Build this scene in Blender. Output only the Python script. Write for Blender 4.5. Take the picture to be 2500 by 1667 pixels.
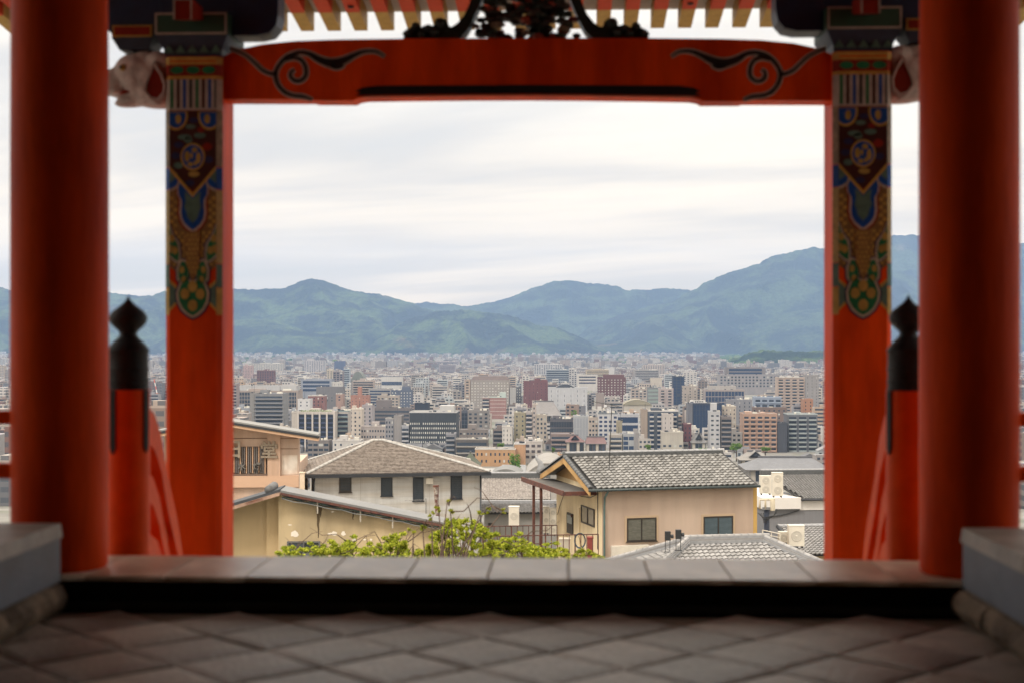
import bpy, bmesh, math, random
from mathutils import Vector, Matrix, noise

for o in list(bpy.data.objects):
    bpy.data.objects.remove(o, do_unlink=True)
scene = bpy.context.scene
COL = scene.collection
rnd = random.Random(7)
R = math.radians

# ---------------------------------------------------------------- camera
FOC, U0, V0 = 3472.22, 1250.0, 840.0          # focal length, principal column and horizon row on the 2500-wide frame
CAMZ = 1.27
YAW = R(2.23)
CA, SA = math.cos(YAW), math.sin(YAW)
cam = bpy.data.cameras.new('camera')
cam.lens = 50.0
cam.sensor_width = 36.0
cam.shift_y = 0.0026
cam.clip_start = 0.05
cam.clip_end = 40000.0
cam.dof.use_dof = True
cam.dof.focus_distance = 160.0
cam.dof.aperture_fstop = 1.9
camo = bpy.data.objects.new('camera', cam)
camo.location = (0.0, 0.0, CAMZ)
camo.rotation_euler = (R(90), 0.0, YAW)
COL.objects.link(camo)
scene.camera = camo

# ---------------------------------------------------------------- sky, sun, exposure
SUN_ELEV, SUN_AZ = R(46), R(-140)      # azimuth measured from +Y (the view) towards +X: the sun stands to the left, a little behind
world = bpy.data.worlds.new('World')
scene.world = world
world.use_nodes = True
wt = world.node_tree
wt.nodes.clear()
def wn(t, **k):
    n = wt.nodes.new(t)
    for a, b in k.items():
        setattr(n, a, b)
    return n
w_out = wn('ShaderNodeOutputWorld')
w_bg = wn('ShaderNodeBackground')
w_bg.inputs['Strength'].default_value = 0.1
w_sky = wn('ShaderNodeTexSky', sky_type='NISHITA', sun_disc=False)
w_sky.sun_elevation = SUN_ELEV
w_sky.sun_rotation = SUN_AZ
w_sky.air_density = 1.0
w_sky.dust_density = 2.0
w_tc = wn('ShaderNodeTexCoord')
w_sep = wn('ShaderNodeSeparateXYZ')
wt.links.new(w_tc.outputs['Generated'], w_sep.inputs[0])
def wmath(op, a, b=None, clamp=False):
    n = wn('ShaderNodeMath', operation=op, use_clamp=clamp)
    for i, s in enumerate((a, b)):
        if s is None:
            continue
        if isinstance(s, (int, float)):
            n.inputs[i].default_value = s
        else:
            wt.links.new(s, n.inputs[i])
    return n.outputs[0]
w_den = wmath('ADD', wmath('ABSOLUTE', w_sep.outputs['Z']), 0.20)
w_px = wmath('DIVIDE', w_sep.outputs['X'], w_den)
w_py = wmath('DIVIDE', w_sep.outputs['Y'], w_den)
w_com = wn('ShaderNodeCombineXYZ')
wt.links.new(wmath('MULTIPLY', w_px, 0.30), w_com.inputs[0])
wt.links.new(wmath('ADD', w_py, wmath('MULTIPLY', w_px, 0.16)), w_com.inputs[1])
def wnoise(scale, detail, rough, dist, off):
    m = wn('ShaderNodeMapping')
    m.inputs['Location'].default_value = off
    wt.links.new(w_com.outputs[0], m.inputs[0])
    n = wn('ShaderNodeTexNoise')
    n.inputs['Scale'].default_value = scale
    n.inputs['Detail'].default_value = detail
    n.inputs['Roughness'].default_value = rough
    n.inputs['Distortion'].default_value = dist
    wt.links.new(m.outputs[0], n.inputs['Vector'])
    return n.outputs['Fac']
w_n1 = wnoise(1.5, 4.0, 0.52, 0.5, (3.1, 1.9, 0.0))
w_n2 = wnoise(3.6, 6.0, 0.55, 0.3, (7.7, 5.2, 0.0))
w_mix = wmath('ADD', wmath('MULTIPLY', w_n1, 0.80), wmath('MULTIPLY', w_n2, 0.20))
w_ramp = wn('ShaderNodeValToRGB')
w_ramp.color_ramp.interpolation = 'EASE'
w_ramp.color_ramp.elements[0].position = 0.39
w_ramp.color_ramp.elements[0].color = (6.75, 6.2, 5.5, 1)
w_ramp.color_ramp.elements[1].position = 0.58
w_ramp.color_ramp.elements[1].color = (9.6, 8.5, 6.9, 1)
wt.links.new(w_mix, w_ramp.inputs['Fac'])
# thin blue gaps where the cloud deck opens
w_gap = wn('ShaderNodeMapRange')
w_gap.inputs['From Min'].default_value = 0.30
w_gap.inputs['From Max'].default_value = 0.42
w_gap.inputs['To Min'].default_value = 0.72
w_gap.inputs['To Max'].default_value = 0.97
wt.links.new(w_mix, w_gap.inputs['Value'])
w_cm = wn('ShaderNodeMix', data_type='RGBA')
wt.links.new(w_gap.outputs[0], w_cm.inputs['Factor'])
wt.links.new(w_sky.outputs[0], w_cm.inputs['A'])
wt.links.new(w_ramp.outputs[0], w_cm.inputs['B'])
# an overcast sky is brighter overhead than at the horizon (CIE overcast law)
w_zp = wmath('MAXIMUM', w_sep.outputs['Z'], 0.0)
w_up = wmath('ADD', wmath('MULTIPLY', wmath('MULTIPLY', w_zp, w_zp), 2.2), 1.0)
w_scl = wn('ShaderNodeVectorMath', operation='SCALE')
# the low sky is tinted warmer to offset the blue of the haze
w_low = wn('ShaderNodeMapRange')
w_low.inputs['From Min'].default_value = 0.0
w_low.inputs['From Max'].default_value = 0.16
wt.links.new(wmath('ABSOLUTE', w_sep.outputs['Z']), w_low.inputs['Value'])
w_lm = wn('ShaderNodeMix', data_type='RGBA')
wt.links.new(w_low.outputs[0], w_lm.inputs['Factor'])
w_lm.inputs['A'].default_value = (1.29, 1.08, 0.80, 1)
w_lm.inputs['B'].default_value = (1.0, 1.0, 1.0, 1)
w_mul = wn('ShaderNodeVectorMath', operation='MULTIPLY')
wt.links.new(w_cm.outputs['Result'], w_mul.inputs[0])
wt.links.new(w_lm.outputs['Result'], w_mul.inputs[1])
wt.links.new(w_mul.outputs[0], w_scl.inputs[0])
wt.links.new(w_up, w_scl.inputs['Scale'])
wt.links.new(w_scl.outputs[0], w_bg.inputs['Color'])
wt.links.new(w_bg.outputs[0], w_out.inputs['Surface'])

sun = bpy.data.lights.new('sun', 'SUN')
sun.energy = 1.5
sun.angle = R(12)
sun.color = (1.0, 0.94, 0.85)
suno = bpy.data.objects.new('sun', sun)
sd = Vector((math.sin(SUN_AZ) * math.cos(SUN_ELEV), math.cos(SUN_AZ) * math.cos(SUN_ELEV), math.sin(SUN_ELEV)))
suno.rotation_euler = (-sd).to_track_quat('-Z', 'Y').to_euler()
suno.location = (-20, -10, 60)
COL.objects.link(suno)

scene.render.engine = 'CYCLES'
scene.cycles.use_denoising = True
scene.cycles.max_bounces = 6
scene.cycles.diffuse_bounces = 4
scene.cycles.glossy_bounces = 3
scene.cycles.volume_bounces = 1
scene.cycles.sample_clamp_indirect = 4.0
scene.view_settings.view_transform = 'Standard'
scene.view_settings.look = 'None'
scene.view_settings.exposure = 0.45
scene.view_settings.gamma = 1.0
scene.view_settings.use_curve_mapping = False

HAZE = 5.6e-5
# ---------------------------------------------------------------- helpers
def at(u, v, Y):
    """World point seen at column u, row v of the 2500x1667 frame, on the plane y = Y."""
    xc, zc = (u - U0) / FOC, -(v - V0) / FOC
    dx, dy = xc * CA - SA, xc * SA + CA
    t = Y / dy
    return Vector((dx * t, Y, CAMZ + zc * t))
def project(p):
    d = -p[0] * SA + p[1] * CA
    return (U0 + (p[0] * CA + p[1] * SA) / d * FOC, V0 - (p[2] - CAMZ) / d * FOC)
def lin(h):
    if not isinstance(h, str):
        return tuple(h)
    h = h.lstrip('#')
    c = [int(h[i:i + 2], 16) / 255 for i in (0, 2, 4)]
    return tuple(x / 12.92 if x <= 0.04045 else ((x + 0.055) / 1.055) ** 2.4 for x in c)

GP = [(-60, -.35), (7.45, -.35), (12, -3.2), (25, -6), (45, -10.5), (70, -13.5), (100, -17), (150, -23), (300, -37), (500, -54), (800, -70), (950, -71), (20000, -71)]
def gz(y):
    for (a, za), (b, zb) in zip(GP, GP[1:]):
        if y <= b:
            return za + (zb - za) * (y - a) / (b - a)
    return -71.0
def depth_of(v):
    """Distance at which flat ground shows at row v."""
    lo, hi = 40.0, 15000.0
    for _ in range(60):
        m = (lo + hi) / 2
        if V0 + (CAMZ - gz(m)) / m * FOC > v:
            lo = m
        else:
            hi = m
    return lo

MATS = {}
def mat(name, col, rough=0.6, var=0.12, scale=3.0, bump=0.0, bscale=None, metal=0.0, coat=0.0, rand=0.0, island=0.0, stretch=(1, 1, 1), spec=0.5, col2=None, fac=(0.45, 0.62), streak=0.0):
    """Principled material: base colour, fine value noise, optional second colour in patches, bump, per-object / per-island variation."""
    if name in MATS:
        return MATS[name]
    m = bpy.data.materials.new(name)
    m.use_nodes = True
    t = m.node_tree
    b = t.nodes['Principled BSDF']
    b.inputs['Roughness'].default_value = rough
    b.inputs['Metallic'].default_value = metal
    b.inputs['Specular IOR Level'].default_value = spec
    if coat:
        b.inputs['Coat Weight'].default_value = coat
        b.inputs['Coat Roughness'].default_value = 0.2
    c = lin(col)
    tc = t.nodes.new('ShaderNodeTexCoord')
    mp = t.nodes.new('ShaderNodeMapping')
    mp.inputs['Scale'].default_value = stretch
    t.links.new(tc.outputs['Object'], mp.inputs[0])
    n = t.nodes.new('ShaderNodeTexNoise')
    n.inputs['Scale'].default_value = scale
    n.inputs['Detail'].default_value = 6
    n.inputs['Roughness'].default_value = 0.6
    t.links.new(mp.outputs[0], n.inputs['Vector'])
    mr = t.nodes.new('ShaderNodeMapRange')
    mr.inputs['From Min'].default_value = 0.25
    mr.inputs['From Max'].default_value = 0.75
    mr.inputs['To Min'].default_value = 1 - var
    mr.inputs['To Max'].default_value = 1 + var
    t.links.new(n.outputs['Fac'], mr.inputs['Value'])
    val = mr.outputs[0]
    def mul(a, bsock):
        k = t.nodes.new('ShaderNodeMath')
        k.operation = 'MULTIPLY'
        t.links.new(a, k.inputs[0])
        t.links.new(bsock, k.inputs[1])
        return k.outputs[0]
    def rng(sock, amt):
        k = t.nodes.new('ShaderNodeMapRange')
        k.inputs['To Min'].default_value = 1 - amt
        k.inputs['To Max'].default_value = 1 + amt
        t.links.new(sock, k.inputs['Value'])
        return k.outputs[0]
    if streak:
        m2 = t.nodes.new('ShaderNodeMapping')
        m2.inputs['Scale'].default_value = (1, 1, 0.07)
        t.links.new(tc.outputs['Object'], m2.inputs[0])
        n3 = t.nodes.new('ShaderNodeTexNoise')
        n3.inputs['Scale'].default_value = 2.6 if scale >= .4 else .7
        n3.inputs['Detail'].default_value = 6
        n3.inputs['Roughness'].default_value = 0.65
        t.links.new(m2.outputs[0], n3.inputs['Vector'])
        k3 = t.nodes.new('ShaderNodeMapRange')
        k3.inputs['From Min'].default_value = 0.3
        k3.inputs['From Max'].default_value = 0.62
        k3.inputs['To Min'].default_value = 1 - streak
        k3.inputs['To Max'].default_value = 1 + streak * .25
        t.links.new(n3.outputs['Fac'], k3.inputs['Value'])
        val = mul(val, k3.outputs[0])
    if rand:
        oi = t.nodes.new('ShaderNodeObjectInfo')
        val = mul(val, rng(oi.outputs['Random'], rand))
    if island:
        ge = t.nodes.new('ShaderNodeNewGeometry')
        val = mul(val, rng(ge.outputs['Random Per Island'], island))
    base = t.nodes.new('ShaderNodeRGB')
    base.outputs[0].default_value = (*c, 1)
    cs = base.outputs[0]
    if col2 is not None:
        n2 = t.nodes.new('ShaderNodeTexNoise')
        n2.inputs['Scale'].default_value = scale * 0.37
        n2.inputs['Detail'].default_value = 5
        t.links.new(mp.outputs[0], n2.inputs['Vector'])
        f2 = t.nodes.new('ShaderNodeMapRange')
        f2.inputs['From Min'].default_value, f2.inputs['From Max'].default_value = fac
        t.links.new(n2.outputs['Fac'], f2.inputs['Value'])
        mx = t.nodes.new('ShaderNodeMix')
        mx.data_type = 'RGBA'
        t.links.new(f2.outputs[0], mx.inputs['Factor'])
        t.links.new(cs, mx.inputs['A'])
        mx.inputs['B'].default_value = (*lin(col2), 1)
        cs = mx.outputs['Result']
    vm = t.nodes.new('ShaderNodeVectorMath')
    vm.operation = 'SCALE'
    t.links.new(cs, vm.inputs[0])
    t.links.new(val, vm.inputs['Scale'])
    t.links.new(vm.outputs[0], b.inputs['Base Color'])
    if bump:
        nb = t.nodes.new('ShaderNodeTexNoise')
        nb.inputs['Scale'].default_value = bscale or scale * 4
        nb.inputs['Detail'].default_value = 5
        t.links.new(mp.outputs[0], nb.inputs['Vector'])
        bp = t.nodes.new('ShaderNodeBump')
        bp.inputs['Strength'].default_value = bump
        bp.inputs['Distance'].default_value = 0.02
        t.links.new(nb.outputs['Fac'], bp.inputs['Height'])
        t.links.new(bp.outputs[0], b.inputs['Normal'])
    MATS[name] = m
    return m

class MB:
    """Collects shapes for ONE mesh object."""
    def __init__(self):
        self.v, self.f, self.mi = [], [], []
    def add(self, vs, fs, m=0):
        n = len(self.v)
        self.v += [tuple(p) for p in vs]
        for f in fs:
            self.f.append(tuple(i + n for i in f))
            self.mi.append(m)
        return self
    def box(self, x0, y0, z0, x1, y1, z1, m=0):
        if x0 > x1: x0, x1 = x1, x0
        if y0 > y1: y0, y1 = y1, y0
        if z0 > z1: z0, z1 = z1, z0
        return self.add([(x0, y0, z0), (x1, y0, z0), (x1, y1, z0), (x0, y1, z0), (x0, y0, z1), (x1, y0, z1), (x1, y1, z1), (x0, y1, z1)],
                        [(0, 3, 2, 1), (4, 5, 6, 7), (0, 1, 5, 4), (1, 2, 6, 5), (2, 3, 7, 6), (3, 0, 4, 7)], m)
    def hexa(self, b, t, m=0):
        """Solid from a bottom and a top ring of equal length (counter-clockwise seen from above)."""
        n = len(b)
        return self.add(list(b) + list(t), [tuple(range(n - 1, -1, -1)), tuple(range(n, 2 * n))] + [(i, (i + 1) % n, (i + 1) % n + n, i + n) for i in range(n)], m)
    def plate(self, pts, y0, y1, m=0):
        """Polygon in x,z extruded from y0 (front) to y1."""
        a = sum(pts[i][0] * pts[(i + 1) % len(pts)][1] - pts[(i + 1) % len(pts)][0] * pts[i][1] for i in range(len(pts)))
        if a < 0:
            pts = pts[::-1]
        n = len(pts)
        return self.add([(x, y0, z) for x, z in pts] + [(x, y1, z) for x, z in pts],
                        [tuple(range(n)), tuple(range(2 * n - 1, n - 1, -1))] + [((i + 1) % n, i, i + n, (i + 1) % n + n) for i in range(n)], m)
    def tube(self, pts, r, n=8, m=0):
        pts = [Vector(p) for p in pts]
        rs = r if isinstance(r, (list, tuple)) else [r] * len(pts)
        vs, up = [], None
        for i, p in enumerate(pts):
            d = (pts[min(i + 1, len(pts) - 1)] - pts[max(i - 1, 0)])
            d = d.normalized() if d.length > 1e-9 else Vector((0, 0, 1))
            if up is None:
                up = Vector((0, 0, 1)) if abs(d.z) < 0.9 else Vector((1, 0, 0))
            s = d.cross(up)
            s.normalize()
            up = s.cross(d)
            for k in range(n):
                a = 2 * math.pi * k / n
                vs.append(p + (s * math.cos(a) + up * math.sin(a)) * rs[i])
        fs = [tuple(range(n - 1, -1, -1)), tuple(range((len(pts) - 1) * n, len(pts) * n))]
        for i in range(len(pts) - 1):
            for k in range(n):
                a, b = i * n + k, i * n + (k + 1) % n
                fs.append((a, b, b + n, a + n))
        return self.add(vs, fs, m)
    def lathe(self, prof, c=(0, 0, 0), n=28, m=0):
        vs, fs = [], []
        for r, z in prof:
            for k in range(n):
                a = 2 * math.pi * k / n
                vs.append((c[0] + r * math.cos(a), c[1] + r * math.sin(a), c[2] + z))
        for i in range(len(prof) - 1):
            for k in range(n):
                a, b = i * n + k, i * n + (k + 1) % n
                fs.append((a, b, b + n, a + n))
        fs += [tuple(range(n - 1, -1, -1)), tuple(range((len(prof) - 1) * n, len(prof) * n))]
        return self.add(vs, fs, m)
    def mesh(self, name, mats, smooth=False):
        me = bpy.data.meshes.new(name)
        me.from_pydata(self.v, [], self.f)
        for x in (mats if isinstance(mats, (list, tuple)) else [mats]):
            me.materials.append(x)
        if any(self.mi):
            me.polygons.foreach_set('material_index', self.mi)
        if smooth:
            me.polygons.foreach_set('use_smooth', [True] * len(me.polygons))
            if smooth == 'auto':
                me.set_sharp_from_angle(angle=R(40))
        me.update()
        return me
    def build(self, name, mats, parent=None, smooth=False, loc=None):
        return link(name, self.mesh(name, mats, smooth), parent, loc)

def link(name, data, parent=None, loc=None, scale=None, rz=None):
    o = bpy.data.objects.new(name, data)
    COL.objects.link(o)
    if parent is not None:
        o.parent = parent
        if parent.get('_w') and loc is None:           # parts drawn in world coordinates under a thing that stands elsewhere
            o.location = -parent.location
    if loc is not None:
        o.location = loc
    if scale is not None:
        o.scale = scale
    if rz:
        o.rotation_euler = (0, 0, rz)
    return o
def tag(o, label, cat=None, group=None, kind=None):
    if label: o['label'] = label
    if cat: o['category'] = cat
    if group: o['group'] = group
    if kind: o['kind'] = kind
    return o
WORLD_ROOTS = []
def empty(name, loc, rz=0.0, world=False):
    o = bpy.data.objects.new(name, None)
    o.empty_display_size = 0.3
    COL.objects.link(o)
    o.location = loc
    o.rotation_euler = (0, 0, rz)
    if world:
        o['_w'] = 1
        WORLD_ROOTS.append(o)
    return o
UNIT = {}
def unit(m):
    if m.name not in UNIT:
        UNIT[m.name] = MB().box(-.5, -.5, -.5, .5, .5, .5).mesh('piece_' + m.name, m)
    return UNIT[m.name]
def piece(name, m, parent, x0, y0, z0, x1, y1, z1):
    """A box-shaped part that shares its mesh with every other of its material."""
    off = -parent.location if parent.get('_w') else Vector((0, 0, 0))
    return link(name, unit(m), parent, Vector(((x0 + x1) / 2, (y0 + y1) / 2, (z0 + z1) / 2)) + off, (abs(x1 - x0), abs(y1 - y0), abs(z1 - z0)))
# ================================================================ ground and mountains
def ground_sheet():
    ys = [-38, -20, 0, 7.45, 9, 12, 18, 25, 35, 45, 57, 70, 85, 100, 125, 150, 200, 250, 300, 400, 500, 600, 700, 800, 950, 1300, 2000, 3500, 6000, 9000, 12000, 15300]
    xs = [-6900, -3500, -1500, -700, -300, -150, -80, -40, -20, -8, 0, 8, 20, 40, 80, 150, 300, 700, 1500, 3500, 6900]
    vs = [(x, y, gz(y)) for y in ys for x in xs]
    n = len(xs)
    fs = [(j * n + i, j * n + i + 1, (j + 1) * n + i + 1, (j + 1) * n + i) for j in range(len(ys) - 1) for i in range(n - 1)]
    o = MB().add(vs, fs).build('ground', mat('ground', '#7a7873', 0.95, 0.3, 0.05, col2='#63665a', fac=(0.52, 0.62)))
    o['kind'] = 'structure'
ground_sheet()

def forest_material(name, dark, light, bare):
    m = bpy.data.materials.new(name)
    m.use_nodes = True
    t = m.node_tree
    b = t.nodes['Principled BSDF']
    b.inputs['Roughness'].default_value = 0.95
    b.inputs['Specular IOR Level'].default_value = 0.05
    tc = t.nodes.new('ShaderNodeTexCoord')
    def nz(scale, det, rough=0.6):
        n = t.nodes.new('ShaderNodeTexNoise')
        n.inputs['Scale'].default_value = scale
        n.inputs['Detail'].default_value = det
        n.inputs['Roughness'].default_value = rough
        t.links.new(tc.outputs['Object'], n.inputs['Vector'])
        return n.outputs['Fac']
    def mr(s, a, c, d, e):
        k = t.nodes.new('ShaderNodeMapRange')
        for i, x in zip(('From Min', 'From Max', 'To Min', 'To Max'), (a, c, d, e)):
            k.inputs[i].default_value = x
        t.links.new(s, k.inputs['Value'])
        return k.outputs[0]
    def mix(f, a, c):
        k = t.nodes.new('ShaderNodeMix')
        k.data_type = 'RGBA'
        t.links.new(f, k.inputs['Factor'])
        for i, s in (('A', a), ('B', c)):
            if isinstance(s, tuple):
                k.inputs[i].default_value = (*s, 1)
            else:
                t.links.new(s, k.inputs[i])
        return k.outputs['Result']
    fine = nz(0.034, 8, 0.75)
    big = nz(0.0035, 6, 0.65)
    c = mix(mr(big, 0.46, 0.58, 0, 1), lin(dark), lin(light))
    c = mix(mr(nz(0.0016, 5), 0.63, 0.68, 0, 0.6), c, lin(bare))
    vm = t.nodes.new('ShaderNodeVectorMath')
    vm.operation = 'SCALE'
    t.links.new(c, vm.inputs[0])
    t.links.new(mr(fine, 0.32, 0.68, 0.25, 1.75), vm.inputs['Scale'])
    t.links.new(vm.outputs[0], b.inputs['Base Color'])
    bp = t.nodes.new('ShaderNodeBump')
    bp.inputs['Strength'].default_value = 1.0
    bp.inputs['Distance'].default_value = 22.0
    t.links.new(nz(0.022, 6, 0.65), bp.inputs['Height'])
    t.links.new(bp.outputs[0], b.inputs['Normal'])
    return m
FOREST = forest_material('forest', '#0d150f', '#374429', '#5f523e')

FOREST2 = forest_material('near_forest', '#0b140d', '#3f4e2c', '#60523d')

def ridge_line(pts, u):
    if u <= pts[0][0]: return pts[0][1]
    for (a, va), (b, vb) in zip(pts, pts[1:]):
        if u <= b:
            s = (u - a) / (b - a)
            s = s * s * (3 - 2 * s) * 0.5 + s * 0.5
            return va + (vb - va) * s
    return pts[-1][1]
def mountain(name, pts, Yr, Yf, label, spur=0.46, seed=0.0, wl=760.0, step=3.0, nt=64, m=None):
    u0, u1 = pts[0][0], pts[-1][0]
    nu = int((u1 - u0) / step) + 1
    base = -73.0
    vs, nrow = [], nt + 10
    for j in range(nrow):
        t = j / (nt - 1)
        for i in range(nu):
            u = u0 + (u1 - u0) * i / (nu - 1)
            p = at(u, ridge_line(pts, u), Yr)
            x = p.x
            h = p.z - base
            y = Yf + (Yr - Yf) * t
            wob = noise.noise(Vector((x / 900.0 + seed, 3.3, 0))) * 0.18
            if t <= 1:
                pr = (max(0.0, t + wob * (1 - t) * t * 2)) ** 1.12
                q = x / wl + noise.noise(Vector((x / 1300.0, y / 1100.0, seed))) * 1.7
                s1 = 1 - abs(noise.noise(Vector((q, seed * 2, y / 2600.0)))) * 2.4
                s2 = 1 - abs(noise.noise(Vector((q * 2.3 + 4, seed * 2 + 1, y / 900.0)))) * 2.2
                z = h * pr + h * spur * (s1 * 0.75 + s2 * 0.33 - 0.5) * math.sin(math.pi * min(1, t)) ** 0.8 * (0.4 + 0.6 * (1 - t))
            else:
                z = h * max(0.0, 1 - (t - 1) * 2.2)
            z += (noise.noise(Vector((x / 31.0, y / 31.0, seed))) * 9.0 + noise.noise(Vector((x / 9.0, y / 9.0, seed + 3))) * 6.0) * min(1.0, t * 3)
            vs.append((x, y, base + max(0.0, z)))
    fs = [(j * nu + i, j * nu + i + 1, (j + 1) * nu + i + 1, (j + 1) * nu + i) for j in range(nrow - 1) for i in range(nu - 1)]
    o = MB().add(vs, fs).build(name, m or FOREST, smooth=True)
    tag(o, label, kind='structure')
    return o
mountain('mountain', [(950, 770), (1016, 741), (1044, 738), (1076, 743), (1105, 742), (1137, 749), (1204, 737), (1239, 728), (1301, 704), (1352, 687), (1386, 684), (1427, 691), (1471, 694), (1505, 699), (1532, 710), (1556, 707), (1576, 709), (1621, 704), (1658, 706), (1685, 710), (1800, 716), (1950, 735)],
         12700, 10900, 'pale blue middle mountain with a rounded double summit', seed=5.1)
mountain('mountain', [(1950, 640), (2050, 602), (2170, 576), (2235, 574), (2350, 577), (2485, 592), (2600, 622), (2760, 660)], 12900, 11300, 'palest far summit showing beyond the dark red pillar', seed=9.4, step=4)
mountain('mountain', [(1380, 835), (1454, 790), (1539, 762), (1607, 744), (1641, 737), (1675, 716), (1699, 706), (1726, 688), (1767, 670), (1804, 659), (1845, 647), (1889, 625), (1920, 619), (1964, 608), (1985, 603), (2008, 606), (2060, 610), (2110, 628), (2180, 660), (2300, 700), (2500, 735), (2760, 770)],
         11600, 9200, 'high forested mountain rising beyond the city', seed=2.7)
mountain('mountain', [(-300, 690), (-150, 700), (0, 702), (18, 707), (130, 716), (256, 713), (298, 719), (343, 723), (372, 723), (399, 713), (480, 702), (569, 705), (611, 708), (655, 705), (693, 704), (713, 697), (738, 686), (760, 681), (780, 683), (805, 691), (839, 704), (869, 710), (917, 718), (965, 728), (996, 736), (1028, 750), (1073, 762), (1150, 790), (1250, 825), (1330, 850)],
         10500, 8500, 'long green mountain with a cone shaped peak', seed=0.6, wl=640, m=FOREST2)
mountain('hill', [(880, 866), (917, 834), (949, 809), (980, 787), (1022, 771), (1067, 760), (1140, 757), (1188, 763), (1236, 769), (1283, 782), (1318, 795), (1362, 800), (1403, 818), (1460, 845), (1500, 866)], 9300, 8300, 'lower green spur in front of the long mountain', seed=3.9, wl=480, m=FOREST2)
mountain('hill', [(1745, 892), (1790, 876), (1830, 862), (1860, 853), (1900, 856), (1950, 858), (2000, 855), (2100, 858), (2300, 866), (2420, 890)], 5500, 5000, 'small wooded hill at the edge of the city', seed=7.0, wl=160, spur=0.25, m=forest_material('grove', '#18261a', '#45552c', '#625f3a'))
# ================================================================ the gate
XG, HALF, Y1, Y2 = -0.29, 2.25, 7.03, 9.66
TH = 0.157                                            # top of the stone threshold
RED = mat('vermilion', (0.78, 0.070, 0.004), 0.5, 0.18, 7.0, bump=0.15, bscale=30, spec=0.07, col2=(0.58, 0.045, 0.004), streak=0.22, stretch=(1, 1, 0.25))
RED2 = mat('vermilion_rail', (0.80, 0.080, 0.005), 0.45, 0.12, 8.0, spec=0.10)
REDD = mat('deep_red_paint', (0.24, 0.020, 0.009), 0.5, 0.2, 8.0, spec=.15)
BLACK = mat('black_lacquer', (0.012, 0.012, 0.014), 0.4, 0.1, 8.0)
IRON = mat('black_metal', (0.012, 0.014, 0.016), 0.6, 0.3, 14.0, spec=0.3)
GOLD = mat('gold_paint', (0.48, 0.28, 0.06), 0.5, 0.25, 20.0, spec=.2)
OCHRE = mat('ochre_paint', (0.40, 0.25, 0.06), 0.6, 0.3, 16.0, spec=.2)
CREAM = mat('cream_paint', (0.46, 0.36, 0.28), 0.6, 0.25, 16.0)
MAROON = mat('maroon_paint', (0.055, 0.012, 0.009), 0.6, 0.3, 18.0, spec=.2)
BLUEP = mat('ultramarine_paint', (0.008, 0.06, 0.27), 0.55, 0.3, 18.0, spec=.2)
GREENP = mat('green_paint', (0.016, 0.14, 0.055), 0.55, 0.3, 18.0, spec=.2)
SAGE = mat('sage_paint', (0.09, 0.15, 0.12), 0.6, 0.3, 18.0, spec=.2)
NAVYP = mat('indigo_paint', (0.022, 0.020, 0.07), 0.55, 0.3, 18.0, spec=.2)
DBLUE = mat('dark_blue_timber', (0.010, 0.020, 0.060), 0.5, 0.2, 10.0)
GREY = mat('grey_outline', (0.42, 0.35, 0.31), 0.6, 0.25, 16.0, spec=.2)
WHITEW = mat('white_gesso', (0.52, 0.42, 0.39), 0.7, 0.25, 12.0, bump=0.8, bscale=20, spec=.2)
SOFFIT = mat('soffit_board', (0.48, 0.42, 0.39), 0.8, 0.08, 6.0)
TIMBER = mat('dark_timber', (0.045, 0.024, 0.016), 0.7, 0.25, 4.0, bump=0.2, stretch=(1, 1, 8))
STONE = mat('granite', '#b3aca4', 0.75, 0.22, 9.0, bump=0.35, bscale=60, col2='#776c66', rand=0.10)
STONEC = mat('threshold_granite', '#e6d8c2', 0.31, 0.24, 5.0, bump=0.2, bscale=50, col2='#bda98e', rand=0.05)
PAVE = mat('paving_stone', '#bdb2a4', 0.42, 0.5, 4.0, bump=0.5, bscale=30, col2='#877c70', rand=0.3)
GROUT = mat('paving_joint', '#8b7f6e', 0.95, 0.2, 12.0)
BSTONE = mat('bluestone', '#757c87', 0.55, 0.16, 4.0, bump=0.2, bscale=40, col2='#6c6d72', stretch=(1, 1, 1.4))
ROUGH = mat('rough_stone', '#8a7a66', 0.95, 0.35, 10.0, bump=1.0, bscale=22, col2='#5c4f42')

# floor inside the gate: diamond-laid stone slabs over a dark bedding
fl = MB().box(-6.2, -6.0, -0.30, 5.6, 6.70, -0.012).build('floor', GROUT)
fl['kind'] = 'structure'
S = 0.42
ax = S / math.sqrt(2) * 2
slab_meshes = []
for k in range(6):
    h = (S - 0.006 - 0.008 * (k % 3)) / 2
    c = 0.03
    b = [(-h, -h, -.03), (h, -h, -.03), (h, h, -.03), (-h, h, -.03)]
    t = [(-h, -h, -.007), (h, -h, -.007), (h, h, -.007), (-h, h, -.007)]
    tt = [(-h + c, -h + c, 0), (h - c, -h + c, 0), (h - c, h - c, 0.0), (-h + c, h - c, 0)]
    mb = MB().hexa(b, t)
    mb.f.pop(1); mb.mi.pop(1)
    mb.v += tt
    mb.f += [(4, 5, 9, 8), (5, 6, 10, 9), (6, 7, 11, 10), (7, 4, 8, 11), (8, 9, 10, 11)]
    mb.mi += [0] * 5
    slab_meshes.append(mb.mesh('paving_slab', PAVE))
q = random.Random(3)
j = 0
y = 4.1
while y < 6.66:
    x = -2.75 + (ax / 2 if j % 2 else 0)
    while x < 2.25:
        if y + S * 0.62 < 6.75:
            o = link('paving_slab', q.choice(slab_meshes), fl, (x + q.uniform(-.008, .008), y, q.uniform(-.003, .003)))
            o.rotation_euler = (q.uniform(-.008, .008), q.uniform(-.008, .008), R(45) + q.uniform(-.035, .035))
        x += ax
    y += ax / 2
    j += 1

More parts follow.
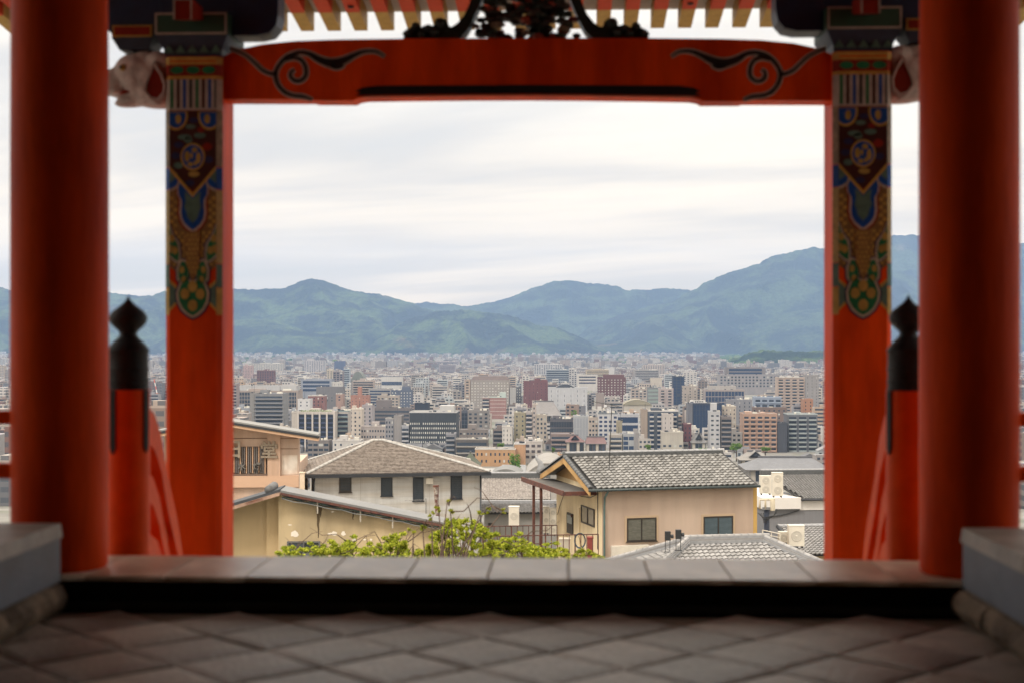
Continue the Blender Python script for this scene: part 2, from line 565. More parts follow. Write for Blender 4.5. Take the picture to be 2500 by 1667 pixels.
# threshold step of long granite blocks with an overhanging lip
th = MB().box(-2.72, 6.775, -0.30, 2.14, 7.42, TH - 0.022).build('threshold', mat('shaded_riser', (0.012, 0.011, 0.011), 0.8, 0.3, 6, bump=0.3, spec=.1))  # riser face coloured near-black to stand in for its shade
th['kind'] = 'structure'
sp = 0.388
x = XG - 2.42
k = 0
while x < XG + 2.40:
    h = sp - 0.002
    mb = MB()
    mb.hexa([(0, 6.745, TH - .021), (h, 6.745, TH - .021), (h, 7.42, TH - .021), (0, 7.42, TH - .021)],
            [(0.004, 6.755, TH), (h - .004, 6.755, TH), (h - .004, 7.416, TH), (0.004, 7.416, TH)])
    mb.build('threshold_slab', STONEC, th, loc=(x, 0, q.uniform(-.002, .002)))
    x += sp
    k += 1
lip = MB().box(-2.72, 6.745, 0.0, 2.14, 6.778, 0.032).build('riser_ledge', mat('riser_ledge', '#2e2924', 0.9, 0.4, 8), th)

def low_wall(name, side, label):
    xi = XG + side * 2.135                       # face towards the passage
    xo = XG + side * 5.2
    r = empty(name, (xi, 5.4, 0), world=True)
    tag(r, label, 'low wall', 'low stone walls beside the passage')
    g2 = random.Random(5 + side)
    y = 6.72
    for n_, ln in enumerate((0.92, 1.15, 1.3, 1.3, 1.3, 1.3)):
        a, b = min(xi, xo), max(xi, xo)
        MB().box(a, y - ln + .006, .135, b, y, .345).build('wall_block', BSTONE, r)
        lo = -side * 0.012
        MB().hexa([(a + min(lo, 0), y - ln + .004, .348), (b + max(lo, 0), y - ln + .004, .348), (b + max(lo, 0), y, .348), (a + min(lo, 0), y, .348)],
                  [(a + min(lo, 0) + .008, y - ln + .01, .416), (b + max(lo, 0) - .008, y - ln + .01, .416), (b + max(lo, 0) - .008, y - .006, .416), (a + min(lo, 0) + .008, y - .006, .416)]).build('coping_slab', mat('coping_stone', '#a59a8e', 0.5, 0.25, 5, bump=.3, col2='#8c8176'), r)
        y -= ln
    y = 6.70
    while y > 1.5:                                # rough hewn kerb stones along the foot
        ln = g2.uniform(0.30, 0.5)
        pr = g2.uniform(0.055, 0.085)
        mb = MB()
        xs = [xi + side * .05, xi - side * pr]
        nyy, nzz = 7, 5
        vs = []
        for a_ in range(nyy):
            for b_ in range(nzz):
                yy = y - (ln - .008) * a_ / (nyy - 1)
                ang = b_ / (nzz - 1)
                bul = math.sin(math.pi * min(1, ang * 0.8 + .12)) * pr
                bul *= 0.75 + 0.25 * math.sin(math.pi * a_ / (nyy - 1))
                vs.append((xi - side * (bul + 0.012 * noise.noise(Vector((yy * 14, ang * 5, side)))), yy, .004 + .125 * ang))
        fs = [(a_ * nzz + b_, a_ * nzz + b_ + 1, (a_ + 1) * nzz + b_ + 1, (a_ + 1) * nzz + b_) for a_ in range(nyy - 1) for b_ in range(nzz - 1)]
        if side < 0:
            fs = [f[::-1] for f in fs]
        mb.add(vs, fs)
        mb.box(min(xi + side * .002, xi + side * .2), y - ln + .008, .0, max(xi + side * .002, xi + side * .2), y, .131)
        mb.build('kerb_stone', ROUGH, r, smooth=False)
        y -= ln
    return r
low_wall('stone_low_wall', -1, 'blue grey stone wall below the left round column')
low_wall('stone_low_wall', 1, 'blue grey stone wall below the right round column')

gate = empty('temple_gate', (XG, Y1, TH), world=True)
tag(gate, 'vermilion temple gate framing the city view', 'gate')

# near round columns
for s in (-1, 1):
    cx = XG + s * HALF
    prof = [(0.228, TH + .001), (0.234, TH + .02), (0.237, 0.8), (0.237, 2.2), (0.233, 3.2), (0.229, 4.5)]
    c = MB().lathe(prof, (cx, Y1, 0), 40).build('round_column', RED, gate, smooth='auto')
for s in (-1, 1):
    for yy in (2.3, -1.6):
        MB().lathe([(0.243, 0.001), (0.246, 2.2), (0.236, 4.5)], (XG + s * HALF, yy, 0), 32).build('round_column', RED, gate, smooth='auto')

# square painted pillars of the porch
PW, CH = 0.192, 0.034
YF = Y2 - PW                                          # front face of the square pillars
def zf(v, Y=YF):
    return CAMZ + (V0 - v) / FOC * Y * 0.9905          # row on the left pillar's face -> height
ZTOP = zf(125)
def circ(s, v, rs, rv=None, n=18):
    rv = rv if rv is not None else rs * 65
    return [(s + rs * math.cos(2 * math.pi * k / n), v + rv * math.sin(2 * math.pi * k / n)) for k in range(n)]
def mir(p):
    return p + [(-a, b) for a, b in reversed(p) if abs(a) > 1e-6]
def grow(p, ds, dv, c):
    out = []
    for a, b in p:
        d = math.hypot((a - c[0]) * 65, b - c[1]) or 1
        out.append((a + (a - c[0]) * 65 / d * ds, b + (b - c[1]) / d * dv))
    return out
q = random.Random(11)
DECO = []                                              # (part name, polygon in (s, row), paint, layer)
def deco(n, p, m, l):
    DECO.append((n, [(max(-1, min(1, a)), b) for a, b in p], m, l))
rect = lambda a, b, c, d: [(a, b), (c, b), (c, d), (a, d)]
deco('gold_band', rect(-1, 127, 1, 135), GOLD, 2)
deco('gold_band', rect(-1, 139, 1, 145), GOLD, 2)
deco('red_band', rect(-1, 146, 1, 173), REDD, 1)
for s in (-.68, 0, .68):
    deco('green_oval', circ(s, 159, .29, 9.5), GREENP, 2)
deco('gold_band', rect(-1, 174, 1, 181), GOLD, 2)
deco('stripe_ground', rect(-1, 182, 1, 259), GREY, 1)
for k, m in enumerate((GREENP, MAROON, BLUEP, BLACK, GREENP, MAROON, BLUEP, BLACK)):
    s = -.90 + .27 * k
    deco('stripe', rect(s - .065, 182, s + .065, 254), m, 2)
deco('maroon_ground', [(-1, 260), (1, 260), (1, 404), (0, 470), (-1, 404)], MAROON, 2)
for s in (-.72, .72):
    p = [x for x in circ(s, 272, .50, 37, 24) if x[1] > 259.5]
    p2 = [x for x in circ(s, 272, .42, 31, 24) if x[1] > 259.5]
    deco('gold_ring', [(a, max(260.5, b)) for a, b in p], GOLD, 3)
    deco('blue_disc', [(a, max(260.5, b)) for a, b in p2], BLUEP, 4)
    deco('gold_leaf', circ(s + (.1 if s < 0 else -.1), 281, .13, 13, 7), OCHRE, 5)
for s, v, rs, rv, m in ((.05, 284, .2, 7, NAVYP), (-.1, 300, .22, 6, SAGE), (.35, 308, .15, 7, REDD), (-.35, 326, .3, 7, SAGE), (.25, 340, .3, 8, MAROON), (-.6, 345, .22, 8, NAVYP),
                        (-.2, 333, .18, 8, SAGE), (.62, 350, .22, 10, REDD), (.68, 382, .2, 9, NAVYP), (-.72, 372, .2, 9, NAVYP), (-.62, 396, .2, 8, SAGE), (.3, 322, .26, 7, SAGE), (.05, 418, .24, 7, OCHRE), (-.12, 440, .2, 8, NAVYP)):
    deco('painted_cloud', circ(s, v, rs, rv, 12), m, 3)
deco('gold_ring', circ(0, 375, .52, 34, 28), GOLD, 4)
deco('blue_disc', circ(0, 375, .45, 29.5, 28), BLUEP, 5)
for s, v, a, b in ((-.24, 374, .12, 14), (.25, 378, .11, 15), (.08, 358, .13, 7), (-.1, 394, .13, 6), (.12, 391, .08, 6), (-.05, 372, .06, 8)):
    deco('gold_leaf', circ(s, v, a, b, 7), OCHRE, 6)
deco('scale_ground', [(-1, 405), (0, 471), (1, 405), (1, 648), (.55, 668), (.55, 690), (.3, 700), (0, 712), (-.3, 700), (-.55, 690), (-.55, 668), (-1, 648)], mat('gold_scale_ground', (0.19, 0.095, 0.022), 0.55, 0.3, 30), 1)
for k in range(22):
    for i in range(-3, 4):
        s, v = i * .30 + (.15 if k % 2 else 0), 478 + k * 9.6
        if abs(s) < .95 and not (abs(s) < .62 and v < 560) and v < 690 - abs(s) * 50:
            deco('gold_scale', circ(s, v, .10, 5.0, 6), OCHRE if (k + i) % 3 else GOLD, 2)
for sg in (-1, 1):
    deco('chevron', [(sg * 1, 398), (sg * 1, 408), (0, 476), (0, 466)], GOLD, 6)
    lobe = [(sg * 1, 412), (sg * .82, 418), (sg * .62, 432), (sg * .66, 444), (sg * .85, 452), (sg * 1, 455)]
    deco('pale_edge', grow(lobe, .10, 6, (sg * 1, 428)), CREAM, 3)
    deco('blue_lobe', lobe, BLUEP, 4)
    deco('sage_lobe', [(sg * 1, 404), (sg * .8, 416), (sg * .75, 430), (sg * 1, 440)], SAGE, 5)
pend = mir([(0, 472), (.30, 452), (.55, 438), (.63, 452), (.60, 470), (.48, 482), (.47, 496), (.50, 512), (.46, 528), (.34, 541), (.16, 551), (0, 557)])
deco('red_edge', grow(pend, .17, 11, (0, 500)), REDD, 3)
deco('pale_edge', grow(pend, .09, 6, (0, 500)), CREAM, 4)
deco('blue_pendant', pend, BLUEP, 5)
deco('sage_leaf', mir([(0, 480), (.22, 466), (.34, 462), (.30, 485), (.36, 500), (.27, 512), (.22, 526), (0, 540)]), SAGE, 6)
for sg in (-1, 1):
    lo = [(sg * 1, 548), (sg * .88, 572), (sg * .66, 590), (sg * .58, 615), (sg * .62, 636), (sg * .8, 630), (sg * 1, 618)]
    deco('indigo_edge', grow(lo, .16, 10, (sg * 1, 590)), NAVYP, 3)
    deco('pale_edge', grow(lo, .09, 6, (sg * 1, 590)), CREAM, 4)
    deco('green_lobe', lo, GREENP, 5)
    for s, v in ((.9, 578), (.76, 608), (.95, 604)):
        deco('gold_disc', circ(sg * s, v, .13, 10, 10), OCHRE, 6)
    lo = [(sg * .18, 640), (sg * .48, 634), (sg * .62, 655), (sg * .60, 676), (sg * .42, 694), (sg * .2, 700)]
    deco('indigo_edge', grow(lo, .16, 10, (sg * .3, 665)), NAVYP, 3)
    deco('pale_edge', grow(lo, .09, 6, (sg * .3, 665)), CREAM, 4)
    deco('green_lobe', lo, GREENP, 5)
    for s, v in ((.46, 656), (.38, 680)):
        deco('gold_disc', circ(sg * s, v, .11, 9, 10), OCHRE, 6)
    tri = [(sg * 1, 688), (sg * .72, 704), (sg * .62, 728), (sg * 1, 752)]
    deco('gold_edge', grow(tri, .10, 8, (sg * .85, 720)), GOLD, 2)
    deco('sage_corner', tri, SAGE, 3)
deco('scale_tongue', [(-.32, 560), (.32, 560), (.30, 640), (0, 686), (-.30, 640)], mat('gold_scale_tongue', (0.23, 0.11, 0.025), 0.55, 0.35, 40), 7)
for k in range(9):
    for i in (-1, 0, 1):
        s, v = i * .17 + (.085 if k % 2 else 0) - .04, 570 + k * 11.5
        if abs(s) < .27 - max(0, v - 640) * .004:
            deco('gold_scale', circ(s, v, .065, 5, 6), OCHRE, 8)
base = mir([(0, 690), (.30, 678), (.50, 694), (.62, 714), (.58, 734), (.42, 752), (.2, 764), (0, 770)])
deco('indigo_edge', grow(base, .16, 11, (0, 722)), NAVYP, 4)
deco('pale_edge', grow(base, .09, 6, (0, 722)), CREAM, 5)
deco('green_base', base, GREENP, 6)
for s, v, r_ in ((0, 698, .2), (-.33, 716, .19), (.33, 716, .19), (0, 745, .2)):
    deco('gold_disc', circ(s, v, r_, r_ * 70, 14), OCHRE, 9)
for s_ in (-1, 1):
    cx = XG + .007 + s_ * 2.232
    a, b = PW, PW - CH
    ring = [(-b, -a), (b, -a), (a, -b), (a, b), (b, a), (-b, a), (-a, b), (-a, -b)]
    pl = MB().hexa([(cx + x, Y2 + y, -3.1) for x, y in ring], [(cx + x, Y2 + y, ZTOP) for x, y in ring]).build('square_pillar', RED, gate)
    for n_, p, m, l in DECO:
        MB().plate([(cx + x * b, zf(v)) for x, v in p], YF - .0012 * l, YF + .001).build(n_, m, pl)
    # painted chamfers
    for e in (-1, 1):
        for n_, v0, v1, m in (('gold_band', 127, 145, GOLD), ('red_band', 146, 173, REDD), ('gold_band', 174, 181, GOLD), ('stripe_ground', 182, 259, GREY), ('maroon_edge', 260, 400, mat('edge_brocade', (0.22, 0.16, 0.10), .6, .5, 26)),
                              ('blue_edge', 402, 456, BLUEP), ('scale_edge', 458, 640, mat('edge_scale', (0.36, 0.24, 0.07), .6, .35, 40)), ('sage_edge', 642, 700, SAGE), ('gold_edge', 702, 768, OCHRE)):
            o1, o2 = Vector((cx + e * b, Y2 - a)), Vector((cx + e * a, Y2 - b))
            nrm = Vector((e, -1)).normalized() * 0.003
            z1, z0 = zf(v0), zf(v1)
            ring2 = [o1, o2, o2 + nrm, o1 + nrm] if e < 0 else [o1, o1 + nrm, o2 + nrm, o2]
            MB().hexa([(p.x, p.y, z0) for p in ring2], [(p.x, p.y, z1) for p in ring2]).build(n_, m, pl)

# rainbow beam between the pillars
YB = Y2 - 0.12
def bx(u, v, Y=YB):
    p = at(u, v, Y)
    return (p.x, p.z)
def U2(u, s):
    """Column on the left half of the beam, mirrored for the right half."""
    return u if s < 0 else 2578 - u
top = [(548, 137), (580, 122), (640, 109), (720, 101), (820, 97.5), (1000, 95), (1289, 94)]
bot = [(548, 243), (760, 243.5), (766, 246), (862, 246.5), (872, 241), (890, 238), (1000, 236.5), (1150, 235), (1289, 234.5)]
pts = [bx(u, v) for u, v in top] + [bx(2578 - u, v + (1289 - u) * -0.004) for u, v in reversed(top[:-1])] + [bx(2578 - u, v + (1289 - u) * .004) for u, v in bot[:-1]] + [bx(u, v) for u, v in reversed(bot)]
beam = MB().plate(pts, YB, Y2 + 0.08).build('rainbow_beam', RED, gate)
pts = [bx(u, v, YB - .004) for u, v in [(868, 234), (880, 227), (868, 223), (884, 215), (920, 210), (1289, 208), (1658, 210), (1694, 215), (1710, 223), (1698, 227), (1712, 235), (1640, 233), (1289, 229), (920, 232)]]
MB().plate(pts, YB - .004, YB).build('black_band', BLACK, beam)
pts = [bx(u, v, YB - .003) for u, v in [(878, 237), (900, 234.5), (1289, 231), (1680, 234.5), (1700, 237), (1690, 238.5), (1289, 233.6), (890, 238)]]
MB().plate(pts, YB - .003, YB - .0002).build('lower_edge', mat('pale_red_edge', (0.42, 0.13, 0.07), .5, .1, 9), beam)
def ribbon(mb, pts, wid, y0, y1, s):
    """Brush-stroke band of varying width along a curve given in (column, row)."""
    n = 6
    P = []
    for i in range(len(pts) - 1):
        p0, p1, p2, p3 = [pts[max(0, min(len(pts) - 1, i + k))] for k in (-1, 0, 1, 2)]
        w1, w2 = wid[i], wid[i + 1]
        for k in range(n if i < len(pts) - 2 else n + 1):
            t = k / n
            f = lambda a, b, c, d: 0.5 * (2 * b + (c - a) * t + (2 * a - 5 * b + 4 * c - d) * t * t + (3 * b - a - 3 * c + d) * t ** 3)
            P.append((f(p0[0], p1[0], p2[0], p3[0]), f(p0[1], p1[1], p2[1], p3[1]), w1 + (w2 - w1) * t))
    L, Rr = [], []
    for i, (u, v, w) in enumerate(P):
        a, b = P[max(0, i - 1)], P[min(len(P) - 1, i + 1)]
        d = math.hypot(b[0] - a[0], b[1] - a[1]) or 1
        nx, ny = -(b[1] - a[1]) / d, (b[0] - a[0]) / d
        L.append((u + nx * w / 2, v + ny * w / 2))
        Rr.append((u - nx * w / 2, v - ny * w / 2))
    for i in range(len(P) - 1):
        mb.plate([bx(U2(a, s), b, YB) for a, b in (L[i], L[i + 1], Rr[i + 1], Rr[i])], y0, y1)
zz = lambda l: [(600 + a / 3.357, b / 3.357) for a, b in l]
TAIL = zz([(1140, 468), (1070, 428), (980, 425), (900, 452), (800, 500), (700, 520), (600, 490), (520, 445), (430, 435), (340, 470), (275, 535), (245, 610), (262, 690), (315, 755), (390, 787), (470, 795), (548, 822)])
TW = [2, 5, 6.5, 9, 16, 19, 14, 9, 8, 9, 8, 7.5, 7, 7, 7, 7, 2]
CURL = zz([(330, 492), (400, 478), (460, 500), (492, 560), (490, 625), (450, 665), (405, 665), (370, 635), (372, 595), (402, 575)])
CW = [6, 7, 7.5, 7.5, 7.5, 7, 7, 6.5, 6, 3]
LT = zz([(250, 605), (205, 608), (140, 580), (80, 525), (20, 470), (-60, 425), (-130, 400)])
LW = [7, 6, 6, 6, 5, 4.5, 3]
BARB = zz([(700, 540), (745, 555), (790, 545), (800, 530)])
BW = [10, 9, 6, 2]
for s in (-1, 1):
    mb = MB()
    for p, w in ((TAIL, TW), (CURL, CW), (LT, LW), (BARB, BW)):
        ribbon(mb, p, [x + 9 for x in w], YB - .003, YB, s)
    o = mb.build('scroll_outline', GREY, beam)
    o['kind'] = 'stuff'
    mb = MB()
    for p, w in ((TAIL, TW), (CURL, CW), (LT, LW), (BARB, BW)):
        ribbon(mb, p, w, YB - .006, YB - .001, s)
    o = mb.build('scroll', BLACK, beam)
    o['kind'] = 'stuff'

# frog-leg strut with openwork carving on the beam
KC = 1284
strut = MB()
left = [(1160, -70), (1156, -20), (1146, 10), (1134, 36), (1118, 56), (1104, 66), (1096, 66), (1092, 52), (1082, 45), (1070, 46), (1062, 54), (1058, 64), (1046, 60), (1034, 64), (1028, 68), (1024, 58), (1014, 54), (1006, 59), (1003, 68), (990, 74), (982, 82), (986, 90), (984, 94.5),
        (1092, 94.5), (1122, 92), (1138, 78), (1150, 58), (1160, 36), (1170, 14), (1182, -20), (1190, -70)]
KY = Y2 - 0.09
strut_root = None
for s in (-1, 1):
    p = [((u if s < 0 else 2 * KC - u), v) for u, v in left]
    o = MB().plate([bx(u, v, KY) for u, v in p], KY, KY + 0.16).build('strut_leg', mat('strut_green', (0.012, 0.022, 0.020), 0.5, 0.3, 20), gate if strut_root is None else gate)
q = random.Random(21)
carve = [mat('carving_dark', (0.030, 0.018, 0.014), .6, .4, 30), mat('carving_green', (0.015, 0.03, 0.024), .6, .4, 30), mat('carving_red', (0.32, 0.045, 0.02), .6, .3, 30), mat('carving_buff', (0.22, 0.15, 0.10), .6, .3, 30)]
cv = []
for k in range(1500):
    u = KC + q.uniform(-132, 132)
    v = q.uniform(-60, 92)
    if abs(u - KC) > 62 + (v + 60) * .50:
        continue
    hole = min(math.hypot(u - hu, (v - hv) * 1.1) - hr for hu, hv, hr in ((1239, 68, 15), (1256, 86, 7), (1357, 66, 13), (1392, 86, 7), (1190, 52, 4), (1172, 62, 5), (1178, 36, 4), (1163, 73, 4), (1402, 76, 4)))
    if hole < 5.5:
        continue
    cv.append((u, v))
for k, (u, v) in enumerate(cv[:300]):
    r_ = q.uniform(9, 15) / FOC * KY
    p = at(u, v, KY + q.uniform(.0, .10))
    mb = MB()
    vs, fs, n = [], [], 7
    tl = q.uniform(0, 6.28)
    for rr, dy in ((1.0, 0.03), (.72, -.012), (.0, -.026)):
        for i in range(n):
            a = 2 * math.pi * i / n + tl
            w = r_ * rr * (1 + .25 * math.cos(2 * a))
            vs.append((p.x + w * math.cos(a), p.y + dy, p.z + w * math.sin(a) * .8))
    for j in range(2):
        for i in range(n):
            fs.append((j * n + i, j * n + (i + 1) % n, (j + 1) * n + (i + 1) % n, (j + 1) * n + i))
    mb.add(vs, fs)
    mb.build('carved_leaf', carve[q.choice((0, 0, 0, 0, 1, 1, 1, 1, 2, 3))], gate)
for s in (-1, 1):                                        # scrolled leaves at the strut's feet
    for u, v, r_ in ((1073, 56, 14), (1043, 70, 11), (1014, 64, 10), (996, 80, 9), (1060, 78, 12), (1030, 82, 10)):
        uu = u if s < 0 else 2 * KC - u
        p = at(uu, v, KY - .02)
        rr = r_ / FOC * KY
        MB().lathe([(rr * .15, 0), (rr * .7, .012), (rr, .04), (rr, .16)], (0, 0, 0), 12).build('foot_scroll', MATS['strut_green'], gate, smooth='auto', loc=None)
        o = bpy.context.scene.collection.objects[-1]
        o.location = Vector((p.x, p.y - .02, p.z)) - gate.location
        o.rotation_euler = (R(-90), 0, 0)

# bracket sets over the pillars
MASU = mat('bracket_green', (0.016, 0.060, 0.035), 0.55, 0.2, 14)
for s in (-1, 1):
    cx = XG + .007 + s * 2.232
    zb, zt = zf(76), zf(20)
    w0, w1 = 0.19, 0.245
    rg = lambda w, z: [(cx - w, Y2 - w, z), (cx + w, Y2 - w, z), (cx + w, Y2 + w, z), (cx - w, Y2 + w, z)]
    mb = MB().hexa(rg(w0, ZTOP + .001), rg(w0 + .008, ZTOP + .05)).hexa(rg(w0 + .008, ZTOP + .0505), rg(w1, zb))
    cup = mb.build('bearing_block_base', mat('bracket_base', (0.014, 0.020, 0.045), .5, .3, 16), gate)
    for k in range(5):
        x = cx - .16 + k * .08
        MB().plate([(x - .034, ZTOP + .022), (x + .034, ZTOP + .022), (x, ZTOP + .075)], Y2 - w0 - .022, Y2 - w0 - .012).build('zigzag_mark', SAGE, cup)
    blk = MB().hexa(rg(w1, zb + .0005), rg(w1, zt)).build('bearing_block', MASU, gate)
    yb_ = Y2 - w1
    for n_, r4 in (('border', (cx - w1 + .003, zb + .004, cx + w1 - .003, zb + .017)), ('border', (cx - w1 + .003, zt - .015, cx + w1 - .003, zt - .002)), ('border', (cx - w1 + .003, zb + .018, cx - w1 + .016, zt - .016)), ('border', (cx + w1 - .016, zb + .018, cx + w1 - .003, zt - .016))):
        MB().box(r4[0], yb_ - .004, r4[1], r4[2], yb_, r4[3]).build(n_, GREY, blk)
    # bracket arm along the wall line, rounded below at the ends
    za = zf(72) + .001
    for e, L in ((-s, .56), (s, .64)):
        x0, x1 = cx + e * (w1 + .002), cx + e * L
        pr = [(x0, za + .012), (x1 - e * .14, za + .012), (x1 - e * .06, za + .03), (x1 - e * .015, za + .08), (x1, za + .15), (x1, za + .36), (x0, za + .36)]
        MB().plate(pr, Y2 - .11, Y2 + .11).build('bracket_arm', DBLUE, gate)
    MB().box(cx - w1, Y2 - .112, zt + .0005, cx + w1, Y2 + .112, za + .36).build('bracket_arm', DBLUE, gate)
    # arm end pointing into the gate
    ax_, az = cx + s * -0.02, zf(33)
    nose = MB().hexa([(ax_ - .062, Y2 - .52, az - .075), (ax_ + .062, Y2 - .52, az - .075), (ax_ + .062, Y2 - w1 - .006, az - .02), (ax_ - .062, Y2 - w1 - .006, az - .02)],
                     [(ax_ - .062, Y2 - .52, az + .062), (ax_ + .062, Y2 - .52, az + .062), (ax_ + .062, Y2 - w1 - .006, az + .062), (ax_ - .062, Y2 - w1 - .006, az + .062)]).build('beam_nose', REDD, gate)
    for r4 in ((-.062, -.075, -.05, .062), (.05, -.075, .062, .062), (-.049, .05, .049, .062)):
        MB().box(ax_ + r4[0], Y2 - .525, az + r4[1], ax_ + r4[2], Y2 - .5205, az + r4[3]).build('border', GREY, nose)
    # small block over the elephant's head
    ex = cx + s * .43
    z1, z2, z3 = zf(100), zf(73), zf(40)
    sb = MB().hexa([(ex - .10, Y2 - .10, z1), (ex + .10, Y2 - .10, z1), (ex + .10, Y2 + .10, z1), (ex - .10, Y2 + .10, z1)],
                   [(ex - .14, Y2 - .135, z2), (ex + .14, Y2 - .135, z2), (ex + .14, Y2 + .135, z2), (ex - .14, Y2 + .135, z2)])
    sb.box(ex - .14, Y2 - .135, z2 + .0003, ex + .14, Y2 + .135, z3).build('small_block', MATS['bracket_base'], gate)
    blk = gate.children[-1] if False else COL.objects[-1]
    MB().box(ex - .135, Y2 - .139, z2 + .006, ex + .135, Y2 - .1352, z3 - .004).build('gold_panel', GOLD, blk)
    MB().box(ex - .122, Y2 - .143, z2 + .017, ex + .122, Y2 - .1392, z3 - .015).build('red_panel', REDD, blk)
    # elephant-head nosing
    ez = zf(170)
    el = empty('elephant_nosing', Vector((cx + s * .37, Y2, ez)) - gate.location)
    el.parent = gate
    el.scale = (-s, 1, 1) if s > 0 else (1, 1, 1)
    def ell(bm, c, r, rot=0.0):
        mtx = Matrix.Translation(c) @ Matrix.Rotation(rot, 4, 'Y') @ Matrix.Diagonal((*r, 1))
        bmesh.ops.create_uvsphere(bm, u_segments=20, v_segments=12, radius=1.0, matrix=mtx)
    bm = bmesh.new()
    # head faces -x
    ell(bm, (0.06, 0, 0.0), (0.24, 0.15, 0.185))
    ell(bm, (-0.06, 0, 0.05), (0.17, 0.14, 0.14))
    ell(bm, (-0.05, -0.07, -0.03), (0.10, 0.07, 0.075))
    ell(bm, (-0.02, -0.09, 0.085), (0.075, 0.05, 0.03), .25)
    ell(bm, (-0.20, 0, -0.02), (0.12, 0.095, 0.10), .5)
    ell(bm, (-0.28, 0, -0.035), (0.09, 0.075, 0.075))
    ell(bm, (-0.37, 0, -0.02), (0.075, 0.06, 0.06))
    ell(bm, (-0.43, 0, 0.04), (0.05, 0.05, 0.07))
    ell(bm, (-0.44, 0, 0.11), (0.042, 0.042, 0.06))
    ell(bm, (-0.08, 0, -0.145), (0.15, 0.085, 0.04), -.12)
    ell(bm, (0.10, -0.02, -0.15), (0.18, 0.12, 0.05))
    ell(bm, (0.13, -0.10, 0.10), (0.10, 0.06, 0.07), .6)
    ell(bm, (0.0, 0, 0.15), (0.12, 0.10, 0.05))
    me = bpy.data.meshes.new('elephant_head')
    bm.to_mesh(me)
    bm.free()
    me.materials.append(WHITEW)
    hd = link('head', me, el, (0, 0, 0))
    rm = hd.modifiers.new('join', 'REMESH')
    rm.mode = 'VOXEL'
    rm.voxel_size = 0.013
    rm.use_smooth_shade = True
    sm = hd.modifiers.new('soften', 'SMOOTH')
    sm.factor, sm.iterations = 0.6, 6
    # ear: leaf-shaped shell, red inside
    earp = [(0.0, .10), (.05, .04), (.085, -.04), (.075, -.10), (.03, -.145), (-.03, -.13), (-.07, -.08), (-.06, -.03), (-.03, .03)]
    def shell(sc, y, dep):
        vs = [(0.10 + a * sc, y, -.055 + (b + .03) * sc * 1.12) for a, b in earp]
        return vs
    mb = MB()
    n = len(earp)
    mb.add(shell(1.12, -.135, 0) + shell(1.0, -.185, 0) + shell(.78, -.175, 0), [(i, (i + 1) % n, (i + 1) % n + n, i + n) for i in range(n)] + [(i + n, (i + 1) % n + n, (i + 1) % n + 2 * n, i + 2 * n) for i in range(n)])
    ear = mb.build('ear', WHITEW, el, smooth=True, loc=(0, 0, 0))
    MB().plate([(a, b) for a, _, b in shell(.80, 0, 0)], -.166, -.15).build('inner_ear', REDD, el, loc=(0, 0, 0))
    MB().lathe([(.004, -.026), (.022, -.016), (.028, 0), (.022, .016), (.004, .026)], (0, 0, 0), 12).build('eye', OCHRE, el, smooth=True, loc=(-.125, -.118, .062))
    MB().lathe([(.002, -.012), (.010, -.008), (.012, 0), (.010, .008), (.002, .012)], (0, 0, 0), 10).build('pupil', BLACK, el, smooth=True, loc=(-.137, -.140, .064))
    MB().tube([(-.15, -.085, -.085), (-.20, -.10, -.10), (-.25, -.10, -.095), (-.29, -.095, -.075)], [.018, .017, .013, .005], 10).build('tusk', mat('tusk_white', (.75, .72, .68), .35, .05, 8), el, smooth=True, loc=(0, 0, 0))
    MB().tube([(-.22, -.080, -.088), (-.15, -.088, -.098), (-.09, -.082, -.090), (-.05, -.080, -.075)], [.008, .012, .011, .004], 8).build('mouth', REDD, el, smooth=True, loc=(0, 0, 0))

# porch roof: rafters with gilded tips, white soffit boards
sl = 0.12
zr = lambda y: CAMZ + 2.654 + sl * (12.0 - y)
def rafter_shape(mb, x, ya, yb, w=.056, h=.16, m=0):
    mb.hexa([(x - w, ya, zr(ya)), (x + w, ya, zr(ya)), (x + w, yb, zr(yb)), (x - w, yb, zr(yb))],
            [(x - w, ya, zr(ya) + h), (x + w, ya, zr(ya) + h), (x + w, yb, zr(yb) + h), (x - w, yb, zr(yb) + h)], m)
raf = MB()
rafter_shape(raf, 0, 7.6, 11.56)
raf_me = raf.mesh('rafter', mat('rafter_red', (0.50, 0.045, 0.008), 0.5, 0.15, 8, spec=.1))
tip = MB()
rafter_shape(tip, 0, 11.5605, 12.0)
tip_me = tip.mesh('rafter_tip', mat('rafter_tip', (0.46, 0.29, 0.08), 0.55, 0.2, 12, spec=.1))
for k in range(44):
    x = -5.16 + k * .2275
    rf = link('rafter', raf_me, gate, Vector((x, 0, 0)) - gate.location)
    link('gilded_tip', tip_me, rf, (0, 0, 0))
    if k in (15, 27):
        MB().lathe([(.0, 0), (.02, .004), (.026, .016)], (0, 0, 0), 12).build('metal_boss', IRON, rf, loc=(0, 11.42, zr(11.42) - .017))
mb = MB()
mb.hexa([(-5.6, 7.2, zr(7.2) + .1605), (5.0, 7.2, zr(7.2) + .1605), (5.0, 12.01, zr(12.01) + .1605), (-5.6, 12.01, zr(12.01) + .1605)],
        [(-5.6, 7.2, zr(7.2) + .20), (5.0, 7.2, zr(7.2) + .20), (5.0, 12.01, zr(12.01) + .20), (-5.6, 12.01, zr(12.01) + .20)])
mb.build('soffit', SOFFIT, gate)
mb = MB()
mb.hexa([(-5.9, 6.0, zr(6) + .35), (5.3, 6.0, zr(6) + .35), (5.3, 12.05, zr(12) + .205), (-5.9, 12.05, zr(12) + .205)],
        [(-5.9, 6.0, zr(6) + .9), (5.3, 6.0, zr(6) + .9), (5.3, 12.05, zr(12) + .32), (-5.9, 12.05, zr(12) + .32)])
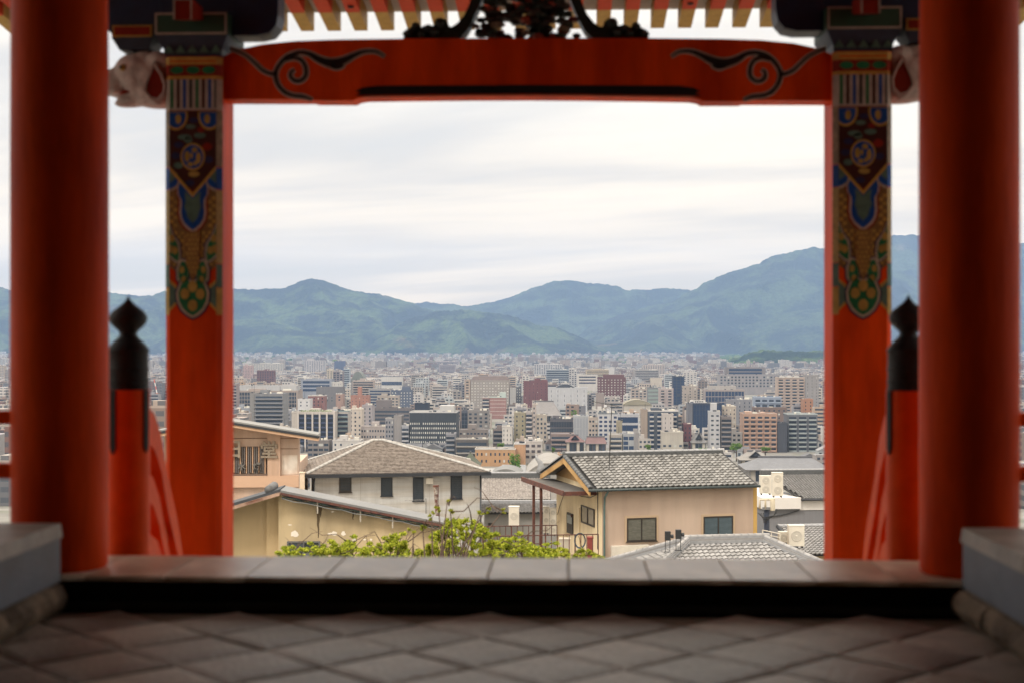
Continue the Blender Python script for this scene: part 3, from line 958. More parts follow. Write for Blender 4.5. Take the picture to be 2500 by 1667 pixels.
mb.build('porch_roof', mat('bark_roof', (0.05, 0.035, 0.025), .9, .3, 6, bump=.5), gate)
# the gate's ceiling; unseen side and back walls added to darken the passage
MB().box(-6.4, -6.4, 4.5, 5.8, 7.9, 4.7).build('ceiling', TIMBER, gate)
MB().box(-6.4, 7.18, 4.1, 5.8, 7.34, 4.49).build('head_beam', TIMBER, gate)
for x in (-6.2, 5.5):
    MB().box(x, -6.0, 0, x + .12, 5.5, 4.49).build('shading_side_wall', TIMBER, gate)
MB().box(-6.08, -6.2, 0, 5.5, -6.05, 4.49).build('shading_back_wall', TIMBER, gate)
for s in (-1, 1):
    MB().box(XG + s * 5.85 - .1, Y1 - .1, .42, XG + s * 5.85 + .1, Y1 + .1, 4.49).build('corner_post', RED, gate)

# stone steps going down from the porch (below the line of sight)
st = MB()
for k in range(15):
    st.box(-3.6, 7.425 + k * .27, -3.6, 3.0, 7.425 + (k + 1) * .27 - .002, TH - .22 * (k + 1))
o = st.build('stone_stairs', STONE)
o['kind'] = 'structure'

o = MB().box(-7, 11.48, -3.5, 6.5, 19, -3.12).build('bounce_landing', STONE)  # unseen pale slab added to bounce light up onto the pillars
o['kind'] = 'structure'
# newel posts with onion finials, and the stair railings running down from them
def stair_railing(s, label):
    px, py = XG + s * 2.128, 7.75
    r = empty('stair_railing', (px, py, TH), world=True)
    tag(r, label, 'railing', 'vermilion stair railings')
    zv = lambda v: CAMZ + (V0 - v) / FOC * py * .99
    post = MB().lathe([(.117, 0.0), (.117, zv(952))], (px, py, 0), 32).build('post', RED2, r, smooth='auto')
    prof = [(v_, hw) for v_, hw in ((957, 51), (948, 51), (946, 49), (935, 49), (933, 51), (929, 51), (927, 49), (905, 49), (903, 51), (899, 51), (896, 49), (862, 49), (858, 51), (853, 51), (846, 46), (836, 38), (826, 27), (818, 21), (812, 21), (806, 26), (797, 36), (787, 44), (776, 46.5), (767, 44), (757, 36), (748, 24), (740, 14), (732, 7), (726, 3.5), (719, 0.6))]
    MB().lathe([(hw / FOC * py, zv(v_)) for v_, hw in prof], (px, py, 0), 32).build('finial', IRON, post, smooth='auto', loc=(0, 0, 0))
    for ang, l in ((R(-115), 152), (R(-22), 150), (R(68), 150), (R(158), 150)):
        if s > 0:
            ang = math.pi - ang
        d = Vector((math.cos(ang), math.sin(ang), 0))
        t = Vector((-d.y, d.x, 0))
        c = Vector((px, py, 0)) + d * .1175
        z0, z1 = zv(957), zv(957 + l)
        w = .017
        ring = lambda z, ww: [c - t * ww, c + t * ww, c + t * ww + d * .01, c - t * ww + d * .01]
        rr = ring(0, w)
        mb = MB().hexa([(*p.xy, z1 + .03) for p in rr[::-1]], [(*p.xy, z0 + .01) for p in rr[::-1]])
        r2 = ring(0, .003)
        mb.hexa([(*p.xy, z1) for p in r2[::-1]], [(*p.xy, z1 + .0295) for p in ring(0, w * .9)[::-1]])
        mb.build('strap', IRON, post, loc=(0, 0, 0))
    # sloping rails
    ox = px + s * 0.0
    def rail(name, yz, w, h, mt, bolts=()):
        n = len(yz)
        mb = MB()
        for i in range(n - 1):
            (ya, za), (yb, zb_) = yz[i], yz[i + 1]
            mb.hexa([(ox - w, ya, za - h), (ox + w, ya, za - h), (ox + w, yb, zb_ - h), (ox - w, yb, zb_ - h)],
                    [(ox - w, ya, za), (ox + w, ya, za), (ox + w, yb, zb_), (ox - w, yb, zb_)])
        o = mb.build(name, mt, r)
        for yy, z_ in bolts:
            MB().lathe([(.0, 0), (.012, .004), (.014, .012)], (0, 0, 0), 10).build('bolt', IRON, o, loc=(ox - s * w, yy, z_), smooth=True)
            COL.objects[-1].rotation_euler = (0, R(90) * s, 0)
    steps = 16
    curve = lambda a, b, sag: [(7.80 + (11.3 - 7.80) * k / steps, a + (b - a) * k / steps + sag * math.sin(math.pi * min(1, k / steps * 1.6)) * .12) for k in range(steps + 1)]
    TOPR = [(7.84, .95), (8.05, .87), (8.18, .74), (8.31, .50), (8.53, .20), (8.65, -.04), (8.9, -.46), (9.5, -1.25), (10.4, -2.1), (11.35, -2.8)]
    low = lambda dz, k: [(y_, (z_ - dz) * (1 - 0) + k * max(0, 8.3 - y_)) for y_, z_ in TOPR]
    rail('top_rail', TOPR, .06, .20, RED2)
    rail('middle_rail', low(.36, 0), .05, .16, RED2, ((7.9, .575),))
    rail('base_rail', low(.72, 0), .075, .30, RED2)
    for k in range(1, 6):
        yy = 7.80 + k * .6
        zt = [za + (zb_ - za) * (yy - ya) / (yb - ya) for (ya, za), (yb, zb_) in zip(TOPR, TOPR[1:]) if ya <= yy <= yb][0]
        MB().box(ox - .028, yy - .03, zt - .80, ox + .028, yy + .03, zt - .02).build('baluster', RED2, r)
    MB().lathe([(.112, -3.4), (.112, -2.3)], (ox, 11.35, 0), 24).build('end_post', RED2, r, smooth='auto')
stair_railing(-1, 'stair railing with black onion finial beside the left square pillar')
stair_railing(1, 'stair railing with black onion finial beside the right square pillar')

# rails fencing the outer bays beyond the round columns
def bay_railing(s, label):
    x0, x1 = XG + s * (HALF + .2), XG + s * 5.8
    r = empty('bay_railing', (XG + s * 4.0, Y1, .42), world=True)
    tag(r, label, 'railing', 'horizontal rails of the outer bays')
    zv = lambda v: CAMZ + (V0 - v) / FOC * Y1 * .985
    for v0, v1 in ((1006, 1040), (1137, 1175)):
        a, b = zv(v1), zv(v0)
        MB().box(min(x0, x1), Y1 - .045, a, max(x0, x1), Y1 + .045, b).build('rail', RED2, r)
    MB().box(XG + s * 5.5 - .05, Y1 - .05, .2, XG + s * 5.5 + .05, Y1 + .05, zv(1000)).build('post', RED2, r)
bay_railing(-1, 'two red rails beyond the left round column')
bay_railing(1, 'two red rails beyond the right round column')
# ================================================================ houses just below the gate
CAMP = Vector((0, 0, CAMZ))
class House:
    """A rotated local frame: x along the front wall (left to right), y into the house, z up from the ground."""
    def __init__(s, name, label, cat, u, Y, rot, group=None):
        p = at(u, 900, Y)
        s.p = Vector((p.x, p.y, gz(Y) - 0.3))
        s.t = R(rot)
        s.x = Vector((math.cos(s.t), math.sin(s.t), 0))
        s.y = Vector((-math.sin(s.t), math.cos(s.t), 0))
        s.o = empty(name, s.p, s.t)
        tag(s.o, label, cat, group)
    def f(s, u, v, off=0.0):
        """Local (x, z) where the line of sight at (u, v) meets the plane y = off."""
        d = at(u, v, 1.0) - CAMP
        k = ((s.p - CAMP).dot(s.y) + off) / d.dot(s.y)
        w = CAMP + d * k - s.p
        return w.dot(s.x), w.z
    def l(s, u, v, off=0.0):
        """Local (y, z) on the plane x = off."""
        d = at(u, v, 1.0) - CAMP
        k = ((s.p - CAMP).dot(s.x) + off) / d.dot(s.x)
        w = CAMP + d * k - s.p
        return w.dot(s.y), w.z
    def w(s, x, y, z):
        return s.p + s.x * x + s.y * y + Vector((0, 0, z))

GLASSD = mat('dark_glass', (0.022, 0.028, 0.034), 0.12, 0.2, 1.0, spec=0.6)
GLASSC = mat('curtained_glass', (0.30, 0.26, 0.19), 0.25, 0.2, 2.0, spec=0.6)
GLASSB = mat('louvred_glass', (0.045, 0.06, 0.075), 0.25, 0.2, 2.0, spec=0.6)
FRAMEB = mat('bronze_frame', (0.035, 0.028, 0.024), 0.45, 0.1, 6)
FRAMEG = mat('grey_frame', (0.12, 0.12, 0.12), 0.45, 0.1, 6)
TILE = mat('roof_tile', (0.17, 0.167, 0.163), 0.5, 0.22, 9.0, rand=0.36, island=0.36, col2=(0.10, 0.096, 0.092), bump=0.15)
TILEP = mat('pale_roof_tile', (0.235, 0.23, 0.23), 0.45, 0.15, 9.0, rand=0.22, island=0.22)
TILED = mat('dark_ridge_tile', (0.085, 0.09, 0.095), 0.5, 0.25, 6.0)
RIDGE = mat('grey_ridge_tile', (0.27, 0.275, 0.29), 0.5, 0.2, 6.0)
RUST = mat('rusted_steel', (0.12, 0.045, 0.032), 0.8, 0.35, 12.0, col2=(0.075, 0.035, 0.03))
GALV = mat('galvanised_sheet', (0.19, 0.193, 0.197), 0.5, 0.16, 1.2, col2=(0.19, 0.19, 0.19), metal=0.1)
WHITEP = mat('ivory_enamel', (0.66, 0.62, 0.54), 0.5, 0.1, 3.0)
BLKP = mat('black_fitting', (0.02, 0.022, 0.025), 0.5, 0.1, 6)
CABLE = mat('black_cable', (0.03, 0.032, 0.035), 0.6, 0.1, 6)
PIPEG = mat('green_pipe', (0.10, 0.16, 0.15), 0.5, 0.2, 5)

def tile_mesh(name, w, l, m, amp=0.026):
    n = 7
    xs = [(-w / 2 + w * i / (n - 1)) for i in range(n)]
    pf = [amp * math.cos(2 * math.pi * (i / (n - 1)) + 0.9) + amp * .35 * math.cos(4 * math.pi * i / (n - 1)) for i in range(n)]
    vs = [(x, 0, p + .062) for x, p in zip(xs, pf)] + [(x, l * 1.12, p + .006) for x, p in zip(xs, pf)] + [(x, .004, p + .008) for x, p in zip(xs, pf)]
    fs = [(i, i + 1, n + i + 1, n + i) for i in range(n - 1)] + [(2 * n + i, 2 * n + i + 1, i + 1, i) for i in range(n - 1)]
    return vs, fs
TILES = {}
def tiled_slope(root, E, a, b, L, xl, xr, w, m, name='roof_tile', limit=300, rows=None, l=None):
    """Tiles laid on a slope: E eave origin, a along the eave, b up the slope (local unit vectors); xl(s), xr(s) bound row s (metres up)."""
    nrm = a.cross(b).normalized()
    l = l or w * 0.86
    key = (round(w, 3), round(l, 3), m.name)
    vs, fs = tile_mesh(name, w, l, m)
    if key not in TILES:
        TILES[key] = MB().add(vs, fs).mesh(name, m, smooth='auto')
    mtx3 = Matrix((a, b, nrm)).transposed()
    eul = mtx3.to_euler()
    n, rest, j = 0, MB(), 0
    jit = random.Random(len(TILES) + 31)
    while (j + 0.6) * l < L:
        s = j * l
        x0, x1 = xl(s), xr(s)
        i0 = math.ceil((x0 + w * .42) / w)
        i = i0
        while i * w + w * .42 <= x1 + w * .2:
            p = E + a * (i * w) + b * s + nrm * jit.uniform(-.004, .004)
            if n < limit:
                o = link(name, TILES[key], root, p)
                o.rotation_euler = eul
                n += 1
            else:
                rest.add([p + mtx3 @ Vector(v) for v in vs], fs)
            i += 1
        j += 1
    if rest.v:
        o = rest.build(name + '_field', m, root, smooth='auto')
        o['kind'] = 'stuff'
def slope_deck(root, pts, m, name='roof_deck', th=.10):
    """Board under the tiles: planar polygon given counter-clockwise from above."""
    n = (Vector(pts[1]) - Vector(pts[0])).cross(Vector(pts[-1]) - Vector(pts[0])).normalized()
    MB().hexa([Vector(p) - n * th for p in pts], [Vector(p) + n * .002 for p in pts]).build(name, m, root)
def caps(root, A, B, r, step, m, name='ridge_cap', lift=0.0):
    """Short half-round cap tiles along a ridge or hip from A to B."""
    A, B = Vector(A), Vector(B)
    d = (B - A).normalized()
    n = max(1, int((B - A).length / step))
    st = (B - A).length / n
    key = ('cap', round(r, 3), round(st, 3), m.name)
    if key not in TILES:
        mb = MB()
        k = 7
        vs = []
        for y, rr in ((0, r * 1.12), (st * .16, r * 1.12), (st * .17, r), (st * 1.02, r * .96)):
            for i in range(k):
                an = math.pi * i / (k - 1)
                vs.append((rr * math.cos(an), y, rr * math.sin(an) * .9))
        fs = [(j * k + i, j * k + i + 1, (j + 1) * k + i + 1, (j + 1) * k + i) for j in range(3) for i in range(k - 1)]
        fs = [f[::-1] for f in fs] + [tuple(range(k))]
        TILES[key] = mb.add(vs, fs).mesh(name, m, smooth='auto')
    s = d.cross(Vector((0, 0, 1))).normalized()
    up = s.cross(d)
    e = Matrix((s, d, up)).transposed().to_euler()
    for i in range(n):
        o = link(name, TILES[key], root, A + d * (st * i) + up * lift)
        o.rotation_euler = e
def window(h, root, x0, z0, x1, z1, y, frame, glass, panes=2, fw=.06, louvre=0, name='window', sill=True):
    """Window on a front wall: frame, panes, sill (wall face at local y)."""
    w = MB()
    w.box(x0, y - .05, z0, x0 + fw, y + .04, z1).box(x1 - fw, y - .05, z0, x1, y + .04, z1)
    w.box(x0 + fw, y - .05, z0, x1 - fw, y + .04, z0 + fw).box(x0 + fw, y - .05, z1 - fw, x1 - fw, y + .04, z1)
    for k in range(1, panes):
        xm = x0 + (x1 - x0) * k / panes
        w.box(xm - fw * .4, y - .05, z0 + fw, xm + fw * .4, y + .04, z1 - fw)
    wo = w.build(name, frame, root)
    for k in range(panes):
        a, b = x0 + (x1 - x0) * k / panes, x0 + (x1 - x0) * (k + 1) / panes
        g = glass[k % len(glass)] if isinstance(glass, (list, tuple)) else glass
        piece('pane', g, wo, a + fw * .5, y - .022, z0 + fw * .8, b - fw * .5, y - .012, z1 - fw * .8)
    for k in range(louvre):
        z = z0 + fw + (z1 - z0 - 2 * fw) * (k + .5) / louvre
        piece('louvre', frame, wo, x0 + fw, y - .034, z - .012, x1 - fw, y - .024, z + .012)
    if sill:
        piece('sill', frame, wo, x0 - .04, y - .09, z0 - .045, x1 + .04, y - .001, z0 - .001)
    return wo

# ---- grey house with a brown slate hip roof
H = House('slate_roof_house', 'pale grey house under a brown slate hip roof with white ridge caps', 'house', 760, 80, 12)
SIDING = mat('grey_siding', '#bfbfbd', 0.75, 0.06, 0.6, bump=0.15, stretch=(1, 1, 9), bscale=6, col2='#b8b3ab', streak=.16)
xe0, ze = H.f(746, 1158, -.5)
xe1, ze1 = H.f(1196, 1150, -.5)
ze = (ze + ze1) / 2
xw0, xw1 = xe0 + .5, H.f(1176, 1200)[0]
DEP = 9.2
g = MB().box(xw0, 0, 0, xw1, DEP - 1, ze).build('wall', SIDING, H.o)
mid = xe0 + (H.f(922, 1074, 3.6)[0] - xe0)
za = H.f(922, 1074, 3.6)[1]
ym, dd = 3.6, 4.1
E0, E1, B0, B1 = Vector((xe0, -.5, ze)), Vector((xe1, -.5, ze)), Vector((xe0, DEP - 1 + .5 - .9, ze)), Vector((xe1, DEP - 1 + .5 - .9, ze))
A0, A1 = Vector((mid - .25, ym, za)), Vector((mid + .25, ym, za))
SLATE = mat('brown_slate', '#7a716a', 0.85, 0.4, 14.0, rand=0.16, col2='#5c534d', bump=0.4, bscale=18, fac=(0.44, 0.62))
def courses(a0, a1, t0, t1, n, name):
    for k in range(n):
        s0, s1 = k / n, (k + 1.12) / n
        p, q_, r_, s_ = a0.lerp(t0, s0), a1.lerp(t1, s0), a1.lerp(t1, min(1, s1)), a0.lerp(t0, min(1, s1))
        up = Vector((0, 0, .045))
        MB().add([p + up, q_ + up, r_ + up * .2, s_ + up * .2, p - up * .2, q_ - up * .2], [(0, 1, 2, 3), (4, 5, 1, 0)]).build(name, SLATE, H.o)
courses(E0, E1, A0, A1, 24, 'slate_course')
courses(B0, E0, A0, A0, 22, 'slate_course')
courses(E1, B1, A1, A1, 14, 'slate_course')
courses(B1, B0, A1, A0, 14, 'slate_course')
CAPW = mat('white_ridge_cap', (0.34, 0.33, 0.315), 0.6, 0.25, 5, rand=.12)
for a_, b_ in ((E0, A0), (E1, A1), (B0, A0), (B1, A1)):
    caps(H.o, a_ + Vector((0, 0, .02)), b_ + Vector((0, 0, .02)), .105, .36, CAPW, 'hip_cap')
caps(H.o, A0, A1, .105, .25, CAPW, 'ridge_cap')
FASC = mat('charcoal_fascia', (0.03, 0.034, 0.042), 0.5, 0.1, 4)
MB().box(xe0 - .06, -.60, ze - .20, xe1 + .06, -.5, ze - .01).build('gutter', FASC, H.o)
MB().box(xe0 - .10, -.5, ze - .20, xe0, DEP - 1.4, ze - .01).build('gutter', FASC, H.o)
MB().box(xe0 + .01, -.495, ze - .10, xe1 - .01, DEP - 1.42, ze - .04).build('soffit', SIDING, H.o)
for u0, u1, v0, v1, lv in ((828, 858, 1162, 1200, 9), (930, 958, 1165, 1209, 10), (1008, 1034, 1164, 1221, 12), (1100, 1128, 1158, 1216, 12)):
    x0, z1 = H.f(u0, v0)
    x1, z0 = H.f(u1, v1)
    window(H, H.o, x0, z0, x1, z1, -.002, FRAMEB if u0 == 828 else mat('navy_frame', (0.02, 0.028, 0.04), .4, .1, 5), GLASSB, 1, .07, lv)
x0, z1 = H.f(1039, 1165); x1, z0 = H.f(1056, 1180)
vt = MB().box(x0, -.28, z0 + .02, x1, -.002, z1).build('vent_hood', WHITEP, H.o)
piece('vent_grille', mat('vent_grille', (.25, .25, .25), .6, .1, 5), vt, x0 + .03, -.26, z0, x1 - .03, -.03, z0 + .018)
xd = H.f(1173, 1200)[0]
MB().tube([(xd, -.10, ze - .2), (xd, -.10, 0)], .05, 8).build('downpipe', FASC, H.o, smooth=True)
xd = H.f(764, 1200)[0]
MB().tube([(xd + .1, -.3, ze - .2), (xd + .05, -.08, ze - .5), (xd, -.08, 0)], .045, 8).build('downpipe', FASC, H.o, smooth=True)
for uu in (880, 1048):
    xd = H.f(uu, 1200)[0]
    piece('siding_joint', mat('siding_joint', '#a19c95', .8, .1, 3), H.o, xd - .012, -.008, 0.2, xd + .012, -.0008, ze - .22)
for k in range(9):
    z = ze - .55 - k * .42
    piece('siding_course', MATS['siding_joint'], H.o, xw0 + .02, -.0045, z - .005, xw1 - .02, -.0006, z + .005)

# ---- tan house with a wavy grey tile roof
H = House('tile_roof_house', 'tan plaster house under a wavy weathered grey tile roof', 'house', 1471, 66, 17)
P = H
TAN = mat('tan_plaster', '#bda999', 0.85, 0.08, 0.8, bump=0.15, bscale=30, stretch=(1, 1, 0.35), col2='#b29d8d', streak=.07)
CREAMW = mat('cream_plaster', '#dcc9a6', 0.85, 0.06, 0.8, bump=0.12, bscale=30, col2='#cfba97', streak=.14)
x1w = H.f(1848, 1200)[0]
ze = H.f(1471, 1190)[1]
DEP = H.l(1359, 1250)[0]
ov, ovs = .42, .55                                     # eave and verge overhang
yr = DEP * .5
zr_ = H.f(1405, 1113, yr)[1]
sl_ = (zr_ - ze) / (yr + ov)
b = MB().box(0, 0, 0, x1w, DEP, ze - .02)
w_ = b.build('wall', TAN, H.o)
MB().box(-.012, .03, 0, -.0005, DEP - .02, ze - .05).build('end_wall_render', CREAMW, H.o)
MB().add([(-.05, -.1, ze - .05), (-.05, DEP + .1, ze - .05), (-.05, yr, zr_ - .12), (.3, -.1, ze - .05), (.3, DEP + .1, ze - .05), (.3, yr, zr_ - .12)], [(0, 2, 1), (3, 4, 5), (0, 1, 4, 3), (1, 2, 5, 4), (2, 0, 3, 5)]).build('gable_wall', mat('ochre_gable', '#b39062', .8, .1, 1.5, col2='#a3814f'), H.o)
MB().add([(x1w - .3, -.1, ze - .05), (x1w - .3, DEP + .1, ze - .05), (x1w - .3, yr, zr_ - .12), (x1w - .001, -.1, ze - .05), (x1w - .001, DEP + .1, ze - .05), (x1w - .001, yr, zr_ - .12)], [(0, 2, 1), (3, 4, 5), (0, 1, 4, 3), (1, 2, 5, 4), (2, 0, 3, 5)]).build('gable_wall', TAN, H.o)
xa, xb = -.75, H.f(1851, 1185, -ov)[0]
slope_deck(H.o, [(xa, -ov, ze), (xb, -ov, ze), (xb, yr, zr_), (xa, yr, zr_)], mat('roof_underlay', (0.03, 0.03, 0.032), .8, .2, 4))
slope_deck(H.o, [(xb, DEP + ov, ze), (xa, DEP + ov, ze), (xa, yr, zr_), (xb, yr, zr_)], TILE)
bv = Vector((0, yr + ov, zr_ - ze)).normalized()
Ls = math.hypot(yr + ov, zr_ - ze)
tiled_slope(H.o, Vector((xa + .14, -ov - .06, ze + .02)), Vector((1, 0, 0)), bv, Ls - .1, lambda s: 0.05, lambda s: xb - xa - .22, .272, TILE, l=(Ls) / 13.4)
# verge tiles, bargeboards, ridge
caps(H.o, (xa + .03, -ov, ze + .03), (xa + .03, yr - .1, zr_ + .02), .11, .30, TILED, 'verge_tile')
caps(H.o, (xa + .03, DEP + ov, ze + .03), (xa + .03, yr + .1, zr_ + .02), .11, .30, TILED, 'verge_tile')
OCH = mat('ochre_board', '#b8935f', .7, .1, 3, col2='#a27c4a')
for sgn in (-1, 1):
    y0 = -ov if sgn < 0 else DEP + ov
    n = Vector((0, -sgn * (zr_ - ze), (yr + ov))).normalized() if False else None
    MB().hexa([(xa - .02, y0, ze - .32), (xa + .04, y0, ze - .32), (xa + .04, yr, zr_ - .34), (xa - .02, yr, zr_ - .34)] if sgn < 0 else [(xa - .02, yr, zr_ - .34), (xa + .04, yr, zr_ - .34), (xa + .04, y0, ze - .32), (xa - .02, y0, ze - .32)],
              [(xa - .02, y0, ze - .06), (xa + .04, y0, ze - .06), (xa + .04, yr, zr_ - .08), (xa - .02, yr, zr_ - .08)] if sgn < 0 else [(xa - .02, yr, zr_ - .08), (xa + .04, yr, zr_ - .08), (xa + .04, y0, ze - .06), (xa - .02, y0, ze - .06)]).build('bargeboard', OCH, H.o)
for k, (hw, z0, z1) in enumerate(((.17, -.04, .05), (.14, .052, .11), (.11, .112, .165))):
    MB().box(xa, yr - hw, zr_ + z0, xb - .05, yr + hw, zr_ + z1).build('ridge_course', TILED, H.o)
caps(H.o, (xa - .02, yr, zr_ + .166), (xb - .05, yr, zr_ + .166), .085, .30, RIDGE, 'ridge_cap')
og = MB().lathe([(.02, -.03), (.15, -.02), (.17, .03), (.12, .07), (.05, .09)], (0, 0, 0), 14).build('ridge_end_tile', TILED, H.o, smooth='auto', loc=(xa + .02, yr, zr_ + .13))
og.rotation_euler = (0, R(-90), 0)
MB().tube([(xa - .1, -ov - .12, ze - .05), (xb + .05, -ov - .12, ze - .06)], .065, 8).build('gutter', mat('dark_gutter', (.04, .055, .058), .5, .15, 4), H.o, smooth=True)
MB().tube([(.10, -ov - .10, ze - .1), (.08, -.10, ze - .45), (.06, -.09, ze - .9), (.06, -.09, .5)], .05, 8).build('downpipe', PIPEG, H.o, smooth=True)
xs0 = H.f(1839, 1200)[0]
MB().box(xs0, -.012, 0, x1w + .001, -.0006, ze - .1).build('corner_strip', mat('yellow_strip', '#bd9a58', .7, .1, 3), H.o)
SUR = mat('window_surround', '#b8a187', .85, .08, 2)
for u0, u1, v0, v1, gl in ((1530, 1602, 1264, 1318, mat('patterned_glass', (0.13, 0.13, 0.11), .3, .35, 3, stretch=(1, 1, 5))), (1717, 1789, 1260, 1306, mat('bluish_glass', (0.07, 0.10, 0.12), .2, .2, 1.5, stretch=(1, 1, 4)))):
    x0, z1 = H.f(u0, v0)
    x1, z0 = H.f(u1, v1)
    for r4 in ((x0 - .1, z0 - .05, x0 - .002, z1 + .1), (x1 + .002, z0 - .05, x1 + .1, z1 + .1), (x0 - .001, z1 + .002, x1 + .001, z1 + .1)):
        piece('window_surround', SUR, H.o, r4[0], -.035, r4[1], r4[2], -.0008, r4[3])
    window(H, H.o, x0, z0, x1, z1, -.004, FRAMEB, gl, 2, .055)
# end wall (towards the terrace): door, window, conduits
def side_box(name, u0, v0, u1, v1, o, th, m, parent):
    y1, z1 = P.l(u0, v0, o)
    y0, z0 = P.l(u1, v1, o)
    z0, z1 = min(z0, z1), max(z0, z1)
    return piece(name, m, parent, o - th, min(y0, y1), z0, o, max(y0, y1), z1)
fr = MB()
ya, za1 = P.l(1386, 1249, -.02); yb, zb1 = P.l(1400, 1252, -.02)
zd0 = P.l(1400, 1304, -.02)[1]
dr = MB().box(-.08, yb, zd0, -.013, ya, za1).build('door', FRAMEB, H.o)
piece('door_pane', mat('frosted_pane', (.30, .33, .32), .35, .1, 3), dr, -.092, yb + .08, zd0 + .5, -.0805, ya - .12, za1 - .1)
piece('handle', RUST, dr, -.13, yb + .05, zd0 + .85, -.0805, yb + .09, zd0 + 1.0)
ya, za1 = P.l(1420, 1231, -.02); yb, zb1 = P.l(1452, 1236, -.02)
zw0 = P.l(1436, 1280, -.02)[1]
wm = MB().box(-.07, yb, zw0, -.013, yb + .06, za1).box(-.07, ya - .06, zw0, -.013, ya, za1).box(-.07, yb + .0605, zw0, -.013, ya - .0605, zw0 + .07).box(-.07, yb + .0605, za1 - .06, -.013, ya - .0605, za1).box(-.07, (ya + yb) / 2 - .04, zw0 + .0705, -.013, (ya + yb) / 2 + .04, za1 - .0605).build('window', FRAMEB, H.o)
piece('pane', GLASSC, wm, -.035, yb + .05, zw0 + .06, -.025, (ya + yb) / 2 - .03, za1 - .05)
piece('pane', GLASSC, wm, -.036, (ya + yb) / 2 + .03, zw0 + .06, -.026, ya - .05, za1 - .05)
yc, zc = P.l(1415, 1240, -.04)
MB().tube([(-.05, yc, zc), (-.05, yc, .5)], .035, 6).build('conduit', CREAMW, H.o)
def lp(u, v, o=-.06):
    y_, z_ = P.l(u, v, o)
    return (o, y_, z_)
MB().tube([lp(1460, 1205), lp(1440, 1214), lp(1418, 1210), lp(1400, 1203), lp(1390, 1196)], .016, 6).build('cable', CABLE, H.o)
MB().tube([lp(1386, 1196), lp(1382, 1208), lp(1376, 1208), lp(1368, 1230), lp(1361, 1255)], .016, 6).build('cable', CABLE, H.o)
MB().tube([lp(1459, 1200), lp(1459, 1250), lp(1459, 1340)], .02, 6).build('cable', CABLE, H.o)
xq0, zq1 = H.f(1496, 1333, -.3); xq1, zq0 = H.f(1586, 1356, -.3)
MB().box(xq0, -.3, zq0 - 1, xq1, -.002, zq1).build('plinth', WHITEP, H.o)

# rusty canopy on two posts beside the tan house
cz = P.l(1372, 1180, -2.0)[1]
cn = empty('rusty_canopy', P.w(-1.1, 3, gz(64) - P.p.z), P.t)
tag(cn, 'rusty flat canopy on two thin posts beside the ochre gable', 'canopy')
off = lambda z: z + P.p.z - cn.location.z
cy0, cy1 = .5 - 3, DEP + .35 - 3
zc_ = off(ze - .34)
MB().box(-.62, cy0, zc_, 1.00, cy1, zc_ + .07).build('deck', mat('canopy_deck', (.10, .095, .09), .8, .3, 4), cn)
MB().box(-.69, cy0 - .06, zc_ - .03, -.621, cy1 + .04, zc_ + .20).build('fascia', RUST, cn)
MB().box(-.62, cy0 - .06, zc_ - .03, .95, cy0 - .001, zc_ + .16).build('fascia', RUST, cn)
for uu in (1303, 1321):
    yy = P.l(uu, 1240, -1.62)[0] - 3
    MB().box(-.58, yy - .06, 0, -.46, yy + .06, zc_ - .001).build('post', RUST, cn)
for k in range(4):
    MB().box(-.6, cy0 + .5 + k * 1.5, zc_ - .08, .95, cy0 + .57 + k * 1.5, zc_ - .001).build('joist', RUST, cn)

# railings of the terrace
def railing(name, label, pts, h, step, r=.022, m=RUST):
    """pts: world points of the foot of the railing."""
    o = empty(name, pts[0])
    tag(o, label, 'railing', 'rusty terrace railings')
    b0 = Vector(pts[0])
    for k in range(len(pts) - 1):
        a, b = Vector(pts[k]) - b0, Vector(pts[k + 1]) - b0
        MB().tube([a + Vector((0, 0, h)), b + Vector((0, 0, h))], r * 1.2, 6).build('top_rail', m, o)
        MB().tube([a + Vector((0, 0, .12)), b + Vector((0, 0, .12))], r, 6).build('bottom_rail', m, o)
        n = max(2, int((b - a).length / step))
        for i in range(n + 1):
            p = a.lerp(b, i / n)
            MB().tube([p, p + Vector((0, 0, h))], r * (.9 if i % 5 else 1.5), 5).build('bar' if i % 5 else 'post', m, o)
    return o
def foot(u, v, Y, h):
    p = at(u, v, Y)
    return Vector((p.x, p.y, p.z - h))
railing('terrace_railing', 'rusty railing with a coiled hose in front of the cream wall', [foot(1184, 1308, 60.5, 1.0), foot(1461, 1303, 62.5, 1.0)], 1.0, .27)
railing('terrace_railing', 'rusty railing behind the canopy posts', [foot(1178, 1284, 68, 1.0), foot(1360, 1281, 69, 1.0)], 1.0, .28)
railing('terrace_railing', 'short rusty railing at the corner of the ochre house', [foot(1090, 1284, 56, 1.1), foot(1038, 1286, 53, 1.1), foot(1078, 1302, 50, 1.1)], 1.1, .2)
hp = at(1416, 1318, 60.9)
hose = MB()
for k in range(3):
    hose.tube([(math.cos(t_) * (.21 + k * .014), -.05 - .03 * k, math.sin(t_) * (.30 + k * .014)) for t_ in [2 * math.pi * i / 20 for i in range(21)]], .018, 6)
ho = hose.build('garden_hose', mat('hose', (.03, .05, .07), .5, .1, 5), None, smooth=True, loc=hp)
tag(ho, 'coiled dark garden hose hanging on the terrace railing', 'hose')
tp = foot(1455, 1345, 62, 0)
def tool_box(u0, u1, v0, v1, Y, name, label, cat, m, lidm=None):
    p0, p1 = at(u0, v1, Y), at(u1, v0, Y)
    w, h = p1.x - p0.x, p1.z - p0.z
    o = MB().box(-w / 2, -.2, -1.2, w / 2, .2, h).build(name, m, None, loc=((p0.x + p1.x) / 2, Y, p0.z))
    tag(o, label, cat)
    MB().box(-w / 2 - .02, -.22, h + .001, w / 2 + .02, .22, h + .05).build('lid', lidm or m, o, loc=(0, 0, 0))
    return o
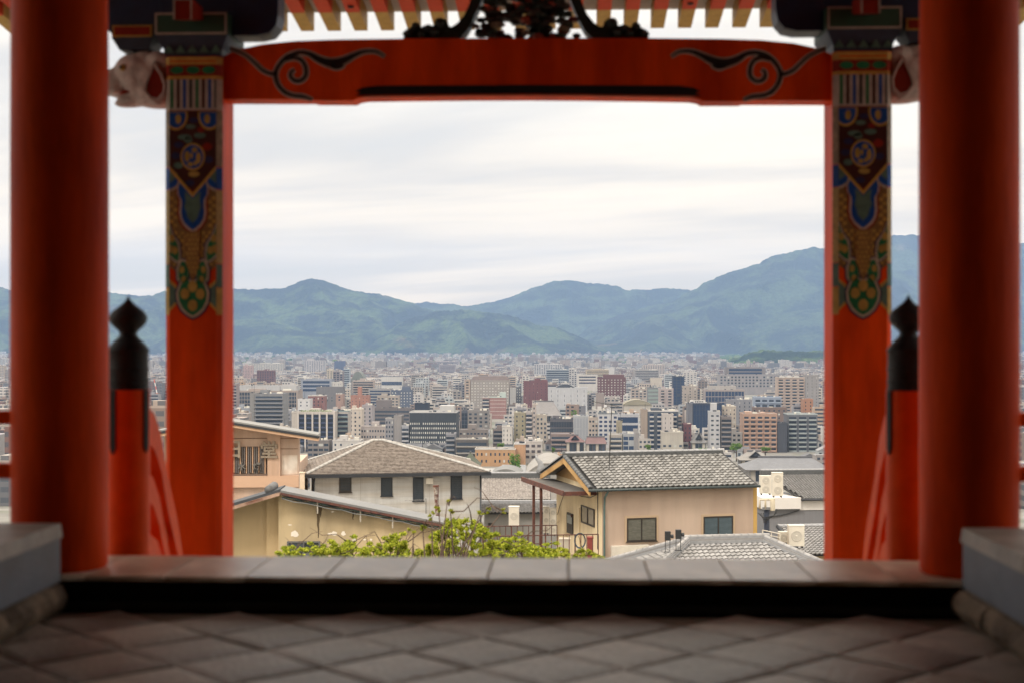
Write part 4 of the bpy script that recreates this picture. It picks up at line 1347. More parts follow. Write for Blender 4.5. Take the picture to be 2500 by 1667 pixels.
tool_box(1434, 1448, 1312, 1340, 63, 'storage_bin', 'small dark red bin behind the terrace railing', 'bin', mat('red_bin', (.25, .05, .04), .6, .2, 5))
tool_box(1366, 1392, 1315, 1340, 63.4, 'storage_cabinet', 'beige cabinet behind the terrace railing', 'cabinet', mat('beige_cabinet', (.45, .40, .33), .6, .1, 4))

# ---- ochre house with the stained front wall
H = House('stained_house', 'ochre house with a stained peeling wall and rusty roof edge', 'house', 680, 45, 4)
OCW = mat('stained_ochre_plaster', '#c8b38e', 0.9, 0.10, 0.55, bump=0.2, bscale=24, stretch=(1, 1, .45), col2='#98896f', fac=(0.49, 0.60), streak=.12)
OCD = mat('ochre_plaster', '#bda680', 0.9, 0.06, 0.6, bump=0.15, bscale=24, streak=.07)
xr_ = H.f(1098, 1300)[0]
xl_ = H.f(470, 1300, .55)[0]
pk = H.f(684, 1196, -.3)
rr = H.f(1112, 1279, -.3)
lf = H.f(470, 1256, -.3)
zat = lambda x: pk[1] + (rr[1] - pk[1]) * (x - pk[0]) / (rr[0] - pk[0]) if x > pk[0] else pk[1] + (lf[1] - pk[1]) * (x - pk[0]) / (lf[0] - pk[0])
MB().plate([(0, 0), (xr_, 0), (xr_, zat(xr_) - .16), (.02, zat(.02) - .16), (0, zat(0) - .16)], 0, .9).build('wall', OCW, H.o)
MB().plate([(xl_, 0), (-.001, 0), (-.001, zat(-.01) - .18), (xl_, zat(xl_) - .18)], .55, .9).build('recessed_wall', OCD, H.o)
MB().box(xl_, .901, 0, xr_ - .5, 7.5, zat(xr_) - 1.2).build('rear_wing', OCD, H.o)
xp0 = H.f(651, 1300, .4)[0]
MB().plate([(xp0, 0), (-.012, 0), (-.012, zat(-.02) - .19), (xp0, zat(xp0) - .19)], .38, .548).build('pilaster', OCD, H.o)
def roof_slab(a, b_, y0, y1, th, mt, name, par):
    return MB().hexa([(a[0], y0, a[1] - th), (b_[0], y0, b_[1] - th), (b_[0], y1, b_[1] - th), (a[0], y1, a[1] - th)], [(a[0], y0, a[1]), (b_[0], y0, b_[1]), (b_[0], y1, b_[1]), (a[0], y1, a[1])]).build(name, mt, par)
roof_slab((pk[0] + .02, pk[1] + .02), rr, -.42, .95, .07, GALV, 'roof_sheet', H.o)
roof_slab(lf, (pk[0] + .0, pk[1] + .05), -.42, .95, .09, mat('charcoal_roof', (.045, .05, .06), .6, .2, 3), 'roof_sheet', H.o)
roof_slab((pk[0] + .02, pk[1] - .055), (rr[0], rr[1] - .075), -.45, -.36, .07, RUST, 'fascia', H.o)
roof_slab((lf[0], lf[1] - .095), (pk[0], pk[1] - .05), -.45, -.36, .10, mat('pinkish_fascia', '#a78a78', .8, .25, 5, col2='#6d4a3c'), 'fascia', H.o)
MB().tube([(pk[0] - .35, -.38, pk[1] + .03), (pk[0] - .35, .9, pk[1] + .03)], .14, 10).build('ridge_roll', mat('grey_ridge_roll', (.12, .12, .125), .6, .2, 3), H.o, smooth=True)
for k, (dz, r_, m) in enumerate(((-.13, .028, CABLE), (-.17, .022, PIPEG), (-.20, .018, CABLE), (-.23, .014, mat('grey_cable', (.25, .26, .26), .6, .1, 4)))):
    pts = []
    for i in range(15):
        x = .15 + (rr[0] - .3) * i / 14
        pts.append((x, -.30 - .02 * k, zat(x) + dz - .05 * math.sin(i * 1.9 + k) ** 2))
    MB().tube(pts, r_, 6).build('cable', m, H.o, smooth=True)
for uu in (778, 882, 960):
    x = H.f(uu, 1250)[0]
    MB().box(x - .02, -.36, zat(x) - .5, x + .02, -.32, zat(x) - .1).build('bracket', mat('pale_bracket', (.4, .36, .3), .7, .2, 5), H.o)
x0, z1 = H.f(701, 1320); x1, z0 = H.f(782, 1352)
window(H, H.o, x0, z0, x1, z1, -.002, FRAMEG, [GLASSB, GLASSD], 2, .05)
q = random.Random(4)
PEEL = mat('bare_white_patch', '#e6ddcf', .9, .05, 4)
for u, v, a, b_ in ((719, 1302, 11, 8), (806, 1302, 6, 3), (816, 1301, 7, 6), (838, 1302, 6, 6), (866, 1318, 6, 6), (708, 1280, 5, 1.5), (812, 1248, 4, 2), (890, 1316, 4, 2), (906, 1316, 3, 3)):
    cx_, cz_ = H.f(u, v)
    sc = 45 / FOC
    n = 13
    pts = [(cx_ + a * sc * math.cos(2 * math.pi * i / n) * q.uniform(.7, 1.15), cz_ + b_ * sc * math.sin(2 * math.pi * i / n) * q.uniform(.65, 1.2)) for i in range(n)]
    MB().plate(pts, -.004, -.0005).build('peeled_patch', PEEL, H.o)
STAIN = mat('dark_stain', '#5a4c38', .95, .3, 9, stretch=(1, 1, .2))
for u, v0, v1, w in ((777, 1224, 1312, 5), (783, 1226, 1262, 4), (862, 1240, 1268, 3.4), (868, 1242, 1256, 2.4), (760, 1221, 1228, 3), (794, 1228, 1240, 3)):
    n = 9
    L_, R_ = [], []
    for i in range(n):
        v = v0 + (v1 - v0) * i / (n - 1)
        ww = w * (1 - (i / (n - 1)) ** 1.6 * .8) * q.uniform(.7, 1.1)
        uu = u + q.uniform(-1, 1)
        L_.append(H.f(uu - ww, v)); R_.append(H.f(uu + ww, v))
    MB().plate(L_ + R_[::-1], -.003, -.0004).build('stain', STAIN, H.o)
p0 = at(733, 1203, 46.5)
vp = MB().box(-.07, -.07, -.6, .07, .07, .66).box(-.09, -.09, .661, .09, .09, .70).build('vent_pipe', mat('cream_pipe', '#d8c6b0', .7, .08, 4), None, loc=(at(738, 1203, 46.5).x, 46.5, p0.z))
tag(vp, 'cream square vent pipe rising from the ochre house roof', 'pipe')
p0 = at(1066, 1250, 52)
rp = MB().tube([(0.09, 0, -1.0), (.03, 0, .1), (0.0, 0, .45), (-.02, 0, .95)], [.075, .085, .075, .10], 8).build('rusted_stovepipe', mat('flaky_rust', (.10, .04, .035), .9, .6, 18, col2=(.3, .28, .26)), None, loc=p0)
tag(rp, 'crooked flaking rusty stovepipe against the pale grey house', 'pipe')
MB().tube([(-.02, 0, .94), (-.025, 0, 1.0)], .115, 10).build('collar', RUST, rp, loc=(0, 0, 0))
ap = at(1040, 1290, 50)
an = empty('television_antenna', ap)
tag(an, 'thin television aerial above the ochre house corner', 'antenna')
MB().tube([(0, 0, -1), (0, 0, 1.08)], .012, 5).build('mast', CABLE, an)
MB().tube([(-.75, 0, 1.0), (.02, 0, 1.03)], .008, 5).build('boom', GALV, an)
for k in range(5):
    MB().tube([(-.65 + k * .15, -.18, 1.005), (-.65 + k * .15, .18, 1.005)], .005, 4).build('element', GALV, an)

# ---- shop building with the lattice sign
H = House('shop_building', 'pinkish beige shop building with a lattice sign below a shallow gable', 'building', 400, 75, 6)
PINK = mat('pink_beige_render', '#c2ab9b', 0.85, 0.06, 0.5, bump=0.12, bscale=20, col2='#bf9f88', streak=.12)
x1_ = H.f(729, 1150)[0]
pk = H.f(552, 1024, -.9); rr = H.f(777, 1060, -.9); lf = H.f(330, 1058, -.9)
zat = lambda x: pk[1] + ((rr[1] - pk[1]) * (x - pk[0]) / (rr[0] - pk[0]) if x > pk[0] else (lf[1] - pk[1]) * (x - pk[0]) / (lf[0] - pk[0]))
MB().plate([(0, 0), (x1_, 0), (x1_, zat(x1_) - .35), (pk[0], pk[1] - .35), (0, zat(0) - .35)], 0.12, .95).build('wall', PINK, H.o)
roof_slab((pk[0], pk[1]), rr, -.9, 1.0, .08, mat('white_metal_roof', (.24, .24, .235), .5, .1, 1), 'roof_sheet', H.o)
roof_slab(lf, (pk[0] - .002, pk[1]), -.9, 1.0, .08, MATS['white_metal_roof'], 'roof_sheet', H.o)
roof_slab((pk[0], pk[1] - .081), (rr[0] + .05, rr[1] - .081), -.95, -.8, .12, FASC, 'drip_edge', H.o)
roof_slab((lf[0] - .05, lf[1] - .081), (pk[0] - .002, pk[1] - .081), -.95, -.8, .12, FASC, 'drip_edge', H.o)
roof_slab((pk[0], pk[1] - .202), (rr[0], rr[1] - .202), -.9, .118, .14, mat('beige_fascia', '#c4a184', .8, .1, 2), 'bargeboard', H.o)
roof_slab((lf[0], lf[1] - .202), (pk[0] - .002, pk[1] - .202), -.9, .118, .14, MATS['beige_fascia'], 'bargeboard', H.o)
def fp(name, u0, v0, u1, v1, y0, y1, m, par=None):
    a, b_ = H.f(u0, v0, y0), H.f(u1, v1, y0)
    return piece(name, m, par or H.o, a[0], y0, b_[1], b_[0], y1, a[1])
MB().box(.2, .951, 0, x1_ - .2, 9, zat(x1_) - 2).build('rear_wing', PINK, H.o)
fp('pilaster', 653, 1046, 684, 1162, -.10, .118, PINK)
fp('pilaster', 410, 1052, 440, 1162, -.10, .118, PINK)
fp('band', 400, 1162, 729, 1188, -.12, .118, mat('band_render', '#c7a58c', .85, .06, .8))
GROOVE = mat('groove', '#7d6350', .9, .1, 3)
fp('groove', 441, 1068.6, 652, 1069.8, .10, .119, GROOVE)
fp('groove', 685, 1068.6, 727, 1069.8, .10, .119, GROOVE)
fp('groove', 685, 1093.8, 727, 1095, .10, .119, GROOVE)
fp('patch', 688, 1110, 726, 1157, .108, .119, mat('bleached_render', '#cdb8a6', .9, .15, 2.2, col2='#d9cfc4'))
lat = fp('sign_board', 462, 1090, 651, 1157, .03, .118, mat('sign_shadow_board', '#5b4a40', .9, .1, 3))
SLAT = [mat('slat_tan', '#bf9c80', .8, .15, 6), mat('slat_grey', '#6f6a68', .8, .2, 6)]
for k in range(37):
    u = 464 + k * 5.05
    fp('slat', u, 1089 + (k % 3), u + 2.6, 1155.5 - (k * 7 % 4), -.05, .028, SLAT[1 if k % 3 else 0], H.o)
fp('rail', 460, 1156.2, 652, 1160, -.07, .116, mat('sign_rail', '#6b594e', .8, .1, 4))
def glyph(ch, u, v, h, y, m, parent, name='letter'):
    cu = bpy.data.curves.new('letter', 'FONT')
    cu.body = ch
    cu.size = 1.0
    cu.extrude = 0.035
    cu.offset = 0.022
    cu.resolution_u = 3
    to = bpy.data.objects.new('letter_outline', cu)
    COL.objects.link(to)
    dg = bpy.context.evaluated_depsgraph_get()
    dg.update()
    me = bpy.data.meshes.new_from_object(to.evaluated_get(dg))
    bpy.data.objects.remove(to, do_unlink=True)
    vs = [v_.co.copy() for v_ in me.vertices]
    lo = Vector([min(p[i] for p in vs) for i in range(3)])
    hi = Vector([max(p[i] for p in vs) for i in range(3)])
    c = (lo + hi) / 2
    k = h / (hi.y - lo.y)
    for v_ in me.vertices:
        p = v_.co - c
        v_.co = (p.x * k, -p.z * 1.2, p.y * k)
    me.materials.clear()
    me.materials.append(m)
    x, z = H.f(u, v, y)
    return link(name, me, parent, (x, y, z))
SIGNB = mat('bronze_letter', '#8f8272', .6, .15, 5)
hpx = 75 / FOC
for ch, u in (('朝', 487), ('日', 570), ('堂', 657)):
    glyph(ch, u, 1096, 42 * hpx, -.16, SIGNB, H.o)
for ch, u in (('清', 553), ('水', 590), ('焼', 627)):
    glyph(ch, u, 1137, 20 * hpx, -.12, mat('steel_letter', '#6e6a66', .5, .15, 5), H.o)

# ---- hip roof of pale tiles at the foot of the view
H = House('hip_roof_house', 'low house under a pale silver tiled hip roof with heavy grey ridges', 'house', 1640, 55, 12)
yr = 3.0
a_ = H.f(1674, 1301, yr); b_ = H.f(1866, 1299, yr)
zrd = (a_[1] + b_[1]) / 2 - .40
run = 3.5
ze = zrd - run * .46
A0, A1 = Vector((a_[0] + .1, yr, zrd)), Vector((b_[0] - .05, yr, zrd))
E0, E1 = Vector((A0.x - run, yr - run, ze)), Vector((A1.x + run, yr - run, ze))
B0, B1 = Vector((A0.x - run, yr + run, ze)), Vector((A1.x + run, yr + run, ze))
MB().box(E0.x + .5, yr - run + .5, 0, E1.x - .5, yr + run - .5, ze).build('wall', CREAMW, H.o)
UND = MATS['roof_underlay']
for pts in ((E0, E1, A1, A0), (B0, E0, A0), (E1, B1, A1), (B1, B0, A0, A1)):
    slope_deck(H.o, pts, UND, th=.12)
sv = Vector((0, run, zrd - ze))
Ls = sv.length
sv.normalize()
wt_ = .222
W_ = E1.x - E0.x
tiled_slope(H.o, E0 + Vector((0, 0, .03)) + Vector((0, -.03, 0)), Vector((1, 0, 0)), sv, Ls, lambda s: s / Ls * run + .05, lambda s: W_ - s / Ls * run - .12, wt_, TILEP, limit=300, l=.235)
lv = Vector((run, 0, zrd - ze)).normalized()
tiled_slope(H.o, B0 + Vector((0, 0, .03)), Vector((0, -1, 0)), lv, Ls, lambda s: s / Ls * run + .05, lambda s: 2 * run - s / Ls * run - .12, wt_, TILEP, limit=0, l=.235, name='side_tile')
rv = Vector((-run, 0, zrd - ze)).normalized()
tiled_slope(H.o, E1 + Vector((0, 0, .03)), Vector((0, 1, 0)), rv, Ls, lambda s: s / Ls * run + .05, lambda s: 2 * run - s / Ls * run - .12, wt_, TILEP, limit=0, l=.235, name='side_tile')
for p, r_ in ((E0, A0), (E1, A1), (B0, A0), (B1, A1)):
    d = (r_ - p).normalized()
    s_ = d.cross(Vector((0, 0, 1))).normalized()
    up = s_.cross(d)
    for hw, z0, z1, m in ((.16, .02, .12, RIDGE), (.13, .122, .19, TILEP), (.10, .192, .25, RIDGE)):
        ring = lambda c: [c + s_ * hw + up * z0, c - s_ * hw + up * z0, c - s_ * hw + up * z1, c + s_ * hw + up * z1]
        b4, t4 = ring(p), ring(r_)
        MB().add(b4 + t4, [(3, 2, 1, 0), (4, 5, 6, 7), (0, 1, 5, 4), (1, 2, 6, 5), (2, 3, 7, 6), (3, 0, 4, 7)]).build('hip_course', m, H.o)
    caps(H.o, p + up * .25, r_ + up * .25, .085, .30, TILEP, 'hip_cap')
for hw, z0, z1, m in ((.17, .0, .12, RIDGE), (.14, .122, .20, TILEP), (.11, .202, .28, RIDGE)):
    MB().box(A0.x - .25, yr - hw, zrd + z0, A1.x + .25, yr + hw, zrd + z1).build('ridge_course', m, H.o)
caps(H.o, A0 + Vector((-.25, 0, .281)), A1 + Vector((.25, 0, .281)), .09, .30, TILEP, 'ridge_cap')

def spotlight(u, v, Y, label):
    p = at(u, v, Y)
    r = empty('spotlight', p)
    tag(r, label, 'spotlight', 'black spotlights on the pale hip roof')
    MB().box(-.13, -.10, .20, .10, .08, .56).build('housing', BLKP, r)
    MB().lathe([(.04, 0), (.075, .02), (.08, .12)], (0, 0, 0), 14).build('lamp_head', BLKP, r, smooth='auto', loc=(.10, 0, .36))
    COL.objects[-1].rotation_euler = (0, R(90), 0)
    for x in (-.12, .06):
        MB().box(x, -.012, -.25, x + .025, .012, .199).build('leg', BLKP, r)
    MB().box(-.16, -.03, -.28, .12, .03, -.251).build('foot', BLKP, r)
spotlight(1631, 1330, 57, 'black spotlight on a stand, farther from the roof ridge')
spotlight(1657, 1326, 57, 'black spotlight on a stand, nearer to the roof ridge')

# ---- outdoor air conditioners
def air_conditioner(u0, u1, v0, v1, Y, rot, label, fans=2, dep=.45, group='outdoor air conditioners'):
    p0, p1 = at(u0, v1, Y), at(u1, v0, Y)
    h = p1.z - p0.z
    w = (p1.x - p0.x) / max(.5, math.cos(R(rot)) + .0)
    r = empty('air_conditioner', (p0.x, Y, p0.z), R(rot))
    tag(r, label, 'air conditioner', group)
    MB().box(0, 0, .04, w, dep, h).build('casing', WHITEP, r)
    MB().box(-.012, -.012, h + .001, w + .012, dep + .012, h + .025).build('lid', WHITEP, r)
    for x in (.06, w - .12):
        MB().box(x, .02, -.06, x + .06, dep - .02, .039).build('foot', BLKP, r)
    for k in range(fans):
        rr_ = min(w * .36, h / fans * .40)
        zc = h * (k + .5) / fans + .02
        g = MB().lathe([(rr_, -.001), (rr_, .012), (rr_ * .86, .02), (rr_ * .84, .004)], (0, 0, 0), 22).build('fan_guard', mat('grille_grey', (.52, .49, .43), .6, .1, 5), r, smooth='auto', loc=(w * .5, -.001, zc))
        g.rotation_euler = (R(90), 0, 0)
        hb = MB().lathe([(rr_ * .2, .0), (rr_ * .2, .015), (rr_ * .05, .03)], (0, 0, 0), 12).build('fan_hub', WHITEP, r, smooth='auto', loc=(w * .5, -.003, zc))
        hb.rotation_euler = (R(90), 0, 0)
    for k in range(8):
        z = h * (.12 + .1 * k)
        piece('side_vent', BLKP, r, w + .0005, dep * .55, z, w + .006, dep * .92, z + h * .055)
    return r
air_conditioner(1856, 1884, 1162, 1205, 84, 0, 'left of two tall ivory air conditioners beside the grey tiled roof', 2, .5)
air_conditioner(1886, 1912, 1154, 1211, 82, 0, 'taller right of two ivory air conditioners beside the grey tiled roof', 2, .5)
air_conditioner(1926, 1964, 1283, 1334, 70, 0, 'stained ivory air conditioner standing behind the pale hip roof', 1, .5)
air_conditioner(1902, 1925, 1299, 1325, 70.5, 0, 'short ivory air conditioner beside the stained one', 1, .4)
air_conditioner(1242, 1267, 1237, 1283, 76, 0, 'single ivory air conditioner by the rusty pipes of the terrace', 1, .5)
air_conditioner(1326, 1341, 1237, 1302, 72, 0, 'slim white louvred cabinet left of the cream wall', 3, .5)
air_conditioner(1342, 1358, 1241, 1305, 70.5, 0, 'slim white louvred cabinet touching the cream wall', 3, .5)

# ---- grey clad house with the small-tile roof on the far right
H = House('grey_clad_house', 'grey clad house with white fascia and dense small roof tiles', 'house', 1865, 90, 8)
x0, z1 = H.f(1862, 1241)
x9 = H.f(2110, 1230)[0]
GCL = mat('grey_cladding', '#77777b', .7, .08, 1.0, stretch=(6, 6, .3))
MB().box(0, 0, 0, x9, 8, z1).build('wall', GCL, H.o)
WF = mat('white_fascia', '#d8d4d0', .6, .06, 1)
xm = H.f(1953, 1230)[0]
MB().box(-.15, -.25, z1 + .001, xm, 8, H.f(1900, 1213)[1]).build('fascia', WF, H.o)
MB().box(xm + .001, -.05, z1 - .1, x9, -.001, H.f(1960, 1219)[1]).build('fascia', WF, H.o)
zt_ = H.f(1960, 1217, -.3)[1]
yrr = 3.6
zrr = H.f(1960, 1157, yrr)[1]
xr0 = H.f(1905, 1217, -.3)[0]
slope_deck(H.o, [(xm, -.3, zt_), (x9, -.3, zt_), (x9, yrr, zrr), (xr0, yrr, zrr)], UND)
bv = Vector((0, yrr + .3, zrr - zt_))
Ls = bv.length
tiled_slope(H.o, Vector((xm, -.34, zt_ + .02)), Vector((1, 0, 0)), bv.normalized(), Ls, lambda s: -(xm - xr0) * s / Ls, lambda s: x9 - xm - .1, .19, TILEP, limit=0, l=.20, name='small_tile')
MB().box(xr0 - .2, yrr - .15, zrr, x9, yrr + .15, zrr + .30).build('ridge_course', TILED, H.o)
caps(H.o, (xr0 - .2, yrr, zrr + .30), (x9, yrr, zrr + .30), .09, .3, RIDGE, 'ridge_cap')
MB().tube([(xm, -.36, zt_ - .04), (x9, -.36, zt_ - .04)], .07, 8).build('gutter', FASC, H.o, smooth=True)
MB().tube([(.4, -.06, z1 - .5), (xm * .6, -.06, z1 - .35), (xm - .1, -.08, z1 - .12)], .035, 6).build('conduit', CABLE, H.o)
p = at(1865, 1300, 76)
up_ = empty('utility_pole', (at(1872, 1300, 76).x, 76, gz(76)))
tag(up_, 'dark blue utility pole with insulators between the tan and grey houses', 'utility pole')
z0 = up_.location.z
zz_ = lambda v: at(1870, v, 76).z - z0
MB().tube([(0, 0, 0), (0, 0, zz_(1238))], .15, 10).build('shaft', mat('dark_blue_pole', (.05, .065, .10), .6, .15, 3), up_, smooth='auto')
MB().box(-.25, -.25, zz_(1242), .25, -.12, zz_(1236)).build('bracket', GALV, up_)
MB().lathe([(.12, 0), (.13, .05), (.13, .52), (.12, .56)], (.28, -.2, zz_(1244)), 14).build('transformer', mat('cream_transformer', '#cfc6b0', .5, .1, 3), up_, smooth='auto')
for x in (-.4, -.1):
    MB().tube([(x, -.2, zz_(1240)), (x, -.2, zz_(1218)), (x + .5, -.2, zz_(1217))], .06, 8).build('insulator', mat('cream_insulator', '#cbbfa6', .5, .15, 6), up_, smooth=True)
for k in range(4):
    MB().tube([(-.5 + .1 * k, -.2, zz_(1250)), (-.2, -.22, zz_(1262 + 4 * k)), (.35, -.2, zz_(1256)), (.5, -.2, zz_(1240 + 3 * k))], .025, 6).build('cable', CABLE, up_, smooth=True)
o = railing('pipe_railing', 'pale pipe rail on the roof edge behind the pale hip roof', [foot(1862, 1293, 68, .3), foot(1905, 1302, 66, .3)], .3, 2.5, .02, WHITEP)
o['group'] = 'pipe rails'

# ---- dense-tiled house between the grey and tan houses
H = House('small_tile_house', 'old house with dense grey-white tiles and a horned ridge end', 'house', 1180, 115, 3)
x9 = H.f(1345, 1200)[0]
yr = 3.8
zr2 = H.f(1250, 1166, yr)[1]; ze = H.f(1250, 1219, -.4)[1]
MB().box(.2, 0, 0, x9 - .3, 7.4, ze).build('wall', mat('dark_wall', (.05, .05, .055), .8, .2, 2), H.o)
x0 = H.f(1150, 1200)[0]
slope_deck(H.o, [(x0, -.4, ze), (x9, -.4, ze), (x9, yr, zr2), (x0, yr, zr2)], UND)
slope_deck(H.o, [(x9, 8, ze), (x0, 8, ze), (x0, yr, zr2), (x9, yr, zr2)], TILEP)
bv = Vector((0, yr + .4, zr2 - ze)); Ls = bv.length
TILEM = mat('mottled_small_tile', (.29, .265, .25), .55, .15, 9, rand=.2, island=.25)
tiled_slope(H.o, Vector((x0, -.45, ze + .02)), Vector((1, 0, 0)), bv.normalized(), Ls, lambda s: 0, lambda s: x9 - x0 - .1, .225, TILEM, limit=0, l=.26, name='small_tile')
for hw, z0, z1 in ((.2, 0, .2), (.16, .202, .42)):
    MB().box(x0, yr - hw, zr2 + z0, x9 + .1, yr + hw, zr2 + z1).build('ridge_course', TILED, H.o)
caps(H.o, (x0, yr, zr2 + .42), (x9, yr, zr2 + .42), .13, .4, RIDGE, 'ridge_cap')
xh = H.f(1318, 1165, yr)[0]
MB().tube([(xh, yr, zr2 + .4), (xh + .12, yr, zr2 + .9), (xh + .02, yr, zr2 + 1.3), (xh - .28, yr, zr2 + 1.65), (xh - .34, yr, zr2 + 2.0)], [.34, .30, .22, .13, .04], 10).build('horned_ridge_end', RIDGE, H.o, smooth=True)
H = House('low_outbuilding', 'low grey outbuilding with a pale tiled lean-to roof behind the railing', 'building', 1183, 90, 4)
x9 = H.f(1365, 1200)[0]
ze = H.f(1250, 1250, -.3)[1]; zt_ = H.f(1250, 1228, 2.5)[1]
MB().box(0, 0, 0, x9, 5, ze - .05).build('wall', mat('grey_render', '#8c8a86', .85, .1, 1), H.o)
slope_deck(H.o, [(-.3, -.35, ze), (x9, -.35, ze), (x9, 2.5, zt_), (-.3, 2.5, zt_)], UND)
bv = Vector((0, 2.85, zt_ - ze)); Ls = bv.length
tiled_slope(H.o, Vector((-.3, -.4, ze + .02)), Vector((1, 0, 0)), bv.normalized(), Ls, lambda s: 0, lambda s: x9 + .2, .225, TILEP, limit=0, l=.25, name='small_tile')
MB().box(-.3, 2.3, zt_, x9, 2.75, zt_ + .2).build('ridge_course', RIDGE, H.o)
x0, z1 = H.f(1192, 1275); x1, z0 = H.f(1203, 1284)
window(H, H.o, x0, z0, x1, z1, -.002, FRAMEB, GLASSD, 1, .05, sill=False)
# small pale tile roof tucked in at the right
H = House('small_pale_roof_shed', 'small shed with a pale tiled roof beside the stained air conditioner', 'shed', 1962, 72, 10)
x9 = H.f(2090, 1300)[0]
ze = H.f(2000, 1352, -.3)[1]; zt_ = H.f(2000, 1284, 3.2)[1]
MB().box(0, 0, 0, x9, 5.6, ze - .05).build('wall', OCD, H.o)
slope_deck(H.o, [(-.3, -.35, ze), (x9, -.35, ze), (x9, 3.2, zt_), (-.3, 3.2, zt_)], UND)
bv = Vector((0, 3.55, zt_ - ze)); Ls = bv.length
tiled_slope(H.o, Vector((-.3, -.4, ze + .02)), Vector((1, 0, 0)), bv.normalized(), Ls, lambda s: 0, lambda s: x9 + .2, .225, TILEP, limit=0, l=.25, name='small_tile')
caps(H.o, (-.3, 3.2, zt_ + .05), (x9, 3.2, zt_ + .05), .12, .3, RIDGE, 'ridge_cap')
MB().tube([(-.3, -.4, ze), (-.3, 3.2, zt_ + .05)], .1, 8).build('verge_roll', FASC, H.o, smooth=True)

# television aerial on the tan house
ap = at(1487, 1112, 67)
an = empty('rooftop_aerial', ap)
tag(an, 'tall television aerial with a slanting comb of rods above the tile roof', 'antenna')
tp_ = at(1494, 984, 67) - ap
MB().tube([(0, 0, -.6), tp_], .022, 6).build('mast', CABLE, an)
e0, e1 = at(1447, 979, 67) - ap, at(1511, 991, 67) - ap
MB().tube([e0, e1], .014, 5).build('boom', CABLE, an)
for k in range(18):
    c = e0.lerp(e1, k / 17)
    MB().tube([c + Vector((-.05, -.2, -.045)), c + Vector((.05, .2, .045))], .008, 4).build('element', CABLE, an)
MB().tube([at(1478, 992, 67) - ap, at(1494, 1000, 67) - ap, at(1504, 993, 67) - ap], .012, 5).build('brace', GALV, an)
# ================================================================ the city
WG = mat('city_glass', (0.035, 0.045, 0.062), 0.25, 0.25, 0.4, rand=0.45, spec=0.5)
WGW = mat('curtained_city_glass', (0.42, 0.42, 0.40), 0.5, 0.2, 0.5, rand=0.3)
NAVYG = mat('navy_glass', (0.022, 0.040, 0.085), 0.2, 0.3, 0.15, spec=0.6)
TEALG = mat('teal_panel', (0.22, 0.32, 0.34), 0.4, 0.1, 0.5)
ROOFT = mat('flat_roof', (0.24, 0.24, 0.25), 0.9, 0.2, 0.3)
TANK = mat('water_tank', (0.60, 0.57, 0.50), 0.6, 0.1, 1.0)
CMAT = {}
def cm(h):
    """City wall paint: lightly weathered, colour from the photograph's daylight tone."""
    if h not in CMAT:
        c0 = lin(h)
        g_ = sum(c0) / 3
        c = [min(.70, max(.01, (g_ + (x - g_) * .68) * w_)) for x, w_ in zip(c0, (.72, .715, .72))]
        CMAT[h] = mat('wall_' + h.strip('#'), tuple(c), .85, .10, .22, stretch=(1, 1, .5), streak=.12)
    return CMAT[h]
LAND = []                                               # (phrase, u0, u1, vt, vb, Y)
